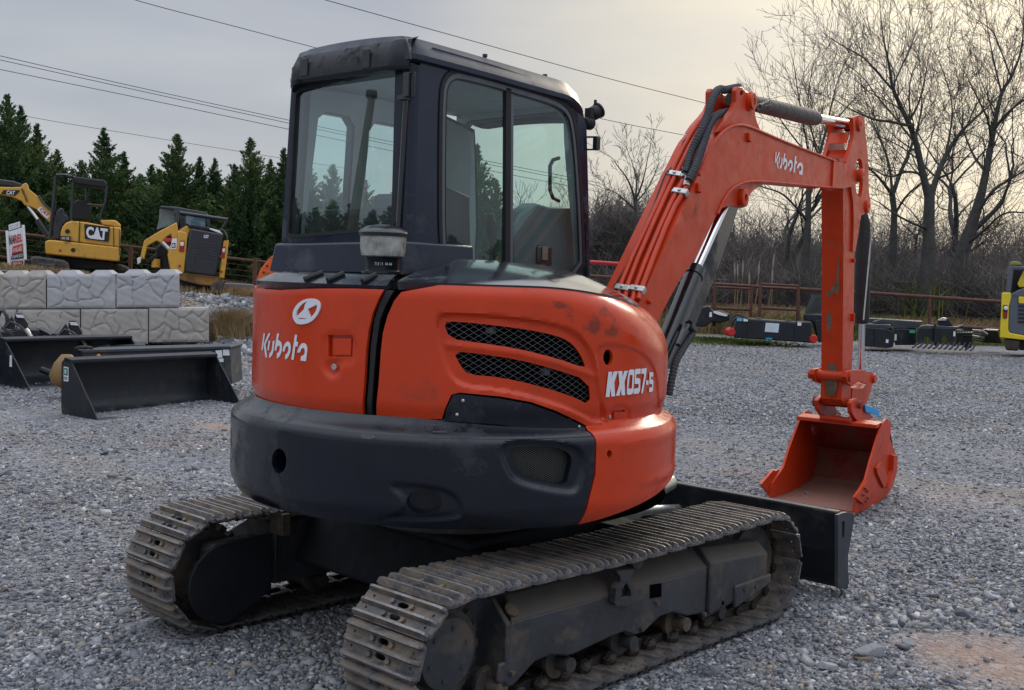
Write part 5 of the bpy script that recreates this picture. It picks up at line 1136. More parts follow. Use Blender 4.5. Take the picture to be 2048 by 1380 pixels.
# loose stone lying on the near part of the yard: hundreds of thousands of chips, one object
def stones(n_, dmin, dmax, smin, smax, name, msh=None, keep=None, seed=1):
    R = np.random.default_rng(seed); t = (1+5**.5)/2
    ico = np.array([(a, b, c) for a in (-1, 1) for b in (-1, 1) for c in (-1, 1)])*.78
    fc = np.array([(0, 1, 3), (0, 3, 2), (4, 6, 7), (4, 7, 5), (0, 4, 5), (0, 5, 1), (2, 3, 7), (2, 7, 6), (0, 2, 6), (0, 6, 4), (1, 5, 7), (1, 7, 3)])
    u = R.random(n_); d = dmin*(dmax/dmin)**u; s = R.uniform(-.56, .54, n_)*d
    x = CAM.x+FH.x*d+RH.x*s; y = CAM.y+FH.y*d+RH.y*s
    ok = np.ones(n_, bool)
    if keep is not None: ok = keep(x, y, R)
    x, y, d, s = x[ok], y[ok], d[ok], s[ok]; n_ = len(x)
    z = np.array([Hh(a, b) for a, b in zip(d[::1], s[::1])])
    sz = smin+(smax-smin)*R.random(n_)**2.2; sz *= np.where(R.random(n_) < .012, 1.7, 1)
    sc = np.stack([sz*R.uniform(.7, 1.3, n_), sz*R.uniform(.5, 1, n_), sz*R.uniform(.3, .65, n_)], 1)
    P = (ico[None]*(1+R.uniform(-.50, .25, (n_, 8, 1)))+R.uniform(-.28, .28, (n_, 8, 3)))*sc[:, None, :]
    a = R.uniform(0, 6.28, n_); b = R.normal(0, .5, n_); ca, sa, cb, sb = np.cos(a), np.sin(a), np.cos(b), np.sin(b)
    X = P[..., 0]*cb[:, None]-P[..., 2]*sb[:, None]; Z = P[..., 0]*sb[:, None]+P[..., 2]*cb[:, None]; Y = P[..., 1]
    P = np.stack([X*ca[:, None]-Y*sa[:, None]+x[:, None], X*sa[:, None]+Y*ca[:, None]+y[:, None], Z+(z+sc[:, 2]*.25)[:, None]], 2).reshape(-1, 3)
    F_ = (fc[None]+8*np.arange(n_)[:, None, None]).reshape(-1)
    me = bpy.data.meshes.new(name); me.vertices.add(len(P)); me.vertices.foreach_set('co', P.ravel()); nf = len(F_)//3
    me.loops.add(len(F_)); me.loops.foreach_set('vertex_index', F_.astype(np.int32)); me.polygons.add(nf); me.polygons.foreach_set('loop_start', np.arange(nf, dtype=np.int32)*3); me.polygons.foreach_set('loop_total', np.full(nf, 3, np.int32))
    me.update(calc_edges=True)
    ca_ = me.attributes.new('tone', 'FLOAT', 'POINT'); ca_.data.foreach_set('value', np.repeat(R.random(n_), 8).astype(np.float32)); me.materials.append(msh); return me
def stone_mat():
    m = bpy.data.materials.new('crushed_stone'); m.use_nodes = True; t = m.node_tree; n = t.nodes; l = t.links; b = n['Principled BSDF']
    a = n.new('ShaderNodeAttribute'); a.attribute_name = 'tone'; cr = n.new('ShaderNodeValToRGB'); l.new(a.outputs['Fac'], cr.inputs[0]); e = cr.color_ramp.elements
    e[0].color = (.075, .08, .095, 1); e[1].color = (.55, .55, .57, 1)
    for p, c in ((.25, (.155, .160, .176)), (.55, (.228, .233, .255)), (.82, (.32, .327, .35)), (.90, (.28, .225, .175)), (.93, (.40, .40, .41))): x = e.new(p); x.color = (*c, 1)
    g_ = n.new('ShaderNodeNewGeometry'); nz = n.new('ShaderNodeTexNoise'); nz.inputs['Scale'].default_value = 60; nz.inputs['Detail'].default_value = 5; l.new(g_.outputs['Position'], nz.inputs['Vector'])
    s = n.new('ShaderNodeVectorMath'); s.operation = 'SCALE'; l.new(cr.outputs[0], s.inputs[0]); r = n.new('ShaderNodeMapRange'); r.inputs[3].default_value = .65; r.inputs[4].default_value = 1.35; l.new(nz.outputs[0], r.inputs[0]); l.new(r.outputs[0], s.inputs['Scale'])
    l.new(s.outputs[0], b.inputs['Base Color']); b.inputs['Roughness'].default_value = .8; b.inputs['Specular IOR Level'].default_value = .3
    bp = n.new('ShaderNodeBump'); bp.inputs['Strength'].default_value = .5; bp.inputs['Distance'].default_value = .004; l.new(nz.outputs[0], bp.inputs['Height']); l.new(bp.outputs[0], b.inputs['Normal']); return m
STONE = stone_mat()
bare = []
for px, py, r_ in ((1975, 1300, .42), (1850, 1275, .16), (2048, 1330, .45), (430, 853, .28), (490, 748, .5)):
    r0 = ray(px, py); q = CAM+r0*((.02-CAM.z)/r0.z); bare.append((q.x, q.y, r_))
def keep(x, y, R):
    ok = np.ones(len(x), bool)
    for a, b, r_ in bare: dd = np.hypot(x-a, (y-b))/r_; ok &= (dd > 1) | (R.random(len(x)) < .16+.5*np.clip(dd-.6, 0, 1))
    nz_ = np.sin(x*1.3+2)*np.sin(y*1.7+1)+np.sin(x*3.1)*np.sin(y*2.3+.5)*.6
    ok &= R.random(len(x)) < np.clip(.80+nz_*.42, .22, 1)
    ok &= ~((np.abs(x) < 1.28) & (np.abs(np.abs(y)-.78) < .21))
    return ok
me = stones(240000, 2.6, 14, .005, .019, 'gravel', STONE, keep)
put('gravel', me, kind='stuff')
me = stones(110000, 12.5, 25, .010, .026, 'gravel', STONE, lambda x, y, R: R.random(len(x)) < .8, 33); put('gravel', me, kind='stuff')
me = stones(3800, 2.8, 11, .016, .038, 'loose_stones', STONE, keep, 21); put('loose_stones', me, kind='stuff')
# small windrow of bigger chips pushed up by the tracks
def keep2(x, y, R):
    ok = np.zeros(len(x), bool)
    for px, py, rx, ry in ((1880, 1225, .33, .20), (1820, 1240, .2, .12), (1960, 1215, .3, .1)):
        r0 = ray(px, py); q = CAM+r0*((.02-CAM.z)/r0.z); dx = (x-q.x)*RH.x+(y-q.y)*RH.y; dy = (x-q.x)*FH.x+(y-q.y)*FH.y; ok |= (dx/rx)**2+(dy/ry)**2 < R.random(len(x))*1.2
    return ok
me = stones(60000, 3.8, 6.5, .012, .034, 'gravel_windrow', STONE, keep2, 5); put('gravel_windrow', me, kind='stuff')
# single rocks
def rock(name, c, size, seed, label, m=STONE, tone=.6, group=None):
    import bmesh
    R = random.Random(seed); bm = bmesh.new(); bmesh.ops.create_icosphere(bm, subdivisions=3, radius=1); me = bpy.data.meshes.new(name)
    pl = [(V((R.gauss(0, 1), R.gauss(0, 1), R.gauss(0, 1))).normalized(), R.uniform(.55, .85)) for _ in range(13)]
    for v in bm.verts:
        for n_, k in pl:
            q = v.co.dot(n_)-k
            if q > 0: v.co -= n_*q*.92
        v.co = V((v.co.x*size[0], v.co.y*size[1], v.co.z*size[2]))
    bm.to_mesh(me); bm.free(); me.materials.append(m); a = me.attributes.new('tone', 'FLOAT', 'POINT'); a.data.foreach_set('value', np.full(len(me.vertices), tone, np.float32))
    me.polygons.foreach_set('use_smooth', [True]*len(me.polygons)); me.set_sharp_from_angle(angle=rad(28))
    o = put(name, me, loc=c, label=label, cat='rock', group=group); o.rotation_euler = (0, 0, YAW-PI/2+R.uniform(-.2, .2)); return o
def g0(px, py, z=0): r0 = ray(px, py); return CAM+r0*((z-CAM.z)/r0.z)
rock('rock', g0(1737, 1316)+V((0, 0, .028)), (.078, .05, .042), 4, 'largest grey rock lying on the gravel right of the near track', tone=.62)
rock('rock', g0(1655, 1340)+V((0, 0, .014)), (.048, .035, .026), 8, 'smaller flat tan-grey stone left of the largest rock', tone=.7)
rock('rock', g0(1815, 1290)+V((0, 0, .012)), (.042, .03, .022), 12, 'pale stone at the edge of the bare dirt patch', tone=.74)
rock('rock', g0(1903, 1362)+V((0, 0, .01)), (.028, .022, .018), 15, 'small reddish brown stone near the bottom right corner', tone=.895)
rock('rock', g0(1925, 1238)+V((0, 0, .02)), (.04, .035, .035), 19, 'dark rounded stone on the little ridge of pushed-up gravel', tone=.1)
# heap of broken rock against the bank at the end of the block wall
def heap(name, label, px0, py0, w_, h_, n_, seed, smin, smax, tone=None):
    R = random.Random(seed)
def keep3(x, y, R):
    dx = []; ok = np.zeros(len(x), bool); d = (x-CAM.x)*FH.x+(y-CAM.y)*FH.y; s = (x-CAM.x)*RH.x+(y-CAM.y)*RH.y
    q = s/d; return (q > -.295+.012*(23-d)) & (q < -.232) & (d > 18.7) & (d < 23.4) & (R.random(len(x)) < .75)
me = stones(90000, 18.5, 23.5, .03, .10, 'rubble', STONE, keep3, 9); put('rubble', me, kind='stuff')
# =====================================================================  LEFT SIDE: block wall, parked machines, implements
def slab(name, pts, tf, d, th, m, parent=None, bevel=.01, dirv=None, sm=35, **k):
    """outline read in a view, stood at forward distance d and given a real thickness th behind it"""
    p = [at(*tf(*q), d) for q in pts]; mb = MB()
    if dirv is None: c_ = sum((V(x) for x in p), V((0, 0, 0)))/len(p)-CAM; dirv = V((c_.x, c_.y, 0)).normalized()
    mb.prism(p, dirv*th); return part(name, mb, m, parent, bevel=bevel, smooth=sm, **k)
def tub(name, pts, tf, d, r, m, parent=None, n=8, dd=None, **k):
    q = [at(*tf(*p[:2]), d+(p[2] if len(p) > 2 else 0)) for p in pts]; return part(name, MB().tube(q, r, n), m, parent, smooth=60, **k)
def dec(name, body, quad, tf, d, m, parent, bold=.02, off=.012):
    q = [at(*tf(*p), d-off) for p in quad]; f = quadmap(q); P, F_ = text2d(body, bold); return part(name, MB().add([f(x, y) for x, y in P], F_), m, parent, smooth=0)
def panel(name, quad, tf, d, m, parent, off=.008):
    return part(name, MB().prism([at(*tf(*p), d-off) for p in quad], FH*.004), m, parent, smooth=0)
ID = lambda x, y: (x, y)
# ---- retaining wall of cast blocks ----
BLK = mat('cast_stone_block', (.37, .35, .33), .9, var=.12, scale=2.5, bump=.35, bscale=30, dirt=(.30, .25, .20), dscale=1.2, damt=.25)
BLK2 = mat('cool_cast_stone_block', (.40, .40, .42), .9, var=.10, scale=2.5, bump=.35, bscale=30)
def block(x0, x1, yt, yb, d, m, label, seed, knobs=True):
    R = np.random.default_rng(seed); a, b, c, e = at(x0+1, yt, d), at(x1-1, yt-.4, d), at(x1-1, yb, d), at(x0+1, yb+.4, d)
    ex = b-a; ez = a-e; w_, h_ = ex.length, ez.length; nu, nv = int(w_*52), int(h_*52); cells = R.random((int(R.integers(8, 14)), 2))*[w_*1.1, h_*1.1]-[w_*.05, h_*.05]
    U_, V_ = np.meshgrid(np.linspace(0, w_, nu+1), np.linspace(0, h_, nv+1)); wx = U_+.03*np.sin(V_*17+seed)+.02*np.sin(U_*23); wy = V_+.03*np.sin(U_*13+seed)
    dd = np.sort(np.hypot(wx[..., None]-cells[:, 0], wy[..., None]-cells[:, 1]), -1); gap = dd[..., 1]-dd[..., 0]
    edge = np.minimum(np.minimum(U_, w_-U_), np.minimum(V_, h_-V_)); hh = .028*np.clip(gap/(.022+.02*np.sin(U_*5+seed)**2), 0, 1)*np.clip(edge/.04, 0, 1)+.004*np.sin(U_*31+V_*19)*np.sin(V_*27-U_*11)*np.clip(edge/.05, 0, 1)
    exn, ezn = ex.normalized(), ez.normalized(); c_ = (a+c)/2-CAM; FH_ = V((c_.x, c_.y, 0)).normalized(); nn = -FH_; mb = MB(); vs = []
    for j in range(nv+1):
        for i in range(nu+1): vs.append(e+exn*float(U_[j, i])+ezn*float(V_[j, i])+nn*float(hh[j, i]))
    k = nu+1; mb.add(vs, [(j*k+i, j*k+i+1, (j+1)*k+i+1, (j+1)*k+i) for j in range(nv) for i in range(nu)])
    q = [e, e+exn*w_, e+exn*w_+ezn*h_, e+ezn*h_]; B = [p+FH_*.6 for p in q]; mb.add(q+B, [(4, 7, 6, 5), (0, 4, 5, 1), (1, 5, 6, 2), (2, 6, 7, 3), (3, 7, 4, 0)])
    if knobs:
        for t in (.27, .77):
            c0 = e+ezn*h_+exn*w_*t+FH*.08; mb.hexa([c0-exn*.20, c0+exn*.20, c0+exn*.20+FH*.34, c0-exn*.20+FH*.34], [c0-exn*.12+ezn*.075+FH*.05, c0+exn*.12+ezn*.075+FH*.05, c0+exn*.12+ezn*.075+FH*.27, c0-exn*.12+ezn*.075+FH*.27])
    o = part('concrete_block', mb, m, smooth=40); o['label'] = label; o['category'] = 'block'; o['group'] = 'cast blocks of the retaining wall'; return o
D_W = 20.0
block(-128, -2, 549, 617, D_W, BLK, 'upper course wall block at the far left edge of the wall', 1)
block(-2, 93, 549, 617, D_W, BLK, 'upper course wall block at the left edge of the photo, tan grey', 2)
block(93, 232, 548.5, 616.5, D_W, BLK2, 'upper course wall block in the middle, cool grey stone pattern', 3)
block(232, 360, 547, 614.5, D_W, BLK2, 'upper course wall block at the right end, palest grey, two knobs on top', 4)
block(-100, 34, 619, 688, D_W, BLK, 'lower course wall block at the left behind the dark implements', 8, False)
block(34, 161, 619, 690, D_W, BLK, 'lower course tan wall block behind the two tilted boxes', 5, False)
block(161, 297, 618, 688, D_W, BLK, 'lower course wall block in the middle above the black bucket', 6, False)
block(297, 419, 616, 684, D_W, BLK, 'lower course wall block at the right end, sticking out past the upper course', 7, False)
# flat steel sections lying on top of the wall
o = slab('steel_beam', [(-40, 541), (180, 546), (180, 549), (-40, 548)], ID, 20.5, .3, RUST, None, 0); o['label'] = 'rusty flat steel beam lying along the top of the block wall'; o['category'] = 'beam'
# ---- yellow mini excavator ----
a1 = lambda x, y: (x/5.75, 320+y/5.75)
D1 = 26.4
Y1 = thing('mini_excavator', 'yellow mini excavator with open black canopy on the bank above the block wall', 'excavator', gp(180, 27.2))
slab('house', [(520, 935), (560, 920), (600, 920), (1340, 1000), (1388, 1010), (1376, 1165), (1280, 1160), (600, 1090), (520, 1078)], a1, D1, 1.35, YELLOW, Y1, .03)
eng = slab('engine_cover', [(695, 922), (698, 830), (720, 765), (760, 720), (820, 700), (1000, 715), (1250, 765), (1392, 775), (1384, 1005), (1300, 995)], a1, D1+.02, 1.3, YELLOW, Y1, .03)
slab('rear_cover', [(1150, 688), (1330, 692), (1390, 742), (1392, 778), (1180, 745)], a1, D1+.1, 1.1, YELLOW, Y1, .03)
panel('panel_seam', [(912, 708), (922, 710), (912, 955), (900, 952)], a1, D1, BLACK, eng); panel('panel_seam', [(1300, 770), (1308, 770), (1312, 1000), (1304, 998)], a1, D1, BLACK, eng)
panel('logo_panel', [(970, 735), (1262, 770), (1246, 940), (975, 905)], a1, D1, BLACK, eng, .014)
dec('logo_lettering', 'CAT', [(992, 898), (1225, 925), (1240, 790), (990, 760)], a1, D1, DECAL, eng, .05, .022)
mb = MB(); mb.prism([at(*a1(*p), D1-.026) for p in ((1055, 905), (1130, 850), (1185, 920))], FH*.003); part('logo_triangle', mb, DECAL, eng, smooth=0)
panel('model_plate', [(700, 872), (818, 880), (800, 928), (698, 916)], a1, D1, BLACK, eng, .012); dec('model_lettering', '303 CR', [(708, 910), (795, 918), (800, 890), (708, 884)], a1, D1, DECAL, eng, .02, .018)
for nm, c, r_, m_ in (('vent_hole_shade', (775, 820), 28, BLACK), ('tow_hole_shade', (840, 1035), 26, BLACK), ('red_decal', (690, 1040), 16, RED)):
    mb = MB(); mb.prism([at(*a1(c[0]+r_*math.cos(t*.4), c[1]+r_*.9*math.sin(t*.4)), D1-.012) for t in range(16)], FH*.004); part(nm, mb, m_, eng, smooth=0)  # the two holes are flat black discs, their inner shade painted on
mb = MB()
for k in range(13): y = 800+k*23; mb.prism([at(*a1(*p), D1-.01) for p in ((1366, y), (1383, y+2), (1383, y+12), (1364, y+10))], FH*.015)
part('louvre', mb, BLACK, eng, smooth=0)
bm_ = slab('boom', [(-190, 330), (0, 308), (150, 312), (240, 308), (275, 270), (305, 262), (322, 290), (335, 335), (440, 420), (520, 520), (600, 610), (600, 740), (500, 655), (420, 565), (330, 528), (285, 520), (250, 470), (150, 425), (0, 395), (-190, 410)], a1, D1+.5, .26, YELLOW, Y1, .02)
panel('boom_sticker', [(40, 345), (228, 345), (210, 378), (170, 412), (10, 388)], a1, D1+.5, BLACK, bm_, .012); dec('boom_lettering', 'CAT', [(70, 396), (165, 402), (175, 356), (80, 350)], a1, D1+.5, DECAL, bm_, .03, .02)
panel('rental_sticker', [(470, 535), (580, 640), (540, 678), (425, 565)], a1, D1+.5, DECAL, bm_, .012); dec('sticker_lettering', 'CAT', [(452, 568), (540, 655), (572, 632), (480, 548)], a1, D1+.5, RED, bm_, .03, .02)
tub('boom_hose', [(250, 330), (290, 420), (310, 480)], a1, D1+.46, .02, RUST, bm_); tub('boom_hose', [(440, 410), (500, 500), (560, 560), (600, 590)], a1, D1+.46, .025, HOSE, bm_)
slab('stick_cylinder', [(-190, 190), (0, 222), (150, 240), (270, 282), (262, 320), (150, 300), (0, 285), (-190, 270)], a1, D1+.55, .16, BLACKG, Y1, .02)
tub('boom_cylinder', [(440, 690), (575, 880)], a1, D1+.6, .09, BLACKG, Y1, 12); tub('piston_rod', [(325, 530), (450, 700)], a1, D1+.6, .045, CHROME, Y1, 10)
slab('canopy', [(825, 185), (1195, 228), (1228, 262), (1232, 322), (1150, 315), (850, 270), (835, 215)], a1, D1+.15, 1.0, CHAR, Y1, .03)
for pl in ([(840, 260), (828, 450), (820, 690)], [(1230, 300), (1215, 480), (1170, 600), (1155, 700)], [(640, 185), (625, 400), (590, 700), (575, 905)], [(650, 175), (740, 172), (830, 190)], [(600, 360, .2), (640, 520, .2), (600, 700, .2)], [(1005, 310, .9), (990, 470, .9)], [(1010, 512), (1200, 528)], [(620, 350, .9), (610, 560, .9), (600, 880, .9)]):
    tub('canopy_post', pl, a1, D1+.15, .035, BLACKG, Y1)
slab('operator_seat', [(812, 520), (840, 480), (890, 455), (1010, 465), (1048, 500), (1050, 600), (1040, 695), (810, 685)], a1, D1+.5, .45, BLACK, Y1, .04)
slab('control_console', [(605, 910), (625, 690), (650, 590), (700, 545), (740, 570), (750, 620), (790, 640), (800, 690), (740, 725), (705, 790), (690, 920)], a1, D1+.4, .5, CHAR2, Y1, .04)
slab('undercarriage', [(560, 1095), (1300, 1165), (1290, 1260), (560, 1260)], a1, D1+.35, .8, BLACK, Y1, .03)
slab('track', [(350, 1110), (420, 1105), (740, 1150), (795, 1185), (805, 1280), (340, 1262)], a1, D1-.1, .35, DARKM, Y1, .05)
slab('track', [(1230, 1215), (1290, 1195), (1380, 1195), (1470, 1225), (1510, 1290), (1230, 1290)], a1, D1+.7, .35, DARKM, Y1, .05)
slab('dozer_blade', [(255, 1150), (355, 1145), (350, 1250), (250, 1250)], a1, D1-.1, 1.3, BLACK, Y1, .02)
slab('track_roller_frame', [(440, 1190), (640, 1195), (640, 1255), (430, 1250)], a1, D1-.13, .05, CHAR2, Y1, .02)
# ---- yellow track loader seen from behind ----
a2 = lambda x, y: (240+x/6, 390+y/6)
D2 = 24.6
Y2 = thing('track_loader', 'yellow compact track loader with black rear door on the bank beside the wall', 'loader', gp(405, 25.4))
slab('rear_door', [(845, 400), (1238, 470), (1205, 700), (1152, 978), (772, 925), (800, 700)], a2, D2-.06, .12, mat('black_door_paint', (.018, .021, .028), .35, var=.25), Y2, .03)
mb = MB()
for k in range(5): mb.prism([at(*a2(*p), D2-.075) for p in ((878-k*2, 552+k*32), (1170-k*5, 590+k*33), (1169-k*5, 598+k*33), (878-k*2, 560+k*32))], FH*.01)
part('door_louvre', mb, CHAR2, Y2, smooth=0)
mb = MB(); mb.prism([at(*a2(*p), D2-.075) for p in ((880, 690), (890, 690), (880, 900), (870, 900))], FH*.01); mb.prism([at(*a2(*p), D2-.075) for p in ((890, 722), (1150, 758), (1150, 766), (890, 730))], FH*.01); part('door_crease', mb, CHAR2, Y2, smooth=0)
dec('door_lettering', 'CAT', [(1003, 515), (1062, 522), (1066, 482), (1006, 475)], a2, D2-.06, DECAL, Y2, .04, .02)
slab('rear_post', [(690, 430), (760, 440), (815, 460), (770, 935), (610, 920), (570, 720), (600, 600), (690, 560)], a2, D2, .35, YELLOW, Y2, .02)
slab('rear_post', [(1240, 548), (1305, 540), (1290, 700), (1252, 1002), (1188, 992)], a2, D2, .35, YELLOW, Y2, .02)
slab('engine_hood', [(800, 365), (850, 392), (1240, 468), (1190, 430), (1060, 385), (870, 350)], a2, D2, .9, CHAR, Y2, .02)
slab('hood_side', [(690, 560), (690, 430), (800, 365), (850, 400), (820, 500)], a2, D2+.2, .8, YELLOW, Y2, .02)
slab('chassis', [(600, 915), (1255, 998), (1100, 1092), (960, 1080), (740, 1025)], a2, D2+.05, 1.0, mat('muddy_yellow_paint', (.36, .19, .045), .6, var=.25, dirt=(.15, .09, .05), dscale=3, damt=.5), Y2, .02)
slab('track', [(1090, 1065), (1245, 1008), (1240, 1140), (1215, 1196), (1110, 1180), (1080, 1120)], a2, D2-.02, 1.6, DARKM, Y2, .04)
slab('track', [(420, 640), (500, 560), (560, 600), (600, 900), (610, 960), (740, 1130), (600, 1140), (430, 900)], a2, D2+.5, 1.2, BLACK, Y2, .05)
slab('belly', [(740, 1020), (1110, 1080), (1100, 1170), (740, 1130)], a2, D2+.3, 1.0, BLACK, Y2, .02)
slab('lift_arm', [(290, 545), (480, 430), (680, 325), (700, 430), (690, 560), (640, 600), (610, 470), (560, 500), (500, 580), (440, 548), (330, 610), (290, 780), (245, 735)], a2, D2+.15, .16, YELLOW, Y2, .02)
slab('lower_arm_link', [(300, 790), (440, 700), (470, 740), (330, 830)], a2, D2+.3, .2, CHAR, Y2, .02)
slab('coupler', [(205, 760), (260, 735), (250, 810), (210, 835)], a2, D2+.4, .3, WHITE, Y2, .01)
tub('tilt_cylinder', [(510, 570), (600, 660)], a2, D2+.1, .05, STEEL, Y2); tub('chassis_wheel', [(430, 770, 0), (430, 870, 0)], a2, D2+.4, .10, YELLOW, Y2)
slab('red_lock_bar', [(510, 520), (690, 520), (680, 560), (530, 565)], a2, D2+.08, .05, RED, Y2, .01)
panel('paper_notice', [(625, 525), (685, 520), (675, 650), (605, 650)], a2, D2, WHITE, Y2, .012); dec('notice_lettering', 'C5', [(615, 635), (665, 635), (672, 575), (620, 575)], a2, D2, BLACK, Y2, .03, .02)
for q, m_ in (([(722, 545), (775, 550), (765, 685), (705, 680)], REDL), ([(1225, 620), (1268, 625), (1255, 760), (1208, 755)], REDL), ([(725, 560), (768, 563), (760, 610), (722, 606)], WHITE), ([(1232, 640), (1262, 642), (1256, 685), (1228, 682)], WHITE)):
    panel('tail_light', q, a2, D2, m_, Y2, .014 if m_ is REDL else .02)
for c in ((715, 850), (1217, 920), (1250, 605)): mb = MB(); mb.prism([at(*a2(c[0]+14*math.cos(t*.52), c[1]+14*math.sin(t*.52)), D2-.02) for t in range(12)], FH*.01); part('reflector', mb, REDL if c[1] > 700 else AMBER, Y2, smooth=0)
slab('cab_roof', [(470, 150), (490, 128), (680, 142), (1030, 205), (1065, 240), (1060, 262), (700, 210), (660, 175)], a2, D2+.8, .9, CHAR2, Y2, .03)
slab('cab_pillar', [(640, 165), (700, 190), (720, 250), (690, 440), (655, 340), (660, 230)], a2, D2+.8, .1, CHAR2, Y2, .01)
slab('cab_pillar', [(1040, 250), (1075, 265), (1080, 400), (1045, 390)], a2, D2+.8, .1, CHAR2, Y2, .01)
slab('cab_inner', [(700, 230), (790, 240), (800, 360), (790, 470), (690, 430)], a2, D2+.9, .1, BLACK, Y2, .01)
slab('cab_window', [(475, 165), (650, 180), (655, 335), (600, 360), (440, 415), (465, 300)], a2, D2+1.0, .02, mat('dusty_window', (.16, .19, .19), .15, var=.3, spec=.6), Y2, 0)
slab('rear_window', [(790, 248), (1022, 285), (1022, 388), (862, 366), (792, 342)], a2, D2+.85, .02, mat('sky_blue_window', (.10, .17, .22), .06, var=.1, spec=1), Y2, 0)
slab('cab_floor', [(440, 415), (700, 300), (1080, 390), (1080, 460), (700, 470), (500, 560)], a2, D2+1.05, .6, BLACK, Y2, .01)
tub('guard_bar', [(720, 215), (900, 240), (1100, 270), (1300, 298)], a2, D2+.3, .042, BLACKG, Y2, 10); tub('guard_bar', [(1295, 298), (1240, 380), (1200, 430)], a2, D2+.3, .03, BLACKG, Y2)
tub('hydraulic_hose', [(1205, 410), (1250, 430), (1280, 490), (1285, 540)], a2, D2, .02, HOSE, Y2); slab('side_hood', [(1070, 395), (1190, 425), (1235, 468), (1180, 455), (1080, 415)], a2, D2-.02, .2, WHITE, Y2, .01)
slab('hose_cluster', [(720, 240), (780, 260), (800, 380), (810, 460), (720, 440)], a2, D2+.25, .2, CHAR, Y2, .02)
# ---- orange machine hood showing beside the cab ----
O1 = slab('orange_implement', [(1660, 1230), (1650, 1120), (1645, 1000), (1680, 900), (1740, 820), (1800, 750), (1870, 700), (2000, 690), (2300, 690), (2300, 1230)], a2, 23.5, 1.0, mat('bright_orange_paint', (.72, .105, .012), .4, var=.06), None, .02)
O1['label'] = 'bright orange implement hood partly hidden behind the dark cab'; O1['category'] = 'implement'
dec('hood_lettering', 'KW 121', [(1752, 980), (1905, 980), (1905, 930), (1752, 930)], a2, 23.5, mat('faint_red_lettering', (.30, .06, .02), .5), O1, .01, .012)
for c in ((1725, 928), (1765, 850), (1680, 1020), (1672, 1110), (1795, 740)): mb = MB(); mb.cyl(at(*a2(*c), 23.5), at(*a2(*c), 23.47), .022, 8); part('bolt', mb, BLACK, O1, smooth=0)
slab('trim_edge', [(1850, 780), (1872, 700), (1990, 690), (1990, 720), (1880, 760)], a2, 23.48, .02, CHAR, O1, 0)
# concrete barrier low behind the loader
o = slab('concrete_barrier', [(1255, 1052), (1605, 1075), (1605, 1215), (1230, 1185)], a2, 27.0, .4, mat('old_concrete', (.20, .20, .19), .9, var=.2, bump=.3), None, .02); o['label'] = 'low weathered grey concrete barrier under the pipe fence'; o['category'] = 'barrier'
# ---- pipe fence on the bank ----
FN = thing('pipe_fence', 'rusty pipe rail fence running along the left bank in front of the cedars', 'fence', gp(250, 29))
def rail(pl, d, r_=.035, root=FN): 
    for a, b in zip(pl[:-1], pl[1:]): part('rail', MB().cyl(at(*a, d), at(*b, d), r_, 8), RUST, root, smooth=60)
rail([(-60, 455), (110, 476), (260, 493), (510, 522), (640, 537)], 28.5); rail([(-60, 504), (120, 531)], 28.5); rail([(440, 562), (508, 571), (640, 585)], 28.5)
for px, t, b in ((510, 516, 596), (-40, 452, 545), (262, 492, 560), (640, 532, 612)):
    part('fence_post', MB().cyl(at(px, t, 28.4), at(px-2, b+6, 28.4), .055, 10), RUST, FN, smooth=60)
mb = MB()
for k in range(4): mb.cyl(at(-60, 466+k*11, 28.5), at(640, 548+k*11, 28.5), .006, 4)
part('fence_wire', mb, RUST, FN)
# ---- sign with two white posts ----
a6 = lambda x, y: (x/12, 430+y/12)
D6 = 25.6
SG = thing('sign', 'white sign with red and black lettering between two white posts', 'sign', gp(40, 25.6))
panel_ = lambda n_, q, m_, off: part(n_, MB().prism([at(*a6(*p), D6-off) for p in q], FH*.02), m_, SG, smooth=0)
panel_('sign_board', [(190, 405), (560, 285), (590, 1060), (560, 1215), (250, 1210), (215, 1000)], WHITE, 0)
panel_('sign_topper', [(205, 235), (472, 155), (480, 290), (215, 372)], WHITE, .0)
tub('sign_post', [(165, 375), (200, 900), (225, 1265)], a6, D6-.02, .035, WHITE, SG); tub('sign_post', [(555, 240), (590, 700), (610, 1070)], a6, D6-.02, .035, WHITE, SG)
def sdec(body, q, m_, off=.03, b=.03): dec('sign_lettering', body, q, a6, D6, m_, SG, b, off)
sdec('N/A', [(218, 720), (345, 685), (345, 470), (212, 490)], BLACK); sdec('REL', [(340, 690), (530, 625), (535, 440), (340, 480)], RED)
panel_('red_band', [(305, 755), (545, 685), (545, 890), (285, 940)], RED, .02); sdec('AVAILABLE', [(310, 905), (535, 850), (540, 730), (325, 790)], WHITE, .045, .0)
panel_('black_band', [(285, 940), (548, 885), (560, 1030), (265, 1070)], BLACK, .02); sdec('CRANE.BOX', [(285, 1045), (548, 1000), (548, 915), (290, 975)], WHITE, .045, .0)
panel_('red_band', [(280, 1110), (548, 1090), (548, 1210), (280, 1205)], REDL, .02); sdec('RENTALS', [(320, 1190), (520, 1180), (520, 1120), (320, 1130)], WHITE, .045, .0)
sdec('RENT-IT-NOW', [(228, 290), (460, 225), (458, 190), (228, 262)], BLACK, .03, .0); sdec('CALL US 1-800', [(245, 335), (440, 275), (440, 240), (245, 305)], BLACK, .03, .0)
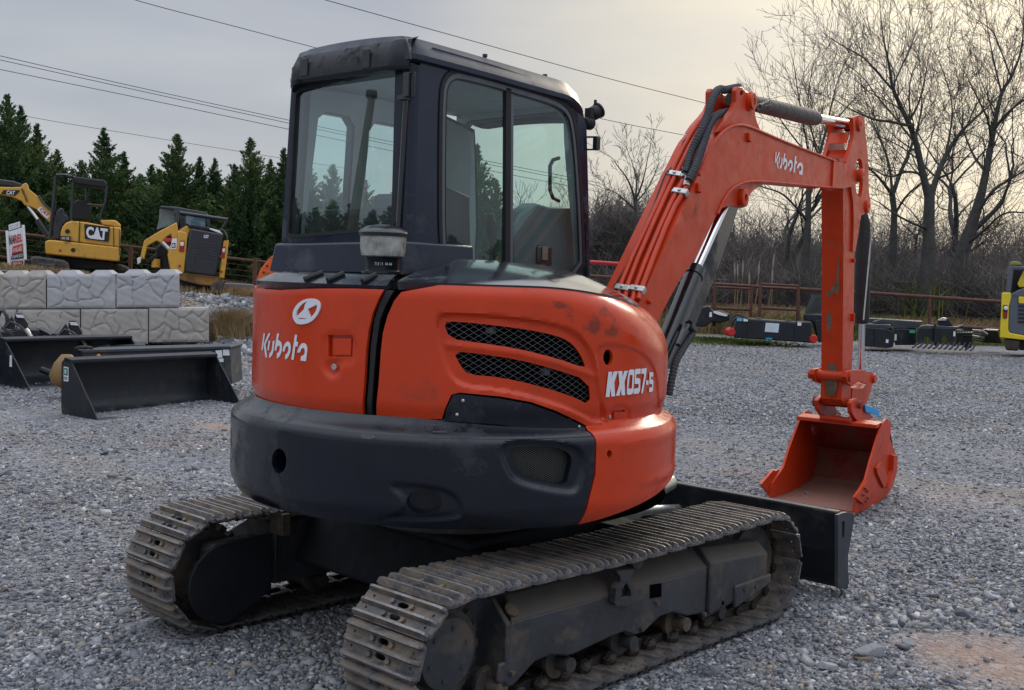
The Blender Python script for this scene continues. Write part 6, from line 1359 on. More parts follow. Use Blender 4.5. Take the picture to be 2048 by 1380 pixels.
# =====================================================================  BUCKETS ON THE GRAVEL
def frame_at(A, B, z=0):
    ex = V((B.x-A.x, B.y-A.y, 0)).normalized(); ey = V((-ex.y, ex.x, 0)); return lambda x, y, z_: V((A.x, A.y, z))+ex*x+ey*y+ZZ*z_
def loader_bucket(A, B, label, sy=1.0, sz=1.0, m=CHAR, z=0, open_=True):
    L_ = V((B.x-A.x, B.y-A.y, 0)).length; T = frame_at(A, B, z); root = thing('loader_bucket', label, 'bucket', (A.x, A.y, z), group='loader buckets on the gravel')
    sp = [(0, 0), (.70*sy, 0), (.76*sy, .03*sz), (.78*sy, .09*sz), (.78*sy, .56*sz), (.70*sy, .605*sz), (.575*sy, .585*sz), (.565*sy, .56*sz)]
    for x in (0, L_-.02): part('side_plate', MB().prism([T(x, a, b) for a, b in sp], T(.018, 0, 0)-T(0, 0, 0)), m, root, bevel=.004)
    sh_ = [(0.0, .006), (.55*sy, .006), (.68*sy, .05*sz), (.745*sy, .14*sz), (.765*sy, .30*sz), (.765*sy, .55*sz), (.70*sy, .59*sz)]
    mb = MB(); n_ = len(sh_); vs = []
    for x in (.019, L_-.021):
        for a, b in sh_: vs.append(T(x, a, b))
        for a, b in sh_: vs.append(T(x, a+.004, b+.012 if a < .7 else b))
    mb.add(vs, [(i, i+1, 2*n_+i+1, 2*n_+i) for i in range(n_-1)]+[(n_+i, 3*n_+i, 3*n_+i+1, n_+i+1) for i in range(n_-1)]); part('shell', mb, m, root, smooth=40)
    part('top_bar', MB().prism([T(.0, a*sy, b*sz) for a, b in ((.575, .54), (.72, .575), (.73, .605), (.70, .612), (.56, .595), (.555, .565))], T(L_, 0, 0)-T(0, 0, 0)), m, root, bevel=.006)
    part('cutting_edge', MB().prism([T(-.004, a, b) for a, b in ((-.03, .004), (.16, .004), (.16, .024), (.0, .024))], T(L_+.008, 0, 0)-T(0, 0, 0)), CHAR2, root, bevel=.003)
    return root, T, L_
A, B = g0(197, 845), g0(488, 817)
b1, T, L1 = loader_bucket(A, B, 'nearest black loader bucket, with a green and white sticker on its side plate', sy=.86, sz=1.03)
q = [on_plane(*p, T(-.002, 0, 0), (T(1, 0, 0)-T(0, 0, 0))) for p in ((128, 762), (137, 763), (137, 735), (128, 733))]
part('sticker', MB().prism(q, T(-.003, 0, 0)-T(0, 0, 0)), WHITE, b1, smooth=0); f = quadmap(q); ofs = T(-.005, 0, 0)-T(0, 0, 0)
part('sticker_square', MB().prism([f(x, y)+ofs for x, y in ((.12, .42), (.88, .42), (.88, .93), (.12, .93))], ofs*.2), mat('dark_green_print', (.01, .10, .07), .5), b1, smooth=0)
part('sticker_emblem', MB().prism([f(.5+.26*math.cos(t*.52), .68+.19*math.sin(t*.52))+ofs*1.6 for t in range(12)], ofs*.2), mat('pale_green_print', (.25, .55, .42), .5), b1, smooth=0)
P, F_ = text2d('STD', .03); part('sticker_lettering', MB().add([f(.15+x*.7, .10+y*.22)+ofs*1.6 for x, y in P], F_), BLACK, b1, smooth=0)
A, B = g0(60, 790), g0(60, 790)+(T(1, 0, 0)-T(0, 0, 0))*1.85
b2, T2, L2 = loader_bucket(A, B, 'second black loader bucket behind the nearest one, with a boot-like bar lying in it', z=.06)
part('bucket_tooth_bar', MB().tube([T2(.32, .30, .22), T2(.50, .12, .12), T2(.72, -.02, .05), T2(.86, -.06, .04)], [.04, .045, .055, .06], 8), CHAR, b2)
q = [on_plane(*p, T2(-.002, 0, 0), (T2(1, 0, 0)-T2(0, 0, 0))) for p in ((19, 733), (24, 734), (24, 712), (20, 710))]
part('sticker', MB().prism(q, T2(-.003, 0, 0)-T2(0, 0, 0)), WHITE, b2, smooth=0)
A = g0(10, 782); B = A+(T(1, 0, 0)-T(0, 0, 0))*-.0+V((.0, 0, 0)); A2 = A-(T(1, 0, 0)-T(0, 0, 0))*1.9
b3, T3, L3 = loader_bucket(A2, A, 'third dark loader bucket cut off by the left edge of the photo', z=.06)
# yellowish cone part in the shade between buckets
mb = MB(); c = at(133, 740, 13.0); mb.lathe(c+V((0, 0, -.22)), ZZ, [(.05, 0), (.16, .06), (.19, .16), (.14, .30), (.06, .40)], 16); o = part('auger_cone', mb, mat('ochre_paint', (.22, .13, .045), .6, var=.2), smooth=60); o['label'] = 'ochre painted steel cone standing between the two black buckets'; o['category'] = 'implement part'
# long low implement behind, with amber light and stickers
D3 = 13.9; LB = thing('box_implement', 'long flat dark box implement with an amber lamp and two white stickers', 'implement', gp(300, 14))
p0, p1 = (165, 703), (460, 696)
mb = MB(); q = [at(165, 703, D3), at(460, 696, D3-.1), at(464, 768, D3-.1), at(165, 775, D3)]; mb.prism(q, FH*.55); part('body', mb, CHAR2, LB, bevel=.012)
mb = MB(); mb.prism([at(163, 700, D3-.03), at(461, 692, D3-.13), at(461, 697.5, D3-.13), at(163, 706, D3-.03)], FH*.62); part('top_flange', mb, CHAR2, LB, bevel=.006)
part('amber_lamp', MB().lathe(at(198, 712, D3-.02), -FH, [(.028, 0), (.028, .012), (.018, .022)], 18), AMBER, LB)
for q in (((431, 701), (444, 700), (445, 715), (433, 716)), ((446, 699), (458, 699), (459, 711), (446, 711)), ((437, 717), (447, 717), (447, 724), (438, 724))): panel('sticker', q, ID, D3-.1, WHITE, LB, .012)
tub('grab_loop', [(226, 712), (228, 709), (231, 709), (233, 712)], ID, D3-.03, .006, CHAR, LB); part('coiled_hose', MB().tube([at(168+22*math.cos(t*.7)*.8, 698+4*math.sin(t*.7), D3+.1+.1*math.sin(t*.7)) for t in range(20)], .02, 6), HOSE, LB)
# two grading attachments with tilted boxes
def attach(x0, y0, label, seed, dd):
    R = random.Random(seed); root = thing('grading_attachment', label, 'implement', gp(x0, dd), group='grading attachments by the wall'); tf = lambda x, y: (x0+x, y0+y)
    slab('frame_plate', [(-60, 38), (60, 34), (75, 44), (70, 52), (-60, 56)], tf, dd, .8, CHAR, root, .02)
    slab('tilted_box', [(0, 0), (14, 1), (26, 22), (27, 33), (14, 33), (-2, 14)], tf, dd-.2, .3, CHAR, root, .015)
    slab('box_sticker', [(1, 3), (15, 4), (19, 10), (4, 9)], tf, dd-.225, .01, WHITE, root, 0)
    slab('step_plate', [(0, 34), (48, 34), (48, 48), (0, 48)], tf, dd-.35, .25, BLACK, root, .008)
    slab('side_bracket', [(-24, 30), (-6, 6), (-2, 14), (2, 34)], tf, dd+.1, .2, BLACK, root, .01)
    for k in range(5): x = -50+k*24; tub('strut', [(x, 30+R.uniform(-3, 3)), (x+18, 40), (x+26, 48+R.uniform(-3, 3))], tf, dd-.3+R.uniform(0, .4), .022, CHAR2 if k % 2 else BLACKG, root)
    tub('hydraulic_ram', [(22, 32), (34, 50)], tf, dd-.4, .03, STEEL, root); tub('hydraulic_hose', [(-20, 30), (-8, 18), (8, 24), (20, 36)], tf, dd-.3, .018, HOSE, root)
attach(30, 626, 'dark grading attachment with a tilted box and white sticker, at the left edge', 1, 15.6); attach(138, 641, 'dark grading attachment with a tilted box and long chrome ram, above the buckets', 2, 15.4)
o = thing('pallet_fork', 'flat dark steel fork frame lying beyond the long box implement', 'implement', gp(240, 16)); slab('fork_plate', [(205, 690), (290, 690), (292, 698), (205, 699)], ID, 15.2, .5, CHAR, o, .01); slab('fork_tine', [(160, 692), (220, 690), (220, 695), (160, 697)], ID, 15.1, .12, CHAR2, o, .006)
o = tub('coiled_cable', [(-6, 640), (0, 622), (8, 622), (14, 632), (15, 645), (10, 655)], ID, 15.8, .03, HOSE); o['label'] = 'black cable loop standing at the left edge in front of the wall'; o['category'] = 'cable'
o = tub('steel_cross_rail', [(-30, 676), (60, 672), (130, 668), (190, 676)], ID, 16.2, .03, BLACKG); o['label'] = 'dark round rail lying across behind the grading attachments'; o['category'] = 'rail'
# =====================================================================  RIGHT SIDE
a4 = lambda x, y: (1400+x/6.27, 500+y/6.27); a5 = lambda x, y: (1700+x/5.885, 500+y/5.885)
RF = thing('pipe_fence', 'long rusty pipe rail fence on the right, in front of the bare trees', 'fence', gp(1900, 30))
for a, b in (((1180, 552), (1425, 568)), ((1425, 568), (1740, 586)), ((1740, 586), (2010, 604)), ((2010, 604), (2100, 610))): part('rail', MB().cyl(at(*a, 29.5), at(*b, 29.5), .045, 10), RUST, RF, smooth=60)
for a, b in (((1860, 648), (2005, 660)), ((2005, 660), (2100, 668))): part('rail', MB().cyl(at(*a, 29.2), at(*b, 29.2), .045, 10), RUST, RF, smooth=60)
for px, t in ((1300, 558), (1596, 575), (1859, 594), (2090, 606)): part('fence_post', MB().cyl(at(px, t, 29.5), at(px, t+84, 29.5), .05, 10), RUST, RF, smooth=60)
def rack(x0, x1, y0, label, d, gnd):
    r_ = thing('pipe_rack', label, 'rack', gp((x0+x1)/2, d), group='rusty pipe rack frames'); sl_ = .055
    for t, nm in ((0, 'top_rail'), (48, 'lower_rail')): part(nm, MB().box(V((0, 0, 0)), (1, 1, 1)).xf(Matrix.Identity(4)) if False else MB().cyl(at(x0, y0+t, d), at(x1, y0+t+(x1-x0)*sl_, d), .032, 8), RUST, r_, smooth=60)
    part('top_rail', MB().cyl(at(x0, y0+6, d+.5), at(x1, y0+6+(x1-x0)*sl_, d+.5), .03, 8), RUST, r_, smooth=60)
    for x in (x0, x1): part('upright', MB().cyl(at(x, y0+(x-x0)*sl_-2, d), at(x-2, gnd, d), .04, 8), RUST, r_, smooth=60)
rack(1430, 1503, 568, 'rusty pipe rack frame on the left, behind the black sweeper', 26.6, 652); rack(1521, 1597, 568, 'rusty pipe rack frame on the right, nearer the orange stick', 26.4, 640)
# sweeper
SW = thing('sweeper_attachment', 'long black sweeper box with red end caps and a white sheet on its front', 'implement', gp(1545, 25.6)); DS = 25.2
slab('sweeper_box', [(460, 845), (620, 862), (1210, 905), (1400, 900), (1395, 1130), (1380, 1165), (420, 1100), (430, 1000)], a4, DS, .9, CHAR, SW, .03)
for x in (612, 1205): slab('strap', [(x, 862), (x+14, 862), (x-12, 1150), (x-26, 1150)], a4, DS-.02, .02, BLACK, SW, 0)
slab('notice_sheet', [(825, 912), (996, 922), (980, 1036), (812, 1026)], a4, DS-.02, .01, mat('pale_blue_print', (.55, .64, .72), .5, var=.1), SW, 0)
slab('sticker', [(465, 856), (535, 852), (530, 892), (460, 890)], a4, DS-.02, .01, mat('light_blue_sticker', (.12, .42, .62), .5), SW, 0); slab('sticker', [(545, 852), (603, 852), (600, 895), (545, 895)], a4, DS-.02, .01, WHITE, SW, 0); slab('sticker', [(1225, 908), (1272, 910), (1270, 950), (1222, 948)], a4, DS-.02, .01, WHITE, SW, 0)
for c in ((388, 1030), (1412, 1115)): part('red_end_cap', MB().lathe(at(*a4(*c), DS+.05), FH, [(.08, -.1), (.10, -.06), (.10, .3), (.05, .35)], 16), RED, SW)
tub('hydraulic_hose', [(385, 960), (395, 860), (440, 810), (500, 812), (560, 850), (600, 862)], a4, DS, .03, HOSE, SW); tub('hydraulic_hose', [(400, 950), (430, 870), (500, 850), (540, 858)], a4, DS+.1, .03, HOSE, SW)
slab('lift_eye', [(705, 848), (770, 850), (775, 862), (705, 860)], a4, DS+.1, .2, CHAR2, SW, .01); slab('lift_eye', [(1070, 875), (1140, 880), (1145, 892), (1070, 888)], a4, DS+.1, .2, CHAR2, SW, .01); slab('blue_label', [(825, 1100), (905, 1102), (905, 1122), (822, 1120)], a4, DS-.03, .01, BLUE, SW, 0)
o = slab('brush_cutter', [(0, 720), (120, 700), (160, 770), (240, 760), (340, 800), (370, 800), (370, 880), (250, 920), (150, 900), (60, 965), (-60, 960), (-90, 780)], a4, 26.2, .8, CHAR, None, .03); o['label'] = 'dark brush cutter deck with a white edge, half hidden by the boom cylinder'; o['category'] = 'implement'
slab('white_cover_edge', [(170, 765), (240, 775), (350, 815), (330, 835), (230, 815), (170, 790)], a4, 26.15, .05, WHITE, o, .005); slab('sticker', [(120, 780), (150, 780), (150, 840), (115, 840)], a4, 26.17, .01, WHITE, o, 0)
# dark mesh guard leaning
GD = thing('folded_guard', 'dark folded metal guard standing behind the orange stick', 'implement', gp(1640, 26.2))
slab('mesh_panel', [(1400, 555), (1700, 570), (1700, 800), (1310, 800)], a4, 26.3, .04, mat('dark_green_mesh', (.05, .06, .06), .6, var=.3), GD, 0)
mb = MB()
for k in range(9): mb.tube([at(*a4(1325+k*45, 800-k*1), 26.27), at(*a4(1480+k*40, 560), 26.27)], .012, 4)
part('guard_bar', mb, CHAR2, GD)
slab('guard_base', [(1290, 800), (1560, 810), (1750, 850), (1750, 1120), (1480, 1160), (1400, 900), (1300, 880)], a4, 26.1, .5, CHAR, GD, .03); slab('guard_leg', [(1440, 880), (1500, 880), (1530, 1160), (1480, 1160)], a4, 26.0, .1, BLACK, GD, .01)
# row of black boxes and implements
def crate(q, top, d, label, th=1.0, m=CHAR):
    r_ = thing('implement_box', label, 'implement', gp(a5(*q[0])[0], d), group='black implement boxes along the fence'); slab('box', q, a5, d, th, m, r_, .02); slab('lid', top, a5, d+.05, th, CHAR2, r_, .01); return r_
c1 = crate([(130, 905), (430, 925), (520, 960), (510, 1140), (440, 1155), (130, 1130)], [(125, 900), (180, 870), (470, 880), (520, 925), (430, 925)], 24.6, 'black five sided implement box right beside the orange stick')
slab('sticker', [(425, 1050), (455, 1055), (450, 1095), (420, 1090)], a5, 24.57, .01, WHITE, c1, 0); slab('side_panel', [(290, 930), (300, 930), (300, 1145), (290, 1140)], a5, 24.58, .01, BLACK, c1, 0)
c2 = crate([(520, 930), (640, 925), (780, 935), (775, 1120), (530, 1120)], [(260, 850), (370, 815), (860, 845), (800, 920), (620, 925), (520, 925), (480, 880)], 25.0, 'wide black implement box with a broad grey lid and a green sticker')
slab('green_sticker', [(700, 945), (768, 945), (765, 978), (700, 978)], a5, 24.97, .01, mat('green_sticker_print', (.05, .42, .26), .5), c2, 0); slab('sticker', [(527, 990), (550, 990), (548, 1065), (524, 1065)], a5, 24.97, .01, WHITE, c2, 0)
o = slab('flat_lid', [(150, 830), (190, 805), (380, 812), (300, 850), (140, 880)], a5, 26.0, .8, CHAR2, None, .01); o['label'] = 'low grey steel lid farthest back in the row of black boxes'; o['category'] = 'implement'
GR = thing('grapple_attachment', 'dark root grapple with pointed side plates and a tine row on the gravel', 'implement', gp(1880, 24.6))
slab('grapple_plate', [(800, 920), (1240, 925), (1245, 1135), (1200, 1130), (1110, 990), (1030, 1150), (990, 1120), (960, 1060), (890, 1000), (860, 1080), (780, 1130), (790, 1000)], a5, 24.3, .08, CHAR, GR, .008)
slab('top_frame', [(820, 900), (900, 885), (1260, 905), (1330, 880), (1340, 895), (1250, 935), (810, 930)], a5, 24.3, .7, CHAR2, GR, .01)
slab('side_sticker', [(1218, 958), (1240, 958), (1238, 1015), (1215, 1015)], a5, 24.28, .01, WHITE, GR, 0)
slab('mount_box', [(1030, 820), (1090, 795), (1150, 805), (1190, 860), (1215, 890), (1030, 890)], a5, 24.6, .4, CHAR, GR, .015); slab('mount_cap', [(1032, 822), (1090, 795), (1140, 803), (1130, 835), (1040, 835)], a5, 24.55, .3, STEEL, GR, .01)
for k in range(12): x = 740+k*62; tub('tine', [(x+60, 1090), (x+20, 1135+k*3), (x-10, 1150+k*3)], a5, 24.25, .022, CHAR2, GR, 5)
tub('cylinder', [(1000, 870), (1010, 960), (1000, 1080)], a5, 24.25, .03, CHAR, GR)
TN = thing('tine_rake', 'skeletal black rake frame with rows of pale tines near the yellow loader', 'implement', gp(1945, 25))
for k in range(5): tub('rake_bar', [(1260, 905+k*52), (1440, 915+k*50)], a5, 25.0+.1*k, .02, BLACK, TN, 5)
for k in range(12): tub('rake_tine', [(1270+k*16, 962), (1266+k*16, 975)], a5, 24.9, .018, STEEL if k % 2 else WHITE, TN, 5)
slab('rake_side', [(1330, 900), (1440, 905), (1430, 1150), (1360, 1170), (1330, 1100)], a5, 25.2, .06, CHAR, TN, .01); slab('rake_end', [(1250, 940), (1335, 945), (1330, 1120), (1250, 1110)], a5, 25.1, .3, BLACK, TN, .01)
PW = thing('plow_frame', 'low dark frame with a white plate, lying between the rake and the yellow loader', 'implement', gp(1985, 25.6))
slab('frame_box', [(1560, 935), (1740, 945), (1790, 1100), (1560, 1090), (1600, 1000)], a5, 25.6, .5, CHAR, PW, .02); slab('white_plate', [(1600, 930), (1750, 938), (1740, 955), (1610, 948)], a5, 25.55, .3, WHITE, PW, .01)
for k in range(6): tub('frame_bar', [(1440, 940+k*22), (1560, 950+k*26), (1620, 990+k*20)], a5, 25.4+.1*k, .018, STEEL if k % 3 == 0 else CHAR, PW, 5)
# yellow and grey loader at the right edge
D5 = 24.2; Y3 = thing('compact_loader', 'bright yellow and slate grey compact track loader cut off by the right edge', 'loader', gp(2060, 25))
slab('body', [(1785, 515), (1800, 500), (1890, 500), (1900, 540), (1870, 660), (1862, 940), (1880, 975), (2060, 1010), (2500, 1040), (2500, 1075), (2060, 1062), (1760, 1030), (1768, 900), (1780, 700)], a5, D5, 1.2, YELLOW2, Y3, .025)
slab('rear_door', [(1885, 520), (2060, 540), (2500, 560), (2500, 1040), (2060, 1010), (1885, 975), (1865, 940), (1872, 660)], a5, D5+.03, 1.0, GREYPAINT, Y3, .02)
slab('yellow_panel', [(1985, 548), (2500, 570), (2500, 650), (1985, 628)], a5, D5-.0, .04, YELLOW2, Y3, .01)
mb = MB()
for k in range(5): mb.prism([at(*a5(*p), D5+.01) for p in ((1985, 650+k*46), (2500, 668+k*46), (2500, 690+k*46), (1985, 672+k*46))], FH*.01)
part('louvre', mb, BLACK, Y3, smooth=0)
slab('light_recess', [(1805, 650), (1848, 648), (1858, 700), (1850, 800), (1820, 812), (1802, 790)], a5, D5-.02, .01, BLACK, Y3, 0); part('work_lamp', MB().lathe(at(*a5(1832, 685), D5-.03), -FH, [(.045, 0), (.045, .015), (.03, .03)], 16), WHITE, Y3); slab('tail_light', [(1808, 730), (1846, 728), (1842, 795), (1820, 805), (1806, 785)], a5, D5-.03, .01, REDL, Y3, 0)
slab('cab_frame', [(1858, 215), (1880, 180), (2100, 195), (2500, 200), (2500, 235), (1920, 225), (1895, 500), (1830, 500)], a5, D5+.1, .12, GREYPAINT, Y3, .02)
slab('cab_roof', [(1880, 180), (1885, 140), (1940, 130), (2000, 140), (2030, 178)], a5, D5+.1, 1.0, mat('olive_cap', (.22, .22, .04), .5), Y3, .02); slab('cab_interior', [(1930, 235), (2500, 245), (2500, 560), (1890, 500)], a5, D5+.5, .6, BLACK, Y3, 0)
slab('yellow_guard', [(2048, 240), (2000, 330), (1970, 400), (1990, 440), (2100, 440), (2500, 380), (2500, 240)], a5, D5+.3, .08, YELLOW2, Y3, .02); slab('cab_side_grey', [(1895, 520), (1980, 470), (2080, 440), (2500, 430), (2500, 570), (1900, 545)], a5, D5+.02, .4, GREYPAINT, Y3, .02)
slab('track', [(1815, 1050), (2000, 1070), (1985, 1190), (1830, 1180)], a5, D5+.02, 1.3, mat('muddy_track_rubber', (.05, .038, .03), .9, var=.4, bump=.6), Y3, .04); slab('belly', [(1990, 1065), (2500, 1080), (2500, 1190), (1990, 1180)], a5, D5+.4, .9, BLACK, Y3, .02)
# red pipe arm behind the cab and red post
o = part('red_pipe_arm', MB().tube([at(1180, 524, 20), at(1240, 528, 20), at(1249, 524, 20)], .035, 8).tube([at(1240, 529, 20), at(1226, 575, 20), at(1222, 600, 20), gp(1222, 20)], .035, 8), RED, smooth=60); o['label'] = 'thin red pipe arm on a post, sticking out behind the dark cab'; o['category'] = 'pipe'
o = part('red_hydrant', MB().tube([at(1733, 600, 26), at(1733, 640, 26)], .04, 8), RED); o['label'] = 'small red post seen just right of the orange stick'; o['category'] = 'post'
# overhead wires
def wire(pts, d0, d1, label, r_=.011):
    n_ = len(pts); P = [tuple(at(*p, lerp(d0, d1, i/(n_-1)))) for i, p in enumerate(pts)]; q = chaikin(P, 3, False)
    o = part('power_line', MB().tube(q, r_, 5), BLACK, smooth=0); o['label'] = label; o['category'] = 'wire'; o['group'] = 'overhead power lines'
wire([(100, -55), (265, 0), (460, 50), (670, 106), (930, 172), (1190, 236), (1370, 271), (1700, 330)], 30, 44, 'thin wire passing behind the cab roof and out by the work light', .011)
wire([(480, -50), (650, 0), (967, 88), (1225, 160), (1420, 208), (1700, 285)], 30, 46, 'highest wire crossing above the cab roof to the boom', .012)
wire([(-80, 92), (0, 112), (290, 178), (575, 240), (860, 300), (1200, 366)], 34, 44, 'uppermost of the three close wires over the cedars')
wire([(-80, 101), (0, 120), (290, 184), (575, 246), (860, 306), (1200, 372)], 34, 44, 'middle of the three close wires over the cedars')
wire([(-80, 122), (0, 139), (290, 198), (575, 258), (860, 318), (1200, 384)], 34, 44, 'lowest of the three close wires over the cedars')
wire([(-60, 208), (60, 235), (250, 266), (460, 300), (700, 338)], 36, 44, 'faint single wire just above the cedar tops', .008)
# =====================================================================  TREES
def np_mesh(name, P, F_, m):
    me = bpy.data.meshes.new(name); P = np.asarray(P, np.float32); F_ = np.asarray(F_, np.int32); k = F_.shape[1]
    me.vertices.add(len(P)); me.vertices.foreach_set('co', P.ravel()); me.loops.add(F_.size); me.loops.foreach_set('vertex_index', F_.ravel()); me.polygons.add(len(F_)); me.polygons.foreach_set('loop_start', np.arange(len(F_), dtype=np.int32)*k); me.polygons.foreach_set('loop_total', np.full(len(F_), k, np.int32)); me.update(calc_edges=True); me.materials.append(m); return me
def leafmat(name, a, b, c):
    m = bpy.data.materials.new(name); m.use_nodes = True; t = m.node_tree; n = t.nodes; l = t.links; bs = n['Principled BSDF']
    g_ = n.new('ShaderNodeNewGeometry'); n1_ = n.new('ShaderNodeTexNoise'); n1_.inputs['Scale'].default_value = .9; n1_.inputs['Detail'].default_value = 6; l.new(g_.outputs['Position'], n1_.inputs['Vector'])
    cr = n.new('ShaderNodeValToRGB'); l.new(n1_.outputs[0], cr.inputs[0]); e = cr.color_ramp.elements; e[0].position = .3; e[0].color = (*a, 1); e[1].position = .7; e[1].color = (*c, 1); x = e.new(.5); x.color = (*b, 1)
    l.new(cr.outputs[0], bs.inputs['Base Color']); bs.inputs['Roughness'].default_value = .8; bs.inputs['Specular IOR Level'].default_value = .15; return m
CEDAR = leafmat('cedar_foliage', (.026, .056, .024), (.056, .108, .042), (.155, .20, .07))
BARK = mat('grey_bark', (.058, .056, .053), .9, var=.35, scale=5, bump=.6, bscale=20); BARKD = mat('cedar_bark', (.06, .045, .035), .9)
TWIG = mat('bare_twig_bark', (.050, .043, .040), .9, var=.3, scale=3)
def cedar_mesh(seed, Ht, W_):
    R = np.random.default_rng(seed); P = []
    def spire(cx, cy, z0, hh, ww, nb, low):
        """one pointed spire: boughs sweep up and out, the sprays thin toward their tips"""
        for i in range(nb):
            t = low+(1-low)*(i/nb)**.85; z = z0+hh*t; w_ = ww*(1-t)**.85*(.45+.85*R.random()**1.4); a = R.uniform(0, 6.28); up = .55+.9*t
            L_ = max(.07, w_); m_ = int(14+L_*74); s = R.random(m_)**.7; dirv = np.array([math.cos(a), math.sin(a), up]); dirv /= np.linalg.norm(dirv)
            c = np.array([cx, cy, z-L_*up*.5])+s[:, None]*L_*1.08*dirv; c += R.normal(0, 1, (m_, 3))*((.035+.05*L_)*(1.25-s))[:, None]
            ln = R.uniform(.06, .15, m_)*(.8+.25*L_); th = a+R.normal(0, .6, m_); el = R.normal(.85, .35, m_)
            d = np.stack([np.cos(th)*np.cos(el), np.sin(th)*np.cos(el), np.sin(el)], 1); sd = np.cross(d, R.normal(0, 1, (m_, 3))); sd /= np.linalg.norm(sd, axis=1)[:, None]+1e-9; wd = ln*R.uniform(.12, .24, m_)
            P.append(np.stack([c-d*ln[:, None]*.4, c+sd*wd[:, None], c+d*ln[:, None]*.65, c-sd*wd[:, None]], 1).reshape(-1, 3))
    spire(0, 0, 0, Ht+.5, W_, int(Ht*50), .03)
    for k in range(7):
        a = R.uniform(0, 6.28); q = R.uniform(.15, .6)*W_; top_ = Ht*(1-.62*(q/W_)**.8)*R.uniform(.82, .97); hh = R.uniform(1.3, 2.1); spire(q*math.cos(a)*.7, q*math.sin(a)*.7, top_-hh, hh, .38, 42, .05)
    P = np.concatenate(P); n_ = len(P)//4; return np_mesh('crown', P, np.arange(n_*4).reshape(-1, 4), CEDAR)
CM = [cedar_mesh(s, 6.6, 3.1) for s in (1, 2, 3, 4)]
TRK = mesh_of('trunk', MB().tube([(0, 0, -.5), (.03, 0, 2), (0, .03, 5.6)], [.16, .11, .03], 8), BARKD)
def cedar(px, top, d, label, k, wide=1.0, base=None):
    b_ = gp(px, d); tp = at(px, top, d); h = tp.z-b_.z; r = thing('cedar_tree', label, 'tree', b_, 0, 'cedars behind the pipe fence')
    s = h/7.1; R_ = random.uniform(0, 6.28)
    for nm, me in (('crown', CM[k % 4]), ('trunk', TRK)):
        o = bpy.data.objects.new(nm, me); COL.objects.link(o); o.parent = r; o.scale = (s*wide, s*wide, s); o.rotation_euler = (0, 0, R_)
    return r
ced = [(-75, 170, 34, 'tall dark cedar just beyond the left edge of the photo', 1.2), (12, 192, 33, 'tallest dark cedar, at the left edge of the photo', 1.15), (38, 215, 35, 'tall dark cedar with a double tip, left of the canopy of the yellow excavator', 1.1), (72, 250, 33.5, 'cedar whose right flank steps down toward the canopy of the yellow excavator', 1.15), (112, 300, 34.5, 'short pointed cedar right behind the yellow excavator canopy', 1.15),
       (160, 322, 36, 'low cedar in the gap behind the canopy roof', 1.25), (205, 258, 34, 'cedar with a leaning tip, second peak from the left', 1.25), (245, 305, 35, 'broad cedar shoulder right of the second peak', 1.2), (300, 330, 37, 'low cedar filling the gap between second and third peaks', 1.3),
       (350, 270, 34, 'spiky cedar behind the track loader, third peak', 1.35), (395, 315, 36, 'cedar with upright branch tips right of the third peak', 1.1), (425, 318, 34.5, 'slim dark cedar left of the fourth peak', 1.0), (465, 330, 36.5, 'rounded cedar beside the slim dark one', 1.25), (495, 278, 34, 'cedar forming the fourth peak, left of the cab', 1.25), (535, 320, 36, 'cedar between the fourth peak and the cab', 1.1), (562, 298, 34.5, 'cedar partly cut off by the left edge of the cab', 1.1),
       (610, 320, 35, 'cedar seen low through the rear cab window', 1.2), (660, 330, 36, 'cedar seen through the cab beside the seat', 1.2), (720, 350, 37, 'cedar seen through the middle of the cab', 1.2), (790, 360, 36, 'cedar behind the corner pillar of the cab', 1.2), (945, 290, 33, 'tall pointed cedar seen through the side window of the cab', 1.05), (985, 360, 35, 'lower cedar seen through the side window of the cab', 1.2), (870, 380, 36, 'cedar hidden mostly behind the cab pillar', 1.2), (1060, 420, 37, 'dark low cedar seen low through the sliding window', 1.3), (1120, 440, 38, 'dark low cedar behind the front edge of the cab', 1.3)]
for k, (px, top, d, lb, wd) in enumerate(ced): cedar(px, top, d, lb, k, wd*1.12)
# second row: dense dark wood behind, reads as one mass
mb_ = None; Pn = []
R = np.random.default_rng(11)
for i in range(26):
    px = -140+i*38; d = 40+R.uniform(-1.5, 2); src = CM[i % 4]; A = np.empty(len(src.vertices)*3, np.float32); src.vertices.foreach_get('co', A); A = A.reshape(-1, 3); b_ = gp(px, d); h = at(px, 338+R.uniform(-20, 15)+(60 if px > 600 else 0), d).z-b_.z; s = h/7.1; a = R.uniform(0, 6.28); X = A[:, 0]*math.cos(a)-A[:, 1]*math.sin(a); Y = A[:, 0]*math.sin(a)+A[:, 1]*math.cos(a); Pn.append(np.stack([X*s*1.9+b_.x, Y*s*1.9+b_.y, A[:, 2]*s+b_.z-.3], 1))
Pn = np.concatenate(Pn); o = put('cedar_wood', np_mesh('cedar_wood', Pn, np.arange(len(Pn)).reshape(-1, 4), CEDAR), kind='stuff')
